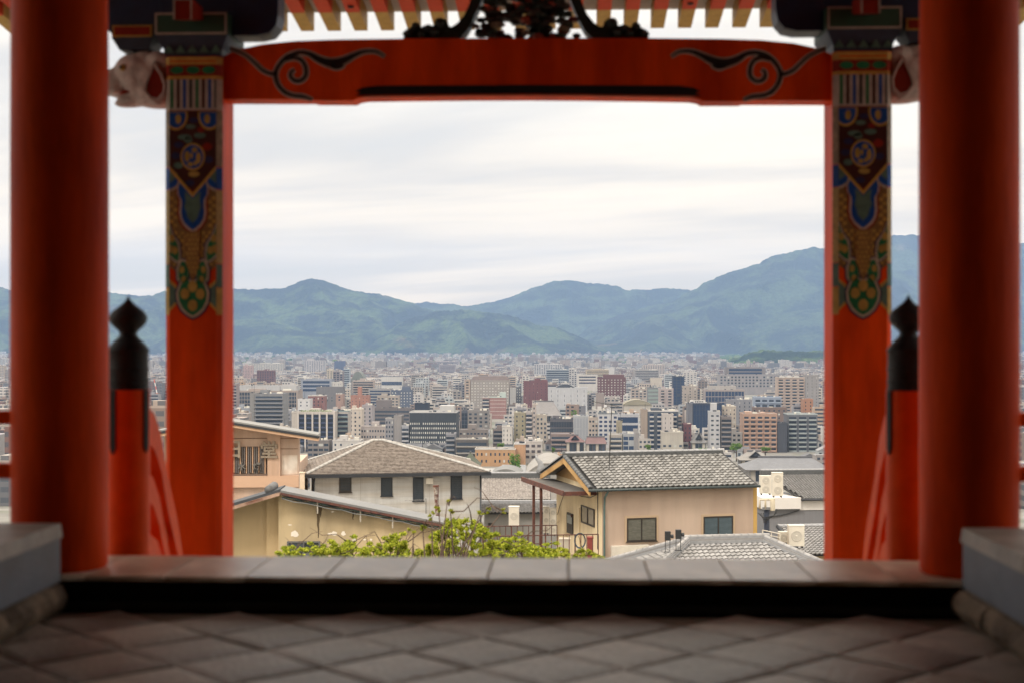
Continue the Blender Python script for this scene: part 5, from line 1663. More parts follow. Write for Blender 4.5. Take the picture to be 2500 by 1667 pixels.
def building(name, label, short, u0, u1, vt, vb, col, style='grid', d=14, cols=4, wf=.55, hf=.45, fh=3.1, rows=None, skip=0, glass=WG, trim=None, top=None, tank=True, vis=None, rotd=0.0, group=None, cat='building', join=False, roofm=None, left=None, pent=None):
    """One city block: body mesh with its windows, balconies, parapet and roof-top pieces as parts. vb is the row of its foot."""
    Y = depth_of(vb)
    pa, pb = at(u0, vt, Y), at(u1, vt, Y)
    W, zt, zg = pb.x - pa.x, (pa.z + pb.z) / 2, gz(Y) - .5
    Hh = zt - zg
    body = MB().box(0, 0, 0, W, d, Hh)
    m = cm(col)
    o = body.build(name, [m], None, loc=(pa.x, Y, zg))
    if rotd:
        o.rotation_euler = (0, 0, R(rotd))
    tag(o, label, cat, group)
    LAND.append((short, u0, u1, vt, vb, Y))
    tm = cm(trim) if trim else m
    vis = vis or vb
    zmin = max(1.0, at(u0, vis, Y).z - zg)
    nf = rows or max(1, int((Hh - zmin) / fh))
    J = MB()
    def win(x0, z0, x1, z1, y0=-.06, y1=.02, g=None):
        if join:
            J.box(x0, y0, z0, x1, y1, z1)
        else:
            piece('window', g or glass, o, x0, y0, z0, x1, y1, z1)
    for k in range(nf):
        zc = Hh - 1.0 - skip * fh - k * fh
        z1 = zc - fh * (1 - hf) * .35
        z0 = z1 - fh * hf
        if z0 < .5:
            break
        if style == 'grid':
            cw = W / cols
            for i in range(cols):
                if (i * 31 + k * 17 + int(u0)) % 23 == 5:
                    continue
                win(cw * (i + .5 - wf / 2), z0, cw * (i + .5 + wf / 2), z1, g=(WGW if glass is WG and (i * 7 + k * 5) % 11 == 3 else None))
        elif style == 'ribbon':
            win(W * (1 - wf) / 2, z0, W * (1 + wf) / 2, z1)
        elif style == 'balcony':
            cw = W / cols
            for i in range(cols):
                a, b = cw * (i + .5 - wf / 2), cw * (i + .5 + wf / 2)
                win(a, z0 + .2, b, z1 + .2)
                if join:
                    pass
                else:
                    piece('balcony', tm, o, a - .1, -1.2, z0 - .75, b + .1, -.001, z0 + .18)
        elif style == 'corridor':
            win(W * .03, z0, W * .97, z1 + .2)
            piece('balcony', tm, o, 0, -1.1, z0 - .9, W, -.001, z0 - .02)
        elif style == 'lattice':
            win(W * .02, z0, W * .98, z1)
            for i in range(cols + 1):
                piece('mullion', tm, o, W * i / cols - .12, -.3, z0, W * i / cols + .12, -.061, z1)
    if J.v:
        w = J.build('window', glass, o)
        w['kind'] = 'stuff'
    if style == 'piers':
        win(.3, max(1, zmin), W - .3, Hh - 1.2)
        for k in range(nf):
            z = Hh - 1.2 - k * fh
            piece('balcony', mat('navy_balcony', (.035, .05, .10), .4, .2, .4), o, .3, -.7, z - fh, W - .3, -.062, z - fh + 1.0)
        for i in range(cols + 1):
            x = W * i / cols
            piece('pier', tm, o, x - W * .022, -1.0, 0, x + W * .022, -.002, Hh)
    # parapet and roof
    for r4 in ((-.15, -.15, W + .15, .15), (-.15, d - .15, W + .15, d + .15), (-.15, .151, .15, d - .151), (W - .15, .151, W + .15, d - .151)):
        piece('parapet', tm, o, r4[0], r4[1], Hh + .001, r4[2], r4[3], Hh + .7)
    piece('roof_surface', roofm or ROOFT, o, .151, .151, Hh + .001, W - .151, d - .151, Hh + .06)
    rr = random.Random(int(u0 * 13 + vt * 7))
    if pent:
        for a, b, h in pent:
            piece('penthouse', tm if trim else m, o, W * a, d * .3, Hh + .061, W * b, d * .85, Hh + h)
    elif tank and W > 8:
        a = rr.uniform(.1, .5)
        piece('penthouse', m, o, W * a, d * .4, Hh + .061, W * (a + .28), d * .8, Hh + rr.uniform(2, 3.4))
        piece('rooftop_unit', TANK, o, W * rr.uniform(.68, .75), d * .25, Hh + .061, W * rr.uniform(.8, .92), d * .5, Hh + rr.uniform(1.0, 2.2))
        t = MB().lathe([(.7, 0), (.7, 1.3), (.4, 1.6)], (0, 0, 0), 10).build('water_tank', TANK, o, smooth='auto', loc=(W * rr.uniform(.5, .65), d * .3, Hh + .062))
    for k in range(rr.randint(2, 5) if W > 6 else 1):          # rooftop clutter
        a, b_, hh = rr.uniform(.05, .85), rr.uniform(.05, .7), rr.uniform(.6, 1.7)
        piece('rooftop_unit', rr.choice((TANK, ROOFT, FASC)), o, W * a, d * b_, Hh + .061, W * a + rr.uniform(.8, 2.4), d * b_ + rr.uniform(.8, 2), Hh + hh)
    if rr.random() < .5:
        x_ = W * rr.uniform(.2, .8)
        piece('mast', FASC, o, x_, d * .5, Hh + .061, x_ + .22, d * .5 + .22, Hh + rr.uniform(4, 8))
    if left:
        cw = d / left
        for k in range(min(nf, 14)):
            zc = Hh - 1.4 - k * fh
            for i in range(left):
                piece('side_window', glass, o, -.05, cw * (i + .3), zc - 1.4, .01, cw * (i + .7), zc)
    return o
B = building
# --- nearest rows
B('apartment_block', 'navy apartment block with five cream vertical piers and a planted roof', 'cream-piered navy block', 728, 816, 1006, 1104, '#d6cbc0', 'piers', cols=5, trim='#d8cdc2', d=16)
pl_ = bpy.context.scene.collection.objects['apartment_block']
B('apartment_block', 'slim block of teal glass balconies beside the cream-piered navy block', 'teal balcony block', 818, 850, 1004, 1100, '#c9bfb6', 'corridor', trim='#8aa3a8', d=14)
B('stair_tower', 'blank beige stair tower against the left side of the navy block', 'beige stair tower', 712, 727, 1007, 1104, '#cdc3b6', 'none', tank=False)
B('office_block', 'small taupe office with two dark window bands before the navy block', 'small taupe office', 751, 803, 1076, 1120, '#8f8580', 'grid', cols=4, wf=.8, hf=.5, d=12, trim='#8a807c')
B('apartment_block', 'grey apartment block with chamfered upper corners and long balconies', 'chamfered grey block', 622, 691, 962, 1070, '#8f9093', 'corridor', trim='#93949a', d=22)
B('apartment_block', 'slim grey slab behind the left edge of the chamfered grey block', 'slim grey slab', 610, 621, 961, 1068, '#a09c98', 'none', d=18, tank=False)
B('office_block', 'small cream office with ribbon windows beside the red pillar', 'small cream office', 560, 597, 1006, 1068, '#d9c3ac', 'ribbon', wf=.8)
B('office_block', 'blue grey block behind the small cream office', 'blue grey block', 572, 609, 997, 1060, '#a4abb8', 'grid', cols=3)
B('long_building', 'long beige building with pilasters under a pale blank parapet', 'long pilastered building', 577, 726, 954, 1012, '#b5a294', 'lattice', cols=22, wf=.98, hf=.85, fh=4, trim='#bba796', d=30, rows=10)
B('upper_storey', 'pale blank upper storey strip crowning the long pilastered building', 'pale roof storey', 584, 724, 942, 1010, '#c3c3c4', 'none', tank=False, d=20)
B('apartment_block', 'mauve balcony block partly behind the left red pillar', 'mauve balcony block', 560, 577, 937, 1022, '#a48f8d', 'corridor', trim='#bdb0ae')
B('white_block', 'small white gabled-looking block with a single dark window', 'small white block', 727, 757, 975, 1030, '#dcdcdf', 'grid', cols=2, wf=.2, rows=2, tank=False)
B('brick_block', 'brick red block with a white gable line behind the small white block', 'brick red hall', 752, 792, 966, 1026, '#9a5f58', 'grid', cols=4, wf=.3, rows=3, tank=False, trim='#d9d2ca')
B('glass_office', 'low blue glass office with two long window bands', 'blue glass office', 735, 809, 926, 975, '#9aa2b4', 'ribbon', wf=.88, hf=.6, fh=5.2, rows=3, glass=NAVYG, d=24, tank=False, left=3)
B('plain_block', 'blank charcoal block with faint streaks', 'charcoal block', 772, 838, 945, 998, '#7d7b7f', 'grid', cols=6, wf=.18, rows=2, skip=3, tank=False)
B('plant_room', 'white louvred plant room on top of the charcoal block', 'white plant room', 810, 833, 933, 996, '#d8d4ce', 'grid', cols=5, wf=.2, rows=1, tank=False)
B('apartment_block', 'maroon and charcoal apartment pair with a cream stair between', 'maroon pair', 627, 669, 904, 944, '#7c4a4e', 'grid', cols=7, wf=.5, join=True, trim='#8a5a5c')
B('apartment_block', 'pale twin apartment tower far left below the cone shaped peak', 'pale twin tower', 743, 794, 880, 908, '#bcb6b8', 'grid', cols=9, wf=.5, join=True, pent=[(.12, .42, 6)])
B('apartment_block', 'grid-framed brown grey tower', 'grid-framed tower', 813, 837, 906, 958, '#8c8087', 'grid', cols=3, wf=.66, hf=.62, trim='#a99c9a')
B('apartment_block', 'narrow beige neighbour of the grid-framed tower', 'narrow beige tower', 798, 812, 903, 955, '#c9bba6', 'grid', cols=2, wf=.5)
B('apartment_block', 'pale blue slab with fine balcony lines right of the grid-framed tower', 'pale blue slab', 839, 853, 900, 945, '#a9b7c6', 'corridor', trim='#bccad6')
B('apartment_block', 'beige block with long balconies before the barrel-roofed building', 'long beige balcony block', 861, 912, 929, 976, '#b9a69c', 'corridor', trim='#c6b4a8')
B('cultural_hall', 'white hall with a dark lattice window under a white band', 'lattice-window hall', 931, 982, 919, 958, '#cfccc8', 'lattice', cols=16, hf=.9, fh=6, rows=1, skip=1, glass=NAVYG, trim='#8a8f9a', tank=False)
B('brick_block', 'orange brick block with a tall central shaft', 'orange brick block', 856, 900, 966, 1014, '#bd7a5c', 'grid', cols=5, wf=.16, hf=.35, pent=[(.36, .56, 9)])
B('tan_tower', 'tan tower with a white crenellated top', 'crenellated tan tower', 820, 837, 963, 1004, '#b98f7c', 'grid', cols=1, wf=.25, rows=2, tank=False)
B('office_block', 'grey office with a dark ribbon below its roof edge', 'dark-ribboned grey office', 900, 955, 949, 1002, '#a6a4a4', 'ribbon', wf=.9, hf=.5, glass=NAVYG, tank=False, roofm=cm('#b9c2c6'))
B('navy_office', 'slate blue office dotted with small white windows', 'slate blue office', 955, 1005, 953, 1004, '#5c6a86', 'grid', cols=7, wf=.35, hf=.35, glass=WGW, pent=[(.5, .9, 4)])
B('apartment_block', 'cream block with a pillared loggia before the slate blue office', 'cream loggia block', 921, 973, 967, 1010, '#b8aa9c', 'grid', cols=6, wf=.6)
B('office_block', 'long brown grey office with dark window bands', 'long brown grey office', 912, 1002, 997, 1058, '#807778', 'ribbon', wf=.92, hf=.5, pent=[(.05, .45, 7)], glass=WG)
B('apartment_block', 'slim grey tower with a column of round-looking windows', 'slim round-window tower', 884, 909, 990, 1066, '#b0a7ab', 'grid', cols=2, wf=.28, hf=.5)
B('large_block', 'dark green block with lines of small pale windows and a white flat roof', 'dark green block', 1000, 1114, 1007, 1102, '#3d4650', 'grid', cols=22, wf=.5, hf=.42, glass=WGW, d=26, skip=1.6, rows=7, trim='#c6c6c6', tank=False, roofm=cm('#a7a5a3'), pent=[(.62, .93, 4.5)])
B('tower_block', 'plain grey stair tower left of the dark green block', 'plain grey stair tower', 962, 980, 1016, 1100, '#a39d9b', 'none', tank=False)
B('tower_block', 'navy-sided slim tower with a round tank', 'navy-sided slim tower', 941, 961, 1022, 1100, '#9c9ba2', 'grid', cols=3, wf=.5, hf=.5, trim='#b4b0ac')
B('apartment_block', 'blue grey terraced flats squeezed beside the dark green block', 'terraced flats', 981, 998, 1040, 1102, '#a7a9b3', 'corridor', trim='#b9bac2')
B('office_building', 'pale pinkish office with two rows of small windows and a zigzag stair', 'pale pinkish office', 881, 946, 1042, 1096, '#c5b7b0', 'grid', cols=10, wf=.5, hf=.35, rows=3, fh=4)
B('apartment_block', 'cream stepped flats right of the teal balcony block', 'cream stepped flats', 852, 883, 1000, 1080, '#d8c8b6', 'grid', cols=3, wf=.35)
B('house_block', 'white low block below the cream stepped flats', 'white low block', 812, 880, 1076, 1120, '#d6d0ca', 'grid', cols=5, wf=.3, rows=2)
B('dark_block', 'dark navy windowless box on the long roof', 'dark navy box', 1012, 1046, 985, 1034, '#303a4e', 'none', tank=False)
B('large_block', 'large taupe block with rows of small pale windows and a brown mansard top', 'large taupe block', 1149, 1243, 929, 1000, '#a79d95', 'grid', cols=13, wf=.4, hf=.36, glass=WGW, d=26, tank=False, roofm=cm('#7a6a68'))
B('block_wing', 'beige end wing of the large taupe block with one column of dark windows', 'beige end wing', 1134, 1148, 927, 1000, '#bba592', 'grid', cols=1, wf=.45, hf=.4, d=20, tank=False)
B('brick_flats', 'pink brick flats with white floor lines and a green-edged roof', 'pink brick flats', 1195, 1235, 970, 1022, '#b07a72', 'ribbon', wf=.96, hf=.1, fh=3.6, glass=cm('#d8cfc8'), pent=[(.6, .98, 5)], trim='#bcd0c8')
B('brick_flats', 'white balcony end of the pink brick flats', 'white balcony end', 1178, 1194, 970, 1022, '#a8837c', 'corridor', trim='#d6cfc9', fh=3.4)
B('pale_tower', 'pale ribbed metal tower right of the large taupe block', 'pale ribbed tower', 1245, 1259, 948, 1000, '#b3b1b0', 'lattice', cols=6, hf=.95, fh=9, glass=cm('#b3b1b0'), trim='#c4c2c0', tank=False)
B('dark_tower', 'narrow charcoal tower left of the maroon flats', 'narrow charcoal tower', 1260, 1272, 945, 996, '#6d7078', 'grid', cols=2, wf=.3, glass=WGW)
B('apartment_block', 'warm grey flats with square white-framed windows', 'warm grey flats', 1142, 1193, 1003, 1064, '#8e8783', 'grid', cols=4, wf=.5, hf=.5, trim='#9a938f')
B('glass_strip', 'dark glass stair strip at the left edge of the warm grey flats', 'dark glass strip', 1127, 1141, 1004, 1062, '#5a6170', 'lattice', cols=2, hf=.85)
B('office_block', 'brown tiled office with an arched dormer before the warm grey flats', 'arched dormer office', 1112, 1190, 1050, 1086, '#94877f', 'grid', cols=9, wf=.6, hf=.4, rows=2, tank=False, pent=[(.38, .64, 4)])
B('timber_building', 'dark timber building with three deep eaves', 'dark timber building', 1113, 1190, 1073, 1118, '#6c645f', 'corridor', trim='#a39a90', fh=4.2, tank=False, roofm=cm('#b9b5b0'))
B('grey_tower', 'small blue grey tower left of the dark timber building', 'small blue grey tower', 1089, 1110, 1060, 1116, '#8f9099', 'corridor', trim='#a0a1a9')
B('low_building', 'low orange building with a white roof edge', 'low orange building', 1160, 1258, 1097, 1138, '#d39b54', 'grid', cols=9, wf=.35, hf=.4, rows=2, fh=4, trim='#d9cfc0', tank=False)
B('orange_block', 'plain orange block with a white cap', 'plain orange block', 1256, 1282, 1084, 1136, '#d49c60', 'none', trim='#dcd8d4', tank=False)
B('apartment_block', 'white three-storey flats with paired brown windows', 'white three-storey flats', 1281, 1323, 1078, 1130, '#d2cac4', 'grid', cols=3, wf=.62, hf=.5, fh=3.3, rows=4, glass=mat('brown_glass', (.07, .06, .065), .3, .3, .5))
B('olive_tower', 'olive tower with two columns of small windows', 'olive tower', 1255, 1283, 1008, 1096, '#a79c76', 'grid', cols=2, wf=.24, hf=.36, trim='#b3aa8a')
B('balcony_tower', 'lilac grey balcony tower attached to the olive tower', 'lilac balcony tower', 1284, 1299, 1006, 1096, '#b9aeab', 'corridor', trim='#c6bcb9')
B('stair_tower', 'pinkish stair tower rising above the olive tower', 'pinkish stair tower', 1300, 1308, 988, 1096, '#c6b6ad', 'grid', cols=1, wf=.4, tank=False)
B('balcony_tower', 'narrow beige balcony stack right of the pinkish stair tower', 'narrow beige stack', 1309, 1335, 1014, 1096, '#bdb09f', 'grid', cols=3, wf=.5, hf=.5)
B('white_house', 'narrow white house with a pointed gable left of the olive tower', 'narrow white gabled house', 1226, 1251, 1042, 1098, '#d9d3cb', 'grid', cols=3, wf=.2, tank=False)
B('maroon_flats', 'maroon brick flats with almost no windows', 'maroon flats', 1278, 1337, 931, 1000, '#84494d', 'grid', cols=6, wf=.10, hf=.25, pent=[(.45, .68, 3.5), (.72, .98, 2)], d=18, left=4)
B('white_building', 'long white building with slit windows under a dark curved roof', 'long white building', 1338, 1434, 947, 1004, '#c6c8ce', 'grid', cols=6, wf=.06, hf=.5, fh=5, tank=False, d=26)
B('glass_office', 'grey office with four glazed balcony bands', 'glazed balcony office', 1333, 1391, 902, 936, '#8e97a3', 'corridor', trim='#aab5bf', fh=4, d=22)
B('white_office', 'white office with three black ribbon windows', 'black-ribboned white office', 1409, 1459, 915, 953, '#d3cbc4', 'ribbon', wf=.82, hf=.45, fh=4.6, rows=3, glass=mat('black_ribbon', (.02, .025, .05), .2, .1, .3), d=20, tank=False)
B('grid_tower', 'pale grid-fronted tower left of the black-ribboned white office', 'pale grid tower', 1389, 1408, 900, 950, '#bfbcbc', 'grid', cols=3, wf=.5, hf=.5)
B('brick_office', 'dark red brick office with small white windows', 'dark red brick office', 1459, 1528, 922, 986, '#7a4a4c', 'grid', cols=9, wf=.34, hf=.34, glass=WGW, d=20, pent=[(.2, .95, 4)], left=3)
B('ochre_hall', 'far ochre-topped hall with a fine window line', 'far ochre hall', 1430, 1496, 902, 924, '#c8b184', 'ribbon', wf=.9, hf=.35, join=True)
B('taupe_block', 'windowless taupe box before the dark red brick office', 'taupe box', 1455, 1475, 961, 1012, '#a2938c', 'none', tank=False)
B('apartment_block', 'beige flats with an arched fanlight by the yellow arched roof', 'arched fanlight flats', 1541, 1579, 949, 992, '#b9a99d', 'grid', cols=4, wf=.6, hf=.5)
B('glass_shop', 'grey shop block with pale green glazing behind the arched fanlight flats', 'green-glazed shop block', 1580, 1612, 946, 988, '#8c8f92', 'ribbon', wf=.85, hf=.55, fh=4.4, glass=mat('pale_green_glass', (.22, .27, .25), .3, .2, .4))
B('apartment_block', 'pinkish grey flats with two columns of balconies', 'pinkish grey flats', 1609, 1644, 949, 1004, '#b7a6a3', 'balcony', cols=2, wf=.42, trim='#c7b8b4')
B('navy_tower', 'dark navy glass tower standing above its neighbours', 'dark navy tower', 1643, 1671, 919, 992, '#33425c', 'grid', cols=3, wf=.8, hf=.8, glass=NAVYG, d=18, tank=False)
B('apartment_block', 'sandy flats with white side balconies below the navy tower', 'sandy flats', 1667, 1703, 943, 998, '#b3a598', 'grid', cols=3, wf=.22, hf=.4, left=3)
B('white_office', 'white and grey office with three dots of windows above the navy tower', 'white and grey office', 1668, 1701, 908, 946, '#c9c4c0', 'grid', cols=4, wf=.4)
B('wide_building', 'wide grey building with two rows of square dark windows', 'wide square-windowed building', 1757, 1905, 915, 962, '#9f9a9d', 'grid', cols=17, wf=.5, hf=.55, fh=4.3, rows=4, d=36, tank=False, roofm=cm('#5a6270'))
B('upper_hall', 'dark set-back upper floors of the wide square-windowed building', 'dark set-back floors', 1771, 1869, 897, 958, '#8d8586', 'ribbon', wf=.82, hf=.7, fh=5, rows=2, glass=NAVYG, tank=False, d=20, roofm=cm('#4a5262'))
B('pillared_building', 'pillared stone building with tall dark window bays', 'pillared stone building', 1721, 1818, 952, 1000, '#a89a96', 'lattice', cols=12, hf=.86, fh=6, rows=4, glass=NAVYG, trim='#b8a99f', d=24, tank=False, roofm=cm('#5a5f6c'))
B('pale_storey', 'pale plain storey on top of the pillared stone building', 'pale plain storey', 1729, 1797, 943, 998, '#c3bab2', 'none', tank=False)
B('tall_flats', 'tall cream flats with rows of balconies and three white arched tops', 'tall cream arched flats', 1898, 1965, 922, 1012, '#bfa898', 'balcony', cols=4, wf=.62, hf=.45, trim='#cdb6a6', d=18, tank=False)
B('tall_flats', 'plain grey flank of the tall cream arched flats', 'plain grey flank', 1966, 1999, 916, 1012, '#9e9a9a', 'grid', cols=3, wf=.12, hf=.3, tank=False)
B('navy_glass_block', 'broad navy glass block with a blank grey edge', 'broad navy glass block', 1692, 1762, 985, 1070, '#2f3d57', 'lattice', cols=9, hf=.96, fh=4, glass=NAVYG, trim='#3a4965', d=22, tank=False)
B('grey_flank', 'grey windowless flank of the broad navy glass block', 'grey windowless flank', 1679, 1691, 986, 1070, '#737580', 'none', tank=False)
B('white_tower', 'slim white tower with right-hand dark windows', 'slim white tower', 1733, 1758, 1006, 1104, '#c6c7cc', 'grid', cols=2, wf=.5, hf=.36, pent=[(.2, .75, 6)], tank=False)
B('brown_flats', 'slim brown grey flats next to the slim white tower', 'slim brown grey flats', 1761, 1786, 1018, 1104, '#857b78', 'corridor', trim='#948a86')
B('orange_flats', 'tan orange flats with five columns of wide windows', 'tan orange flats', 1814, 1897, 1011, 1102, '#c6997a', 'balcony', cols=5, wf=.66, hf=.46, fh=3.0, trim='#cda184', d=18, pent=[(.1, .3, 1.6), (.55, .7, 1.2)])
B('stepped_flats', 'stepped block with blue upper balconies', 'blue stepped block', 1842, 1908, 970, 1044, '#8fa0ba', 'balcony', cols=4, wf=.7, rows=3, fh=4.4, trim='#9db0cc', tank=False)
B('stepped_flats', 'brown lower tier of the blue stepped block', 'brown stepped tier', 1824, 1920, 995, 1046, '#8c7267', 'grid', cols=8, wf=.3, trim='#9a8074', tank=False)
B('dark_flats', 'dark slate flats with three columns of pale glass balconies', 'dark slate flats', 1923, 1996, 1012, 1100, '#6b6f78', 'balcony', cols=3, wf=.72, hf=.5, fh=3.0, trim='#a7b4b6', d=18, pent=[(.3, .5, 1.6)])
B('charcoal_flank', 'charcoal blank wall between the tan orange and dark slate flats', 'charcoal blank wall', 1898, 1922, 1034, 1102, '#4c505c', 'none', tank=False)
B('cream_house', 'cream flats with a stair of small balconies behind the slim brown grey flats', 'cream stair flats', 1761, 1797, 993, 1066, '#cdbda9', 'grid', cols=4, wf=.25)
B('grey_flats', 'blue grey flats with stacked side balconies', 'stacked blue grey flats', 1776, 1836, 976, 1050, '#8d8e98', 'grid', cols=5, wf=.2, left=3, trim='#9a9ba5')
B('orange_drum', 'orange drum-like block on a green-roofed base', 'orange drum block', 1961, 1985, 975, 1040, '#c07f4e', 'grid', cols=2, wf=.2, tank=False)
B('white_navy_flats', 'white flats with big navy windows in four columns', 'white navy-windowed flats', 1461, 1508, 1010, 1092, '#d0d0d4', 'grid', cols=4, wf=.62, hf=.52, fh=3.0, glass=mat('navy_window', (.03, .045, .10), .2, .3, .5), trim='#7a848c')
B('cream_flats', 'cream flats with three dark windows per floor', 'cream three-window flats', 1437, 1460, 1020, 1090, '#c9b7a6', 'grid', cols=3, wf=.6, hf=.45)
B('metal_block', 'pale metal-clad block with vertical slits', 'pale metal-clad block', 1400, 1436, 1016, 1082, '#b5bac0', 'lattice', cols=5, hf=.9, fh=8, glass=cm('#a6abb4'), trim='#bcc1c7', tank=False)
B('dark_shop', 'charcoal shop block with a slatted sign roof', 'charcoal slatted block', 1343, 1399, 1024, 1078, '#6f6a70', 'lattice', cols=14, hf=.8, fh=5, rows=2, trim='#5b5960')
B('pink_flats', 'low pinkish brown flats with three corridor balconies', 'low pinkish brown flats', 1345, 1401, 1060, 1102, '#96807a', 'corridor', trim='#a58d86', tank=False)
B('teal_house', 'narrow house with dark glazed balconies and a white cross bar', 'narrow dark-glazed house', 1521, 1548, 1060, 1110, '#aeb2b8', 'grid', cols=2, wf=.85, hf=.75, glass=NAVYG)
B('checkered_flats', 'checkered flats of navy bays and white balcony panels', 'checkered navy and white flats', 1582, 1656, 1004, 1100, '#57616f', 'balcony', cols=4, wf=.5, hf=.5, trim='#cdc9c8', glass=NAVYG, d=16)
B('tan_shaft', 'tan vertical shaft at the left edge of the checkered flats', 'tan shaft', 1566, 1581, 1001, 1100, '#b09c8a', 'none', tank=False)
B('white_panel_tower', 'streaked white panel rising before the checkered flats', 'streaked white panel tower', 1618, 1644, 1012, 1104, '#c9bfb9', 'grid', cols=2, wf=.1, rows=3, tank=False)
B('white_gallery', 'long low white building with navy shopfronts', 'low white navy-fronted building', 1506, 1560, 1012, 1076, '#c2c3ca', 'ribbon', wf=.9, hf=.7, fh=6, rows=2, glass=NAVYG, tank=False)
B('cream_studio', 'wide cream block with a blank upper wall', 'wide cream block', 1616, 1668, 1056, 1108, '#c8bfb0', 'grid', cols=4, wf=.5, skip=2, rows=2)
B('maroon_tower', 'slim maroon tower beside the broad navy glass block', 'slim maroon tower', 1669, 1688, 1036, 1100, '#7e4147', 'grid', cols=2, wf=.25, trim='#8d5258')
B('olive_shaft', 'olive blank shaft right of the white navy-windowed flats', 'olive blank shaft', 1506, 1519, 1030, 1100, '#a89c7c', 'none', tank=False)
B('grey_flats', 'small beige flats below the olive shaft', 'small beige flats', 1488, 1518, 1062, 1110, '#b5aba0', 'corridor', trim='#c6bcb0')
B('orange_shop', 'small orange shop left of the tile roof ridge', 'small orange shop', 1362, 1392, 1110, 1140, '#d9a268', 'grid', cols=2, wf=.4, rows=1, tank=False)
B('pale_hall', 'far white sawtooth-roofed hall', 'far sawtooth hall', 1304, 1372, 889, 915, '#c4c2c4', 'grid', cols=12, wf=.6, hf=.5, join=True, d=30)
B('pale_block', 'far beige block with a row of square windows', 'far beige block', 1570, 1622, 890, 914, '#c2b2a6', 'grid', cols=9, wf=.5, join=True)
B('grey_block', 'far grey stepped block with long flat roofs', 'far grey stepped block', 1548, 1610, 903, 930, '#a39d99', 'ribbon', wf=.9, hf=.4, join=True, d=30)
B('white_cube', 'plain cream cube before the far grey stepped block', 'plain cream cube', 1589, 1616, 923, 958, '#cfc2b0', 'none', tank=False)
B('white_cube', 'small white tower block above the dark red brick office', 'small white tower block', 1487, 1500, 898, 930, '#d0ccca', 'none', tank=False)
B('mauve_office', 'mauve long office far behind the large taupe block', 'far mauve office', 1072, 1112, 890, 912, '#a297a0', 'ribbon', wf=.9, hf=.35, join=True)
B('blue_box', 'deep blue far block beside the pale twin tower', 'far deep blue block', 816, 842, 881, 905, '#4e5f86', 'none', tank=False)
B('apartment_block', 'pink far slab above the maroon pair', 'far pink slab', 593, 616, 892, 925, '#c49f98', 'grid', cols=6, wf=.4, join=True)
B('apartment_block', 'long far cream flats below the long mountain', 'far long cream flats', 598, 690, 887, 908, '#c2bbb0', 'grid', cols=22, wf=.4, join=True, d=12)
B('hall_building', 'far building with a purple brown gabled roof', 'far purple gabled hall', 1056, 1122, 882, 898, '#b3a7ad', 'ribbon', wf=.9, hf=.4, join=True, roofm=cm('#8a6a72'))

# special roofs ---------------------------------------------------------------
def arch_roof(name, label, cat, u0, u1, vt, ve, vb, col, d=20, wallcol='#c9bfae', glass=None):
    Y = depth_of(vb)
    pa, pb, pt = at(u0, ve, Y), at(u1, ve, Y), at((u0 + u1) / 2, vt, Y)
    W, zg = pb.x - pa.x, gz(Y) - .5
    o = MB().box(0, 0, 0, W, d, pa.z - zg).build(name, cm(wallcol), None, loc=(pa.x, Y, zg))
    tag(o, label, cat)
    n, h = 16, pt.z - pa.z
    arc = [(W * i / n, (pa.z - zg) + h * math.sin(math.pi * i / n) ** .8) for i in range(n + 1)]
    MB().plate([(0, pa.z - zg + .001)] + arc[1:-1] + [(W, pa.z - zg + .001)], -.8, d + .4).build('arched_roof', cm(col), o, smooth='auto', loc=(0, 0, 0))
    for i in range(0, n):
        (xa, za), (xb, zb) = arc[i], arc[i + 1]
        MB().plate([(xa, za + .01), (xb, zb + .01), (xb, zb + .35), (xa, za + .35)], -1.0, -.5).build('roof_edge_panel', cm(wallcol), o, loc=(0, 0, 0))
    LAND.append((name.replace('_', ' '), u0, u1, vt, vb, Y))
    return o
arch_roof('barrel_roof_building', 'grey building with a rounded barrel roof and white gable dots', 'building', 857, 890, 906, 930, 974, '#7f8b86', 24, '#9a9490')
arch_roof('arched_hall', 'pale yellow arched roof of a low hall', 'hall', 1520, 1592, 975, 988, 1016, '#a59c7c', 30, '#c9c0b0')
arch_roof('white_arched_hall', 'white corrugated arched roof left of the ochre gable', 'hall', 1278, 1392, 1131, 1166, 1250, '#aaa6a0', 40, '#b9b2aa')
arch_roof('dark_arched_shed', 'low shed with a dark curved roof above the dense tiles', 'shed', 1196, 1272, 1147, 1160, 1280, '#8e9090', 14, '#8a8a88')
arch_roof('curved_roof_hall', 'dark curved roof rising above the long white building', 'building', 1356, 1404, 937, 946, 1003, '#4c5462', 14, '#c3c5cb')

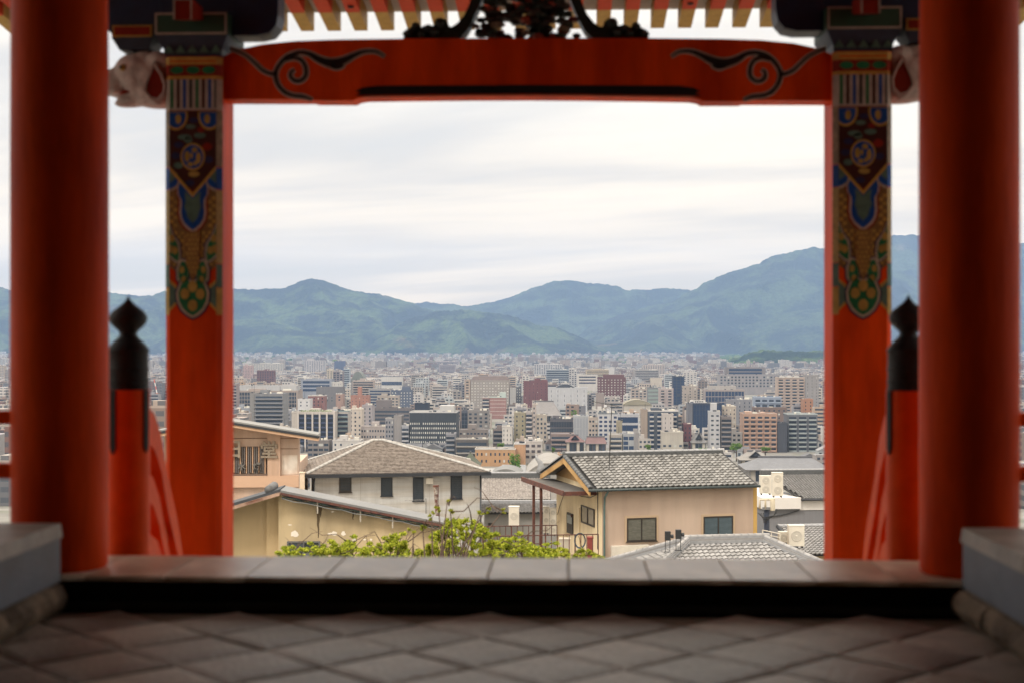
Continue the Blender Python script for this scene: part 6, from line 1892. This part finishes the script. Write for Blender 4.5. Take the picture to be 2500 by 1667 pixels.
def hip_hall(name, label, cat, u0, u1, vr, ve, vb, d, roofcol, wallcol, ridge=(.25, .75), gable=False):
    """Hall with a hipped (or hip-and-gable) roof: ridge row vr, eave row ve."""
    Y = depth_of(vb)
    pa, pb = at(u0, ve, Y), at(u1, ve, Y)
    W, zg = pb.x - pa.x, gz(Y) - .5
    ze = pa.z - zg
    zr_ = at((u0 + u1) / 2, vr, Y + d / 2).z - zg
    o = MB().box(W * .05, d * .06, 0, W * .95, d * .94, ze).build(name, cm(wallcol), None, loc=(pa.x, Y, zg))
    tag(o, label, cat)
    LAND.append((name.replace('_', ' '), u0, u1, vr, vb, Y))
    r0, r1 = W * ridge[0], W * ridge[1]
    n = 6
    mb = MB()
    prev = None
    for k in range(n + 1):
        t = k / n
        c = t ** 1.25                                   # sagging temple-roof curve
        ring = [(r0 * t, d / 2 * t, ze + (zr_ - ze) * c), (W + (r1 - W) * t, d / 2 * t, ze + (zr_ - ze) * c), (W + (r1 - W) * t, d - d / 2 * t, ze + (zr_ - ze) * c), (r0 * t, d - d / 2 * t, ze + (zr_ - ze) * c)]
        if prev:
            b = len(mb.v)
            mb.add(prev + ring, [(0, 1, 5, 4), (1, 2, 6, 5), (2, 3, 7, 6), (3, 0, 4, 7)])
        prev = ring
    rf = mb.build('roof', cm(roofcol), o, loc=(0, 0, 0))
    piece('ridge', cm('#6f7076'), o, r0 - .3, d / 2 - .35, zr_ + .002, r1 + .3, d / 2 + .35, zr_ + .7)
    piece('eave', cm('#7d7872'), o, 0, 0, ze - .35, W, d, ze - .002)
    nw = max(4, int(W / 2.2))
    for i in range(nw):
        x = W * (.07 + .86 * i / nw)
        piece('screen_panel', WG if i % 3 else cm('#c6bba8'), o, x, d * .06 - .05, ze * .35, x + W * .86 / nw * .8, d * .06 - .001, ze - .5)
    if gable:
        g0, g1 = W * .34, W * .66
        zz0 = ze + (zr_ - ze) * .45
        MB().add([(g0, d * .12, zz0), (g1, d * .12, zz0), (W / 2, d * .12, zr_ + .3), (g0, d * .5, zz0), (g1, d * .5, zz0), (W / 2, d * .5, zr_ + .3)], [(0, 1, 2), (0, 2, 5, 3), (1, 4, 5, 2), (3, 5, 4), (0, 3, 4, 1)]).build('gable', cm('#3a4250'), o, loc=(0, 0, 0))
        for a, b in ((g0 - .6, W / 2), (W / 2, g1 + .6)):
            za, zb = (zz0 - .2, zr_ + .5) if a < W / 2 - .1 else (zr_ + .5, zz0 - .2)
            MB().hexa([(a, d * .08, za), (b, d * .08, zb), (b, d * .5, zb), (a, d * .5, za)], [(a, d * .08, za + .3), (b, d * .08, zb + .3), (b, d * .5, zb + .3), (a, d * .5, za + .3)]).build('gable_roof', cm(roofcol), o, loc=(0, 0, 0))
    return o
hip_hall('temple_hall', 'large temple hall under a broad pale grey roof', 'temple', 1290, 1372, 979, 1014, 1034, 34, '#918c8a', '#8a7f76', (.16, .74))
hip_hall('temple_hall', 'long grey-roofed temple hall with a dark front gable', 'temple', 1820, 2040, 1116, 1146, 1186, 30, '#85888f', '#b5afa8', (.2, .8))
hip_hall('temple_gatehouse', 'temple gatehouse with a white roof slope and dark triangular gable', 'temple', 1806, 1886, 1101, 1122, 1164, 16, '#9d9892', '#6d6862', (.3, .7), True)
hip_hall('red_roof_building', 'old building with red brown hipped roofs and a black carved porch', 'building', 1380, 1428, 1062, 1078, 1112, 14, '#8a5f5c', '#4a403e', (.35, .65), True)
hip_hall('red_roof_wing', 'long red brown roofed wing of the old red-roofed building', 'building', 1428, 1482, 1066, 1082, 1112, 14, '#86605f', '#5a4745', (.1, .9))
hip_hall('small_gabled_hall', 'small grey gabled roof beside the maroon tower', 'building', 1688, 1726, 1058, 1080, 1108, 12, '#7c7b7b', '#6d7478', (.3, .7), True)
hip_hall('green_pyramid_house', 'house with a green pyramid roof above the slate hip', 'house', 1120, 1173, 1103, 1134, 1172, 12, '#5f674e', '#b9b3a8', (.49, .51))
hip_hall('slate_gable_house', 'house with a blue grey pitched roof above the low orange building', 'house', 1213, 1255, 1086, 1098, 1126, 12, '#6f7a80', '#b9b3aa', (.1, .9))
# rooftop sign on the navy glass block
Yb = depth_of(1070)
pa, pb = at(1694, 984, Yb), at(1722, 977, Yb)
sg = MB().box(0, 0, 0, pb.x - pa.x, .5, pb.z - pa.z).build('rooftop_sign', cm('#e6e4e2'), None, loc=(pa.x, Yb + 1.5, pa.z + .3))
tag(sg, 'white slanted rooftop sign on the broad navy glass block', 'sign')
for k in range(5):
    piece('sign_character', mat('sign_black', (.02, .02, .025), .6, .1, 2), sg, 1.0 + k * 1.35, -.03, .5, 1.9 + k * 1.35, -.001, 1.5)
for k in range(3):
    piece('leg', FASC, sg, .6 + k * 3, .1, -.9, .8 + k * 3, .3, -.001)
# roof garden of the navy block
o = bpy.data.objects['apartment_block']
# battlements, arches
tw = bpy.data.objects['tan_tower']
wq = max(v.co.x for v in tw.data.vertices); hq = max(v.co.z for v in tw.data.vertices)
for k in range(4):
    piece('merlon', cm('#e0d8d0'), tw, wq * (k + .05) / 4, -.3, hq + .701, wq * (k + .6) / 4, .3, hq + 2.0)
tw = bpy.data.objects['tall_flats']
wq = max(v.co.x for v in tw.data.vertices); hq = max(v.co.z for v in tw.data.vertices)
for k in range(3):
    cx = wq * (.13 + .27 * k) + 1
    MB().plate([(cx - 2.6, hq + .2)] + [(cx + 2.6 * math.cos(math.pi * (1 - i / 8)), hq + .9 + 1.6 * math.sin(math.pi * i / 8)) for i in range(9)] + [(cx + 2.6, hq + .2)], -.5, 1.5).build('arched_top', cm('#dcd6d0'), tw, loc=(0, 0, 0))
tw = bpy.data.objects['large_block.001']
wq = max(v.co.x for v in tw.data.vertices); hq = max(v.co.z for v in tw.data.vertices)
MB().hexa([(0, .2, hq + .71), (wq, .2, hq + .71), (wq, 25, hq + .71), (0, 25, hq + .71)], [(3, 3.5, hq + 5.0), (wq - 3, 3.5, hq + 5.0), (wq - 3, 22, hq + 5.0), (3, 22, hq + 5.0)]).build('mansard_roof', cm('#7a6864'), tw, loc=(0, 0, 0))
# cranes
def crane(u, v0, v1, vb, lean, label):
    Y = depth_of(vb)
    a, b = at(u, v1, Y), at(u + lean, v0, Y)
    r = empty('tower_crane', (a.x, Y, gz(Y)))
    tag(r, label, 'crane', 'construction cranes')
    CR = [mat('crane_red', (.55, .12, .08), .6, .1, 1), mat('crane_white', (.7, .68, .66), .6, .1, 1)]
    m0 = a - r.location
    MB().box(-1, -1, 0, 1, 1, m0.z).build('mast', CR[0], r)
    d = b - a
    n = 9
    for k in range(n):
        p, q_ = m0 + d * (k / n), m0 + d * ((k + 1) / n)
        MB().tube([p, q_], .55, 4).build('jib_section', CR[k % 2], r)
crane(392, 925, 1000, 1012, -16, 'red and white crane jib between the finial and the left square pillar')
crane(1560, 853, 866, 879, 6, 'far pale crane jib at the mountain foot')

# --- infill: smaller houses and blocks between the named ones
PAL = ['#d2cbc4', '#c3bab2', '#b3aaa4', '#a49c98', '#8f8a8a', '#cdbfae', '#bfa995', '#d8d4d0', '#9a9aa2', '#7f7f88', '#c7b6aa', '#b8b4b4', '#dcd6cc', '#a58a7c', '#b7c0c6', '#c9a98a', '#8c7c74', '#cfc9c6', '#e0dcd6', '#adb3bb']
CNAME = {'#d2cbc4': 'off-white', '#c3bab2': 'pale beige', '#b3aaa4': 'greyish beige', '#a49c98': 'warm grey', '#8f8a8a': 'mid grey', '#cdbfae': 'sand', '#bfa995': 'tan', '#d8d4d0': 'white', '#9a9aa2': 'blue grey', '#7f7f88': 'slate', '#c7b6aa': 'pinkish', '#b8b4b4': 'light grey', '#dcd6cc': 'cream', '#a58a7c': 'brown', '#b7c0c6': 'pale blue', '#c9a98a': 'apricot', '#8c7c74': 'dark taupe', '#cfc9c6': 'silver', '#e0dcd6': 'bright white', '#adb3bb': 'steel blue'}
named = list(LAND)
q = random.Random(42)
used = {}
occ = []
WORDS = {1: 'one', 2: 'two', 3: 'three', 4: 'four', 5: 'five', 6: 'six', 7: 'seven', 8: 'eight', 9: 'nine', 10: 'ten'}
def clear(u0, u1, vt, vb):
    for s_, a, b, c, d_, Y in named:
        if vb > d_ - 1:                                 # stands nearer than the named building
            ow = min(u1, b) - max(u0, a)
            oh = min(vb, d_ - (d_ - c) * .34) - max(vt, c)
            if ow > 1.5 and oh > 1.0:
                return False
        else:
            ow = min(u1, b) - max(u0, a)
            if ow > .8 * (u1 - u0) and vt > c + 1:      # wholly hidden behind it
                return False
    for a, b, c, d_ in occ:
        if min(u1, b) - max(u0, a) > .35 * (u1 - u0) and abs(vb - d_) < 2.2:
            return False
    return True
def place(u0, u1, vt, vb):
    Y = depth_of(vb)
    W = at(u1, vt, Y).x - at(u0, vt, Y).x
    Hh = at(u0, vt, Y).z - gz(Y)
    col = q.choice(PAL)
    st = max(1, min(10, round(Hh / 3.1)))
    cu, cv = (u0 + u1) / 2, vt
    best = min(named, key=lambda n: abs((n[1] + n[2]) / 2 - cu) + 2.2 * abs(n[3] - cv) + (0 if cu < n[1] or cu > n[2] else -4))
    if vb < best[4] - 3: rel = 'behind the'
    elif vb > best[4] + 3: rel = 'in front of the'
    elif cu < (best[1] + best[2]) / 2: rel = 'left of the'
    else: rel = 'right of the'
    low = Hh < 9
    kind = 'house' if low else 'block'
    lab = f'{CNAME[col]} {WORDS[st]}-storey {kind} {rel} {best[0]}'
    grp = lab if lab in used else None
    d = q.uniform(8, 13)
    px = FOC / Y
    if low and q.random() < .75:
        roofc = q.choice(['#8b8d92', '#9fa1a4', '#77787d', '#b5b4b2', '#6d6f76', '#7d6a62'])
        zg = gz(Y) - .5
        pa = at(u0, vt, Y)
        ze = Hh * .62
        o = MB().box(.3, .3, 0, W - .3, d - .3, ze).build('town_house', cm(col), None, loc=(pa.x, Y, zg))
        rf = MB()
        if q.random() < .6:
            rf.add([(0, 0, ze), (W, 0, ze), (W, d, ze), (0, d, ze), (0, d / 2, Hh), (W, d / 2, Hh)], [(0, 1, 5, 4), (2, 3, 4, 5), (0, 4, 3), (1, 2, 5), (3, 2, 1, 0)])
        else:
            rf.add([(0, 0, ze), (W, 0, ze), (W, d, ze), (0, d, ze), (W / 2, 0, Hh), (W / 2, d, Hh)], [(0, 4, 5, 3), (1, 2, 5, 4), (0, 1, 4), (2, 3, 5), (3, 2, 1, 0)])
        rf.build('roof', cm(roofc), o, loc=(0, 0, 0))
        nw = max(1, int(W / 3))
        for i in range(nw):
            x = W * (i + .3) / nw
            piece('window', WG, o, x, .22, ze * .35, x + min(1.6, W / nw * .5), .299, ze * .78)
    else:
        o = MB().box(0, 0, 0, W, d, Hh).build('town_block', cm(col), None, loc=(at(u0, vt, Y).x, Y, gz(Y) - .5))
        fh = 3.1
        nf = max(1, int((Hh - .8) / fh))
        stl = q.choice(['grid', 'corr', 'grid', 'ribbon', 'side'])
        cols = max(2, int(W / q.uniform(2.6, 4)))
        wj = MB()
        bj = MB()
        for k in range(min(nf, 10)):
            z1 = Hh - .9 - k * fh
            if stl in ('grid', 'side'):
                for i in range(cols):
                    if stl == 'side' and i > cols * .5:
                        continue
                    c = W / cols
                    wj.box(c * (i + .22), -.06, z1 - 1.4, c * (i + .78), .01, z1)
            else:
                wj.box(W * .05, -.06, z1 - 1.4, W * .95, .01, z1)
                if stl == 'corr':
                    bj.box(0, -1.0, z1 - 2.5, W, -.001, z1 - 1.42)
        w = wj.build('window_pane', WG, o, loc=(0, 0, 0)); w['kind'] = 'stuff'
        if bj.v:
            w = bj.build('balcony', cm(q.choice(PAL[:5])), o, loc=(0, 0, 0)); w['kind'] = 'stuff'
        piece('parapet', cm(col), o, -.1, -.1, Hh + .001, W + .1, .1, Hh + .6)
        piece('roof_surface', ROOFT, o, .02, .11, Hh + .001, W - .02, d - .02, Hh + .08)
        if q.random() < .7:
            a = q.uniform(.1, .6)
            piece('penthouse', cm(col), o, W * a, d * .3, Hh + .081, W * (a + .3), d * .7, Hh + q.uniform(1.8, 3.2))
        if q.random() < .35:
            piece('mast', FASC, o, W * .5, d * .5, Hh + .081, W * .5 + .2, d * .5 + .2, Hh + q.uniform(3, 6))
        if q.random() < .6:
            piece('rooftop_unit', TANK, o, W * .7, d * .3, Hh + .081, W * .7 + 1.4, d * .3 + 1.2, Hh + q.uniform(.8, 1.8))
    tag(o, lab, 'house' if low else 'building')
    used.setdefault(lab, []).append(o)
    occ.append((u0, u1, vt, vb))
N = 0
def scatter(n, ua, ub, va, vb_, wr, hr):
    global N
    t = 0
    made = 0
    while made < n and t < n * 60:
        t += 1
        vb = q.uniform(va, vb_)
        Y = depth_of(vb)
        u0 = q.uniform(ua, ub)
        w, h = q.uniform(*wr), q.uniform(*hr)
        u1 = u0 + w * FOC / Y
        vt = vb - h * FOC / Y
        if clear(u0, u1, vt, vb):
            place(u0, u1, vt, vb)
            made += 1
    N += made
scatter(46, 560, 2020, 1112, 1200, (7, 16), (5, 9))
scatter(84, 560, 2020, 1060, 1115, (6, 13), (6, 15))
scatter(110, 560, 2020, 1000, 1062, (7, 15), (7, 22))
scatter(110, 560, 2020, 950, 1002, (8, 20), (9, 26))
scatter(12, 345, 410, 950, 1100, (9, 18), (8, 26))
scatter(8, -10, 24, 940, 1240, (9, 16), (7, 20))
scatter(8, 2478, 2510, 940, 1240, (9, 16), (7, 20))
for lab, os_ in used.items():
    if len(os_) > 1:
        os_.sort(key=lambda o: project(o.location)[0])
        for i, o in enumerate(os_):
            o['group'] = lab
            o['label'] = lab + (', leftmost of them' if i == 0 else ', rightmost of them' if i == len(os_) - 1 else ', the middle one')

# --- the far city: thousands of blocks too small to tell apart
def far_city():
    m = bpy.data.materials.new('far_city_wall')
    m.use_nodes = True
    t = m.node_tree
    b = t.nodes['Principled BSDF']
    b.inputs['Roughness'].default_value = .9
    g = t.nodes.new('ShaderNodeNewGeometry')
    r = t.nodes.new('ShaderNodeValToRGB')
    r.color_ramp.interpolation = 'CONSTANT'
    els = ['#d8d4d0', '#b3aaa4', '#cdbfae', '#8f8d92', '#e0dcd6', '#a58f84', '#c7b6aa', '#7f828c', '#d2cbc4', '#b9bcc2', '#96706a', '#c3bab2', '#e6e2de', '#a49c98']
    while len(r.color_ramp.elements) < len(els):
        r.color_ramp.elements.new(.5)
    for i, h in enumerate(els):
        r.color_ramp.elements[i].position = i / len(els)
        r.color_ramp.elements[i].color = (*[min(.6, (sum(lin(h)) / 3 * .3 + x * .7) * w_) for x, w_ in zip(lin(h), (.62, .60, .59))], 1)
    t.links.new(g.outputs['Random Per Island'], r.inputs['Fac'])
    tc = t.nodes.new('ShaderNodeTexCoord')
    sp = t.nodes.new('ShaderNodeSeparateXYZ')
    t.links.new(tc.outputs['Object'], sp.inputs[0])
    def mth(op, a, c):
        k = t.nodes.new('ShaderNodeMath')
        k.operation = op
        for i, s in enumerate((a, c)):
            if isinstance(s, (int, float)):
                k.inputs[i].default_value = s
            else:
                t.links.new(s, k.inputs[i])
        return k.outputs[0]
    fz = mth('FRACT', mth('MULTIPLY', sp.outputs['Z'], 1 / 3.2), 0)
    fx = mth('FRACT', mth('MULTIPLY', sp.outputs['X'], 1 / 4.0), 0)
    win = mth('MULTIPLY', mth('GREATER_THAN', fz, .5), mth('GREATER_THAN', fx, .35))
    ns = t.nodes.new('ShaderNodeSeparateXYZ')
    t.links.new(g.outputs['Normal'], ns.inputs[0])
    win = mth('MULTIPLY', win, mth('LESS_THAN', ns.outputs['Z'], .5))
    mx = t.nodes.new('ShaderNodeMix')
    mx.data_type = 'RGBA'
    t.links.new(mth('MULTIPLY', win, .8), mx.inputs['Factor'])
    t.links.new(r.outputs[0], mx.inputs['A'])
    mx.inputs['B'].default_value = (.07, .08, .1, 1)
    t.links.new(mx.outputs['Result'], b.inputs['Base Color'])
    q2 = random.Random(99)
    mb = MB()
    gm = MB()
    for k in range(11000):
        v = 868.5 + 84 * q2.random() ** 2.1
        u = q2.uniform(-60, 2560)
        if 1745 < u < 2420 and v < 893:
            continue
        Y = depth_of(v) + q2.uniform(-40, 40)
        p = at(u, v, Y)
        w = q2.uniform(9, 30)
        h = q2.choice([7, 7, 8, 9, 10, 12, 14, 18, 24]) * q2.uniform(.8, 1.2)
        if v > 905:
            h = min(h, 11)
            vt = V0 + (CAMZ - (gz(Y) + h)) / Y * FOC
            if any(v > n[4] - 1 and min(u + w * FOC / Y, n[2]) - max(u, n[1]) > 0 and vt < n[4] - 2 for n in named):
                continue
        d = q2.uniform(8, 18)
        z = gz(Y)
        mb.box(p.x, Y, z - .5, p.x + w, Y + d, z + h)
        if q2.random() < .5:
            a = q2.uniform(0, .6) * w
            mb.box(p.x + a, Y + 2, z + h + .01, p.x + a + w * .3, Y + d * .7, z + h + q2.uniform(2, 4))
    for k in range(7000):                               # the same city goes on to both sides of the gate
        v = 872 + 370 * q2.random() ** 1.9
        u = q2.uniform(-1500, 548) if q2.random() < .5 else q2.uniform(2026, 4000)
        if 1745 < u < 2420 and v < 893:
            continue
        Y = depth_of(v) + q2.uniform(-10, 10)
        p = at(u, v, Y)
        w, d = q2.uniform(8, 22), q2.uniform(8, 16)
        h = q2.choice([6, 7, 7, 8, 9, 10, 12, 15, 20, 26]) * q2.uniform(.8, 1.2)
        z = gz(Y)
        mb.box(p.x, Y, z - .5, p.x + w, Y + d, z + h)
        mb.box(p.x + w * .2, Y + 2, z + h + .01, p.x + w * .5, Y + d * .7, z + h + q2.uniform(1.2, 3))
    o = mb.build('far_city_buildings', m)
    tag(o, 'hazy mass of pale city blocks stretching to the mountain foot', 'buildings', kind='stuff')
far_city()
# ================================================================ trees
def leaf_mat(name, c1, c2):
    m = bpy.data.materials.new(name)
    m.use_nodes = True
    t = m.node_tree
    t.nodes.clear()
    out = t.nodes.new('ShaderNodeOutputMaterial')
    df = t.nodes.new('ShaderNodeBsdfDiffuse')
    tr = t.nodes.new('ShaderNodeBsdfTranslucent')
    mx = t.nodes.new('ShaderNodeMixShader')
    mx.inputs[0].default_value = .3
    g = t.nodes.new('ShaderNodeNewGeometry')
    r = t.nodes.new('ShaderNodeValToRGB')
    r.color_ramp.elements[0].color = (*lin(c1), 1)
    r.color_ramp.elements[1].color = (*lin(c2), 1)
    t.links.new(g.outputs['Random Per Island'], r.inputs[0])
    for s in (df, tr):
        t.links.new(r.outputs[0], s.inputs['Color'])
    t.links.new(df.outputs[0], mx.inputs[1])
    t.links.new(tr.outputs[0], mx.inputs[2])
    t.links.new(mx.outputs[0], out.inputs[0])
    return m
LEAFY = leaf_mat('fresh_leaf', '#5c701e', '#bcbb4c')
LEAFM = leaf_mat('maple_leaf', '#627822', '#c8ca50')
LEAFG = leaf_mat('green_leaf', '#4a6a24', '#9dab42')
LEAFD = leaf_mat('dark_leaf', '#3f6a33', '#7a9a48')
LEAFC = leaf_mat('city_leaf', '#4d6b33', '#7f9a4c')
BARK = mat('bark', '#5a4a40', .95, .3, 8, bump=.5)
def leaf(mb, p, s, rr):
    a = Vector((rr.gauss(0, 1), rr.gauss(0, 1), rr.gauss(0, 1) * .6)).normalized()
    b = a.cross(Vector((rr.gauss(0, 1), rr.gauss(0, 1), rr.gauss(0, 1) + .2))).normalized()
    mb.add([p - a * s * .5, p + b * s * .30, p + a * s * .6, p - b * s * .30], [(0, 1, 2, 3)])
def near_tree(name, label, Y, trunk_u, clumps, lm, lsize, dens, seed, twigs=10, cat='tree'):
    """clumps: (u, v, ru, rv) ellipses of foliage around depth Y."""
    rr = random.Random(seed)
    k = Y / FOC
    base = at(trunk_u, 1400, Y)
    base.z = gz(Y) - .1
    o = empty(name, base)
    tag(o, label, cat)
    cen = [at(u, v, Y + rr.uniform(-1.2, 1.2)) - base for u, v, a, b in clumps]
    zc = min(c.z for c in cen)
    fork = Vector((0, 0, max(.6, zc * .55)))
    tr = MB().tube([(0, 0, 0), fork * .5 + Vector((.1, .05, 0)), fork], [.17, .13, .11], 9)
    tr.build('trunk', BARK, o, smooth=True)
    mb = MB()
    for c, (u, v, a, b) in zip(cen, clumps):
        md = fork.lerp(c, .55) + Vector((rr.uniform(-.3, .3), rr.uniform(-.3, .3), rr.uniform(-.3, .05)))
        MB().tube([fork, fork.lerp(md, .5) + Vector((0, 0, .1)), md, c], [.045, .03, .02, .008], 6).build('limb', BARK, o, smooth=True)
        n = int(dens * a * b / 10)
        subs = [(rr.gauss(0, .55), rr.gauss(0, .5), rr.gauss(0, .55)) for _ in range(max(3, int(a * b / 45)))]
        for i in range(n):
            sx, sy, sz = rr.choice(subs)
            p = c + Vector(((sx + rr.gauss(0, .20)) * a * k, (sy + rr.gauss(0, .3)) * a * k * .9, (sz + rr.gauss(0, .16)) * b * k))
            leaf(mb, p, lsize * rr.uniform(.6, 1.3), rr)
    mb.build('crown', lm, o)
    for i in range(twigs):
        c = rr.choice(cen)
        d = Vector((rr.uniform(-.8, .8), rr.uniform(-.5, .5), rr.uniform(-.1, .5)))
        pts = [c, c + d * .35 + Vector((0, 0, rr.uniform(-.1, .1))), c + d * .7 + Vector((0, 0, rr.uniform(-.08, .12))), c + d]
        MB().tube(pts, [.012, .009, .006, .002], 5).build('twig', BARK, o, smooth=True)
    return o
def ridge_clumps(top, depth, ru, rv, seed, step=14):
    rr = random.Random(seed)
    out = []
    u = top[0][0]
    while u < top[-1][0]:
        v = ridge_line(top, u)
        vv = v + rv * .8
        while vv < depth:
            out.append((u + rr.uniform(-6, 6), vv + rr.uniform(-3, 3), ru * rr.uniform(.8, 1.25), rv * rr.uniform(.8, 1.2)))
            vv += rv * 1.5
        u += step
    return out
near_tree('maple_tree', 'bright yellow green maple crown before the dark window of the ochre house', 26, 790,
          ridge_clumps([(698, 1338), (735, 1334), (760, 1326), (785, 1337), (805, 1330), (832, 1322), (850, 1316), (868, 1322), (885, 1335)], 1380, 15, 12, 1), LEAFM, .046, 28, 11, 8)
near_tree('maple_tree', 'bright maple crown before the stained wall, right of the window', 25, 925,
          ridge_clumps([(885, 1335), (905, 1326), (925, 1322), (945, 1312), (962, 1306), (985, 1303), (1003, 1326)], 1380, 14, 12, 2), LEAFM, .045, 26, 12, 8)
near_tree('cherry_tree', 'loose twiggy cherry tree reaching over the rusty railing', 23.5, 1110,
          ridge_clumps([(1015, 1345), (1045, 1330), (1062, 1290), (1080, 1278), (1105, 1270), (1135, 1266), (1165, 1272), (1195, 1280), (1215, 1312)], 1375, 15, 13, 3, 17), LEAFM, .040, 22, 13, 12)
near_tree('maple_tree', 'broad yellow green maple crown below the canopy posts', 26, 1260,
          ridge_clumps([(1180, 1330), (1215, 1318), (1240, 1308), (1262, 1312), (1290, 1322), (1325, 1328), (1335, 1345)], 1380, 16, 12, 4), LEAFM, .045, 24, 14, 10)
near_tree('evergreen_shrub', 'dense green shrub at the foot of the tan house corner', 31, 1415,
          ridge_clumps([(1338, 1345), (1365, 1338), (1400, 1335), (1430, 1339), (1458, 1347), (1488, 1360)], 1385, 14, 10, 5), LEAFY, .05, 22, 15, 4, 'shrub')
# sprigs rising above the cherry tree
sp_ = near_tree('cherry_sapling', 'thin cherry sapling with a few tufts of new leaves', 22.5, 1030,
          [(1010, 1300, 8, 7), (1032, 1286, 8, 8), (1054, 1262, 8, 8), (1070, 1240, 7, 7), (1092, 1226, 8, 7), (1188, 1240, 9, 8), (1172, 1252, 8, 6), (1228, 1246, 6, 7), (1100, 1248, 9, 7)], LEAFY, .042, 16, 16, 6)

def city_tree(label, u, vt, vb_, wpx, foot, seed, lm=LEAFC):
    Y = depth_of(foot)
    rr = random.Random(seed)
    a, b = at(u, vt, Y), at(u, vb_, Y)
    r = wpx / 2 / FOC * Y
    h = a.z - b.z
    o = empty('city_tree', (a.x, Y, gz(Y)))
    tag(o, label, 'tree', 'green trees between the city blocks')
    z0, z1 = b.z - gz(Y), a.z - gz(Y)
    MB().tube([(0, 0, 0), (.1, 0, z0 * .6), (0, 0, (z0 + z1) / 2)], [.45, .35, .15], 7).build('trunk', BARK, o, smooth=True)
    mb = MB()
    cl = [Vector((rr.uniform(-.7, .7) * r, rr.uniform(-.7, .7) * r, z0 + h * rr.uniform(.12, .9))) for _ in range(26)]
    cl = [c for c in cl if (Vector((c.x / r, c.y / r)).length) < 1.05 - .5 * abs((c.z - z0) / h - .45)]
    for c in cl:
        for i in range(46):
            d = Vector((rr.gauss(0, 1), rr.gauss(0, 1), rr.gauss(0, 1))).normalized() * rr.uniform(.5, 1)
            leaf(mb, c + Vector((d.x * r * .36, d.y * r * .36, d.z * h * .17)), .12 * r + .25, rr)
    mb.build('crown', lm, o)
    for k in range(3):
        c = cl[k % len(cl)]
        MB().tube([(0, 0, z0 * .7), c], [.18, .05], 5).build('limb', BARK, o)
city_tree('tall bright green tree above the white arched hall', 1259, 1106, 1150, 34, 1196, 1, LEAFD)
city_tree('small tree at the foot of the white three-storey flats', 1312, 1120, 1134, 16, 1180, 2)
city_tree('small pale tree beside the low orange building roof', 1222, 1081, 1094, 20, 1128, 3)
city_tree('round tree right of the large temple hall roof', 1401, 1000, 1016, 16, 1050, 4)
city_tree('dark tree before the pink brick flats', 1266, 992, 1000, 14, 1040, 5)
city_tree('small tree at the foot of the checkered flats', 1583, 1084, 1098, 18, 1120, 6)
city_tree('broad tree left of the tan orange flats', 1798, 1081, 1098, 34, 1124, 7)
city_tree('low tree at the foot of the tan orange flats', 1868, 1090, 1100, 26, 1122, 8)
city_tree('small tree below the slim white tower', 1716, 1092, 1104, 26, 1128, 9)
city_tree('small tree between the red roofs and the white flats', 1350, 1090, 1102, 12, 1130, 10)
# planted roof of the navy block
tw = bpy.data.objects['apartment_block']
wq = max(v.co.x for v in tw.data.vertices); hq = max(v.co.z for v in tw.data.vertices)
rr = random.Random(8)
mb = MB()
for i in range(900):
    leaf(mb, Vector((rr.uniform(.05, .9) * wq, rr.uniform(.5, 5), hq + .3 + abs(rr.gauss(0, .6)))), .5, rr)
g = mb.build('roof_foliage', LEAFC, tw, loc=(0, 0, 0))
g['kind'] = 'stuff'
# hazy groves scattered through the far city and along the mountain foot
mb = MB()
rr = random.Random(77)
for k in range(1500):
    v = 867.5 + 22 * rr.random() ** 2
    u = rr.uniform(-60, 2560)
    Y = depth_of(v) + rr.uniform(-200, 200)
    p = at(u, v, Y)
    z = gz(Y)
    n = 5
    w = rr.uniform(10, 34)
    h = rr.uniform(6, 13)
    vs = []
    for j, (f, zz) in enumerate(((1, 0), (.95, .55), (.5, 1))):
        for i in range(n):
            a = 6.283 * i / n + j
            vs.append((p.x + w * f * math.cos(a) * rr.uniform(.75, 1.1), Y + 8 * f * math.sin(a), z + h * zz * rr.uniform(.85, 1.1)))
    mb.add(vs, [(j * n + i, j * n + (i + 1) % n, (j + 1) * n + (i + 1) % n, (j + 1) * n + i) for j in range(2) for i in range(n)] + [tuple(range(2 * n, 3 * n))])
o = mb.build('far_woods', leaf_mat('far_grove', '#33502c', '#6a7a3c'))
tag(o, 'hazy groves between the far houses at the mountain foot', 'woods', kind='stuff')
# ================================================================ haze: the air between the gate and the mountains
hz = MB().box(-7000, -40, -76, 7000, 15400, 1010).build('haze', [])
hm = bpy.data.materials.new('haze')
hm.use_nodes = True
ht = hm.node_tree
ht.nodes.clear()
h_out = ht.nodes.new('ShaderNodeOutputMaterial')
h_vol = ht.nodes.new('ShaderNodeVolumePrincipled')
h_vol.inputs['Color'].default_value = (0.40, 0.60, 0.96, 1)
h_vol.inputs['Density'].default_value = HAZE
h_vol.inputs['Anisotropy'].default_value = 0.0
ht.links.new(h_vol.outputs[0], h_out.inputs['Volume'])
hz.data.materials.append(hm)
hz['kind'] = 'stuff'
for o in WORLD_ROOTS:
    del o['_w']
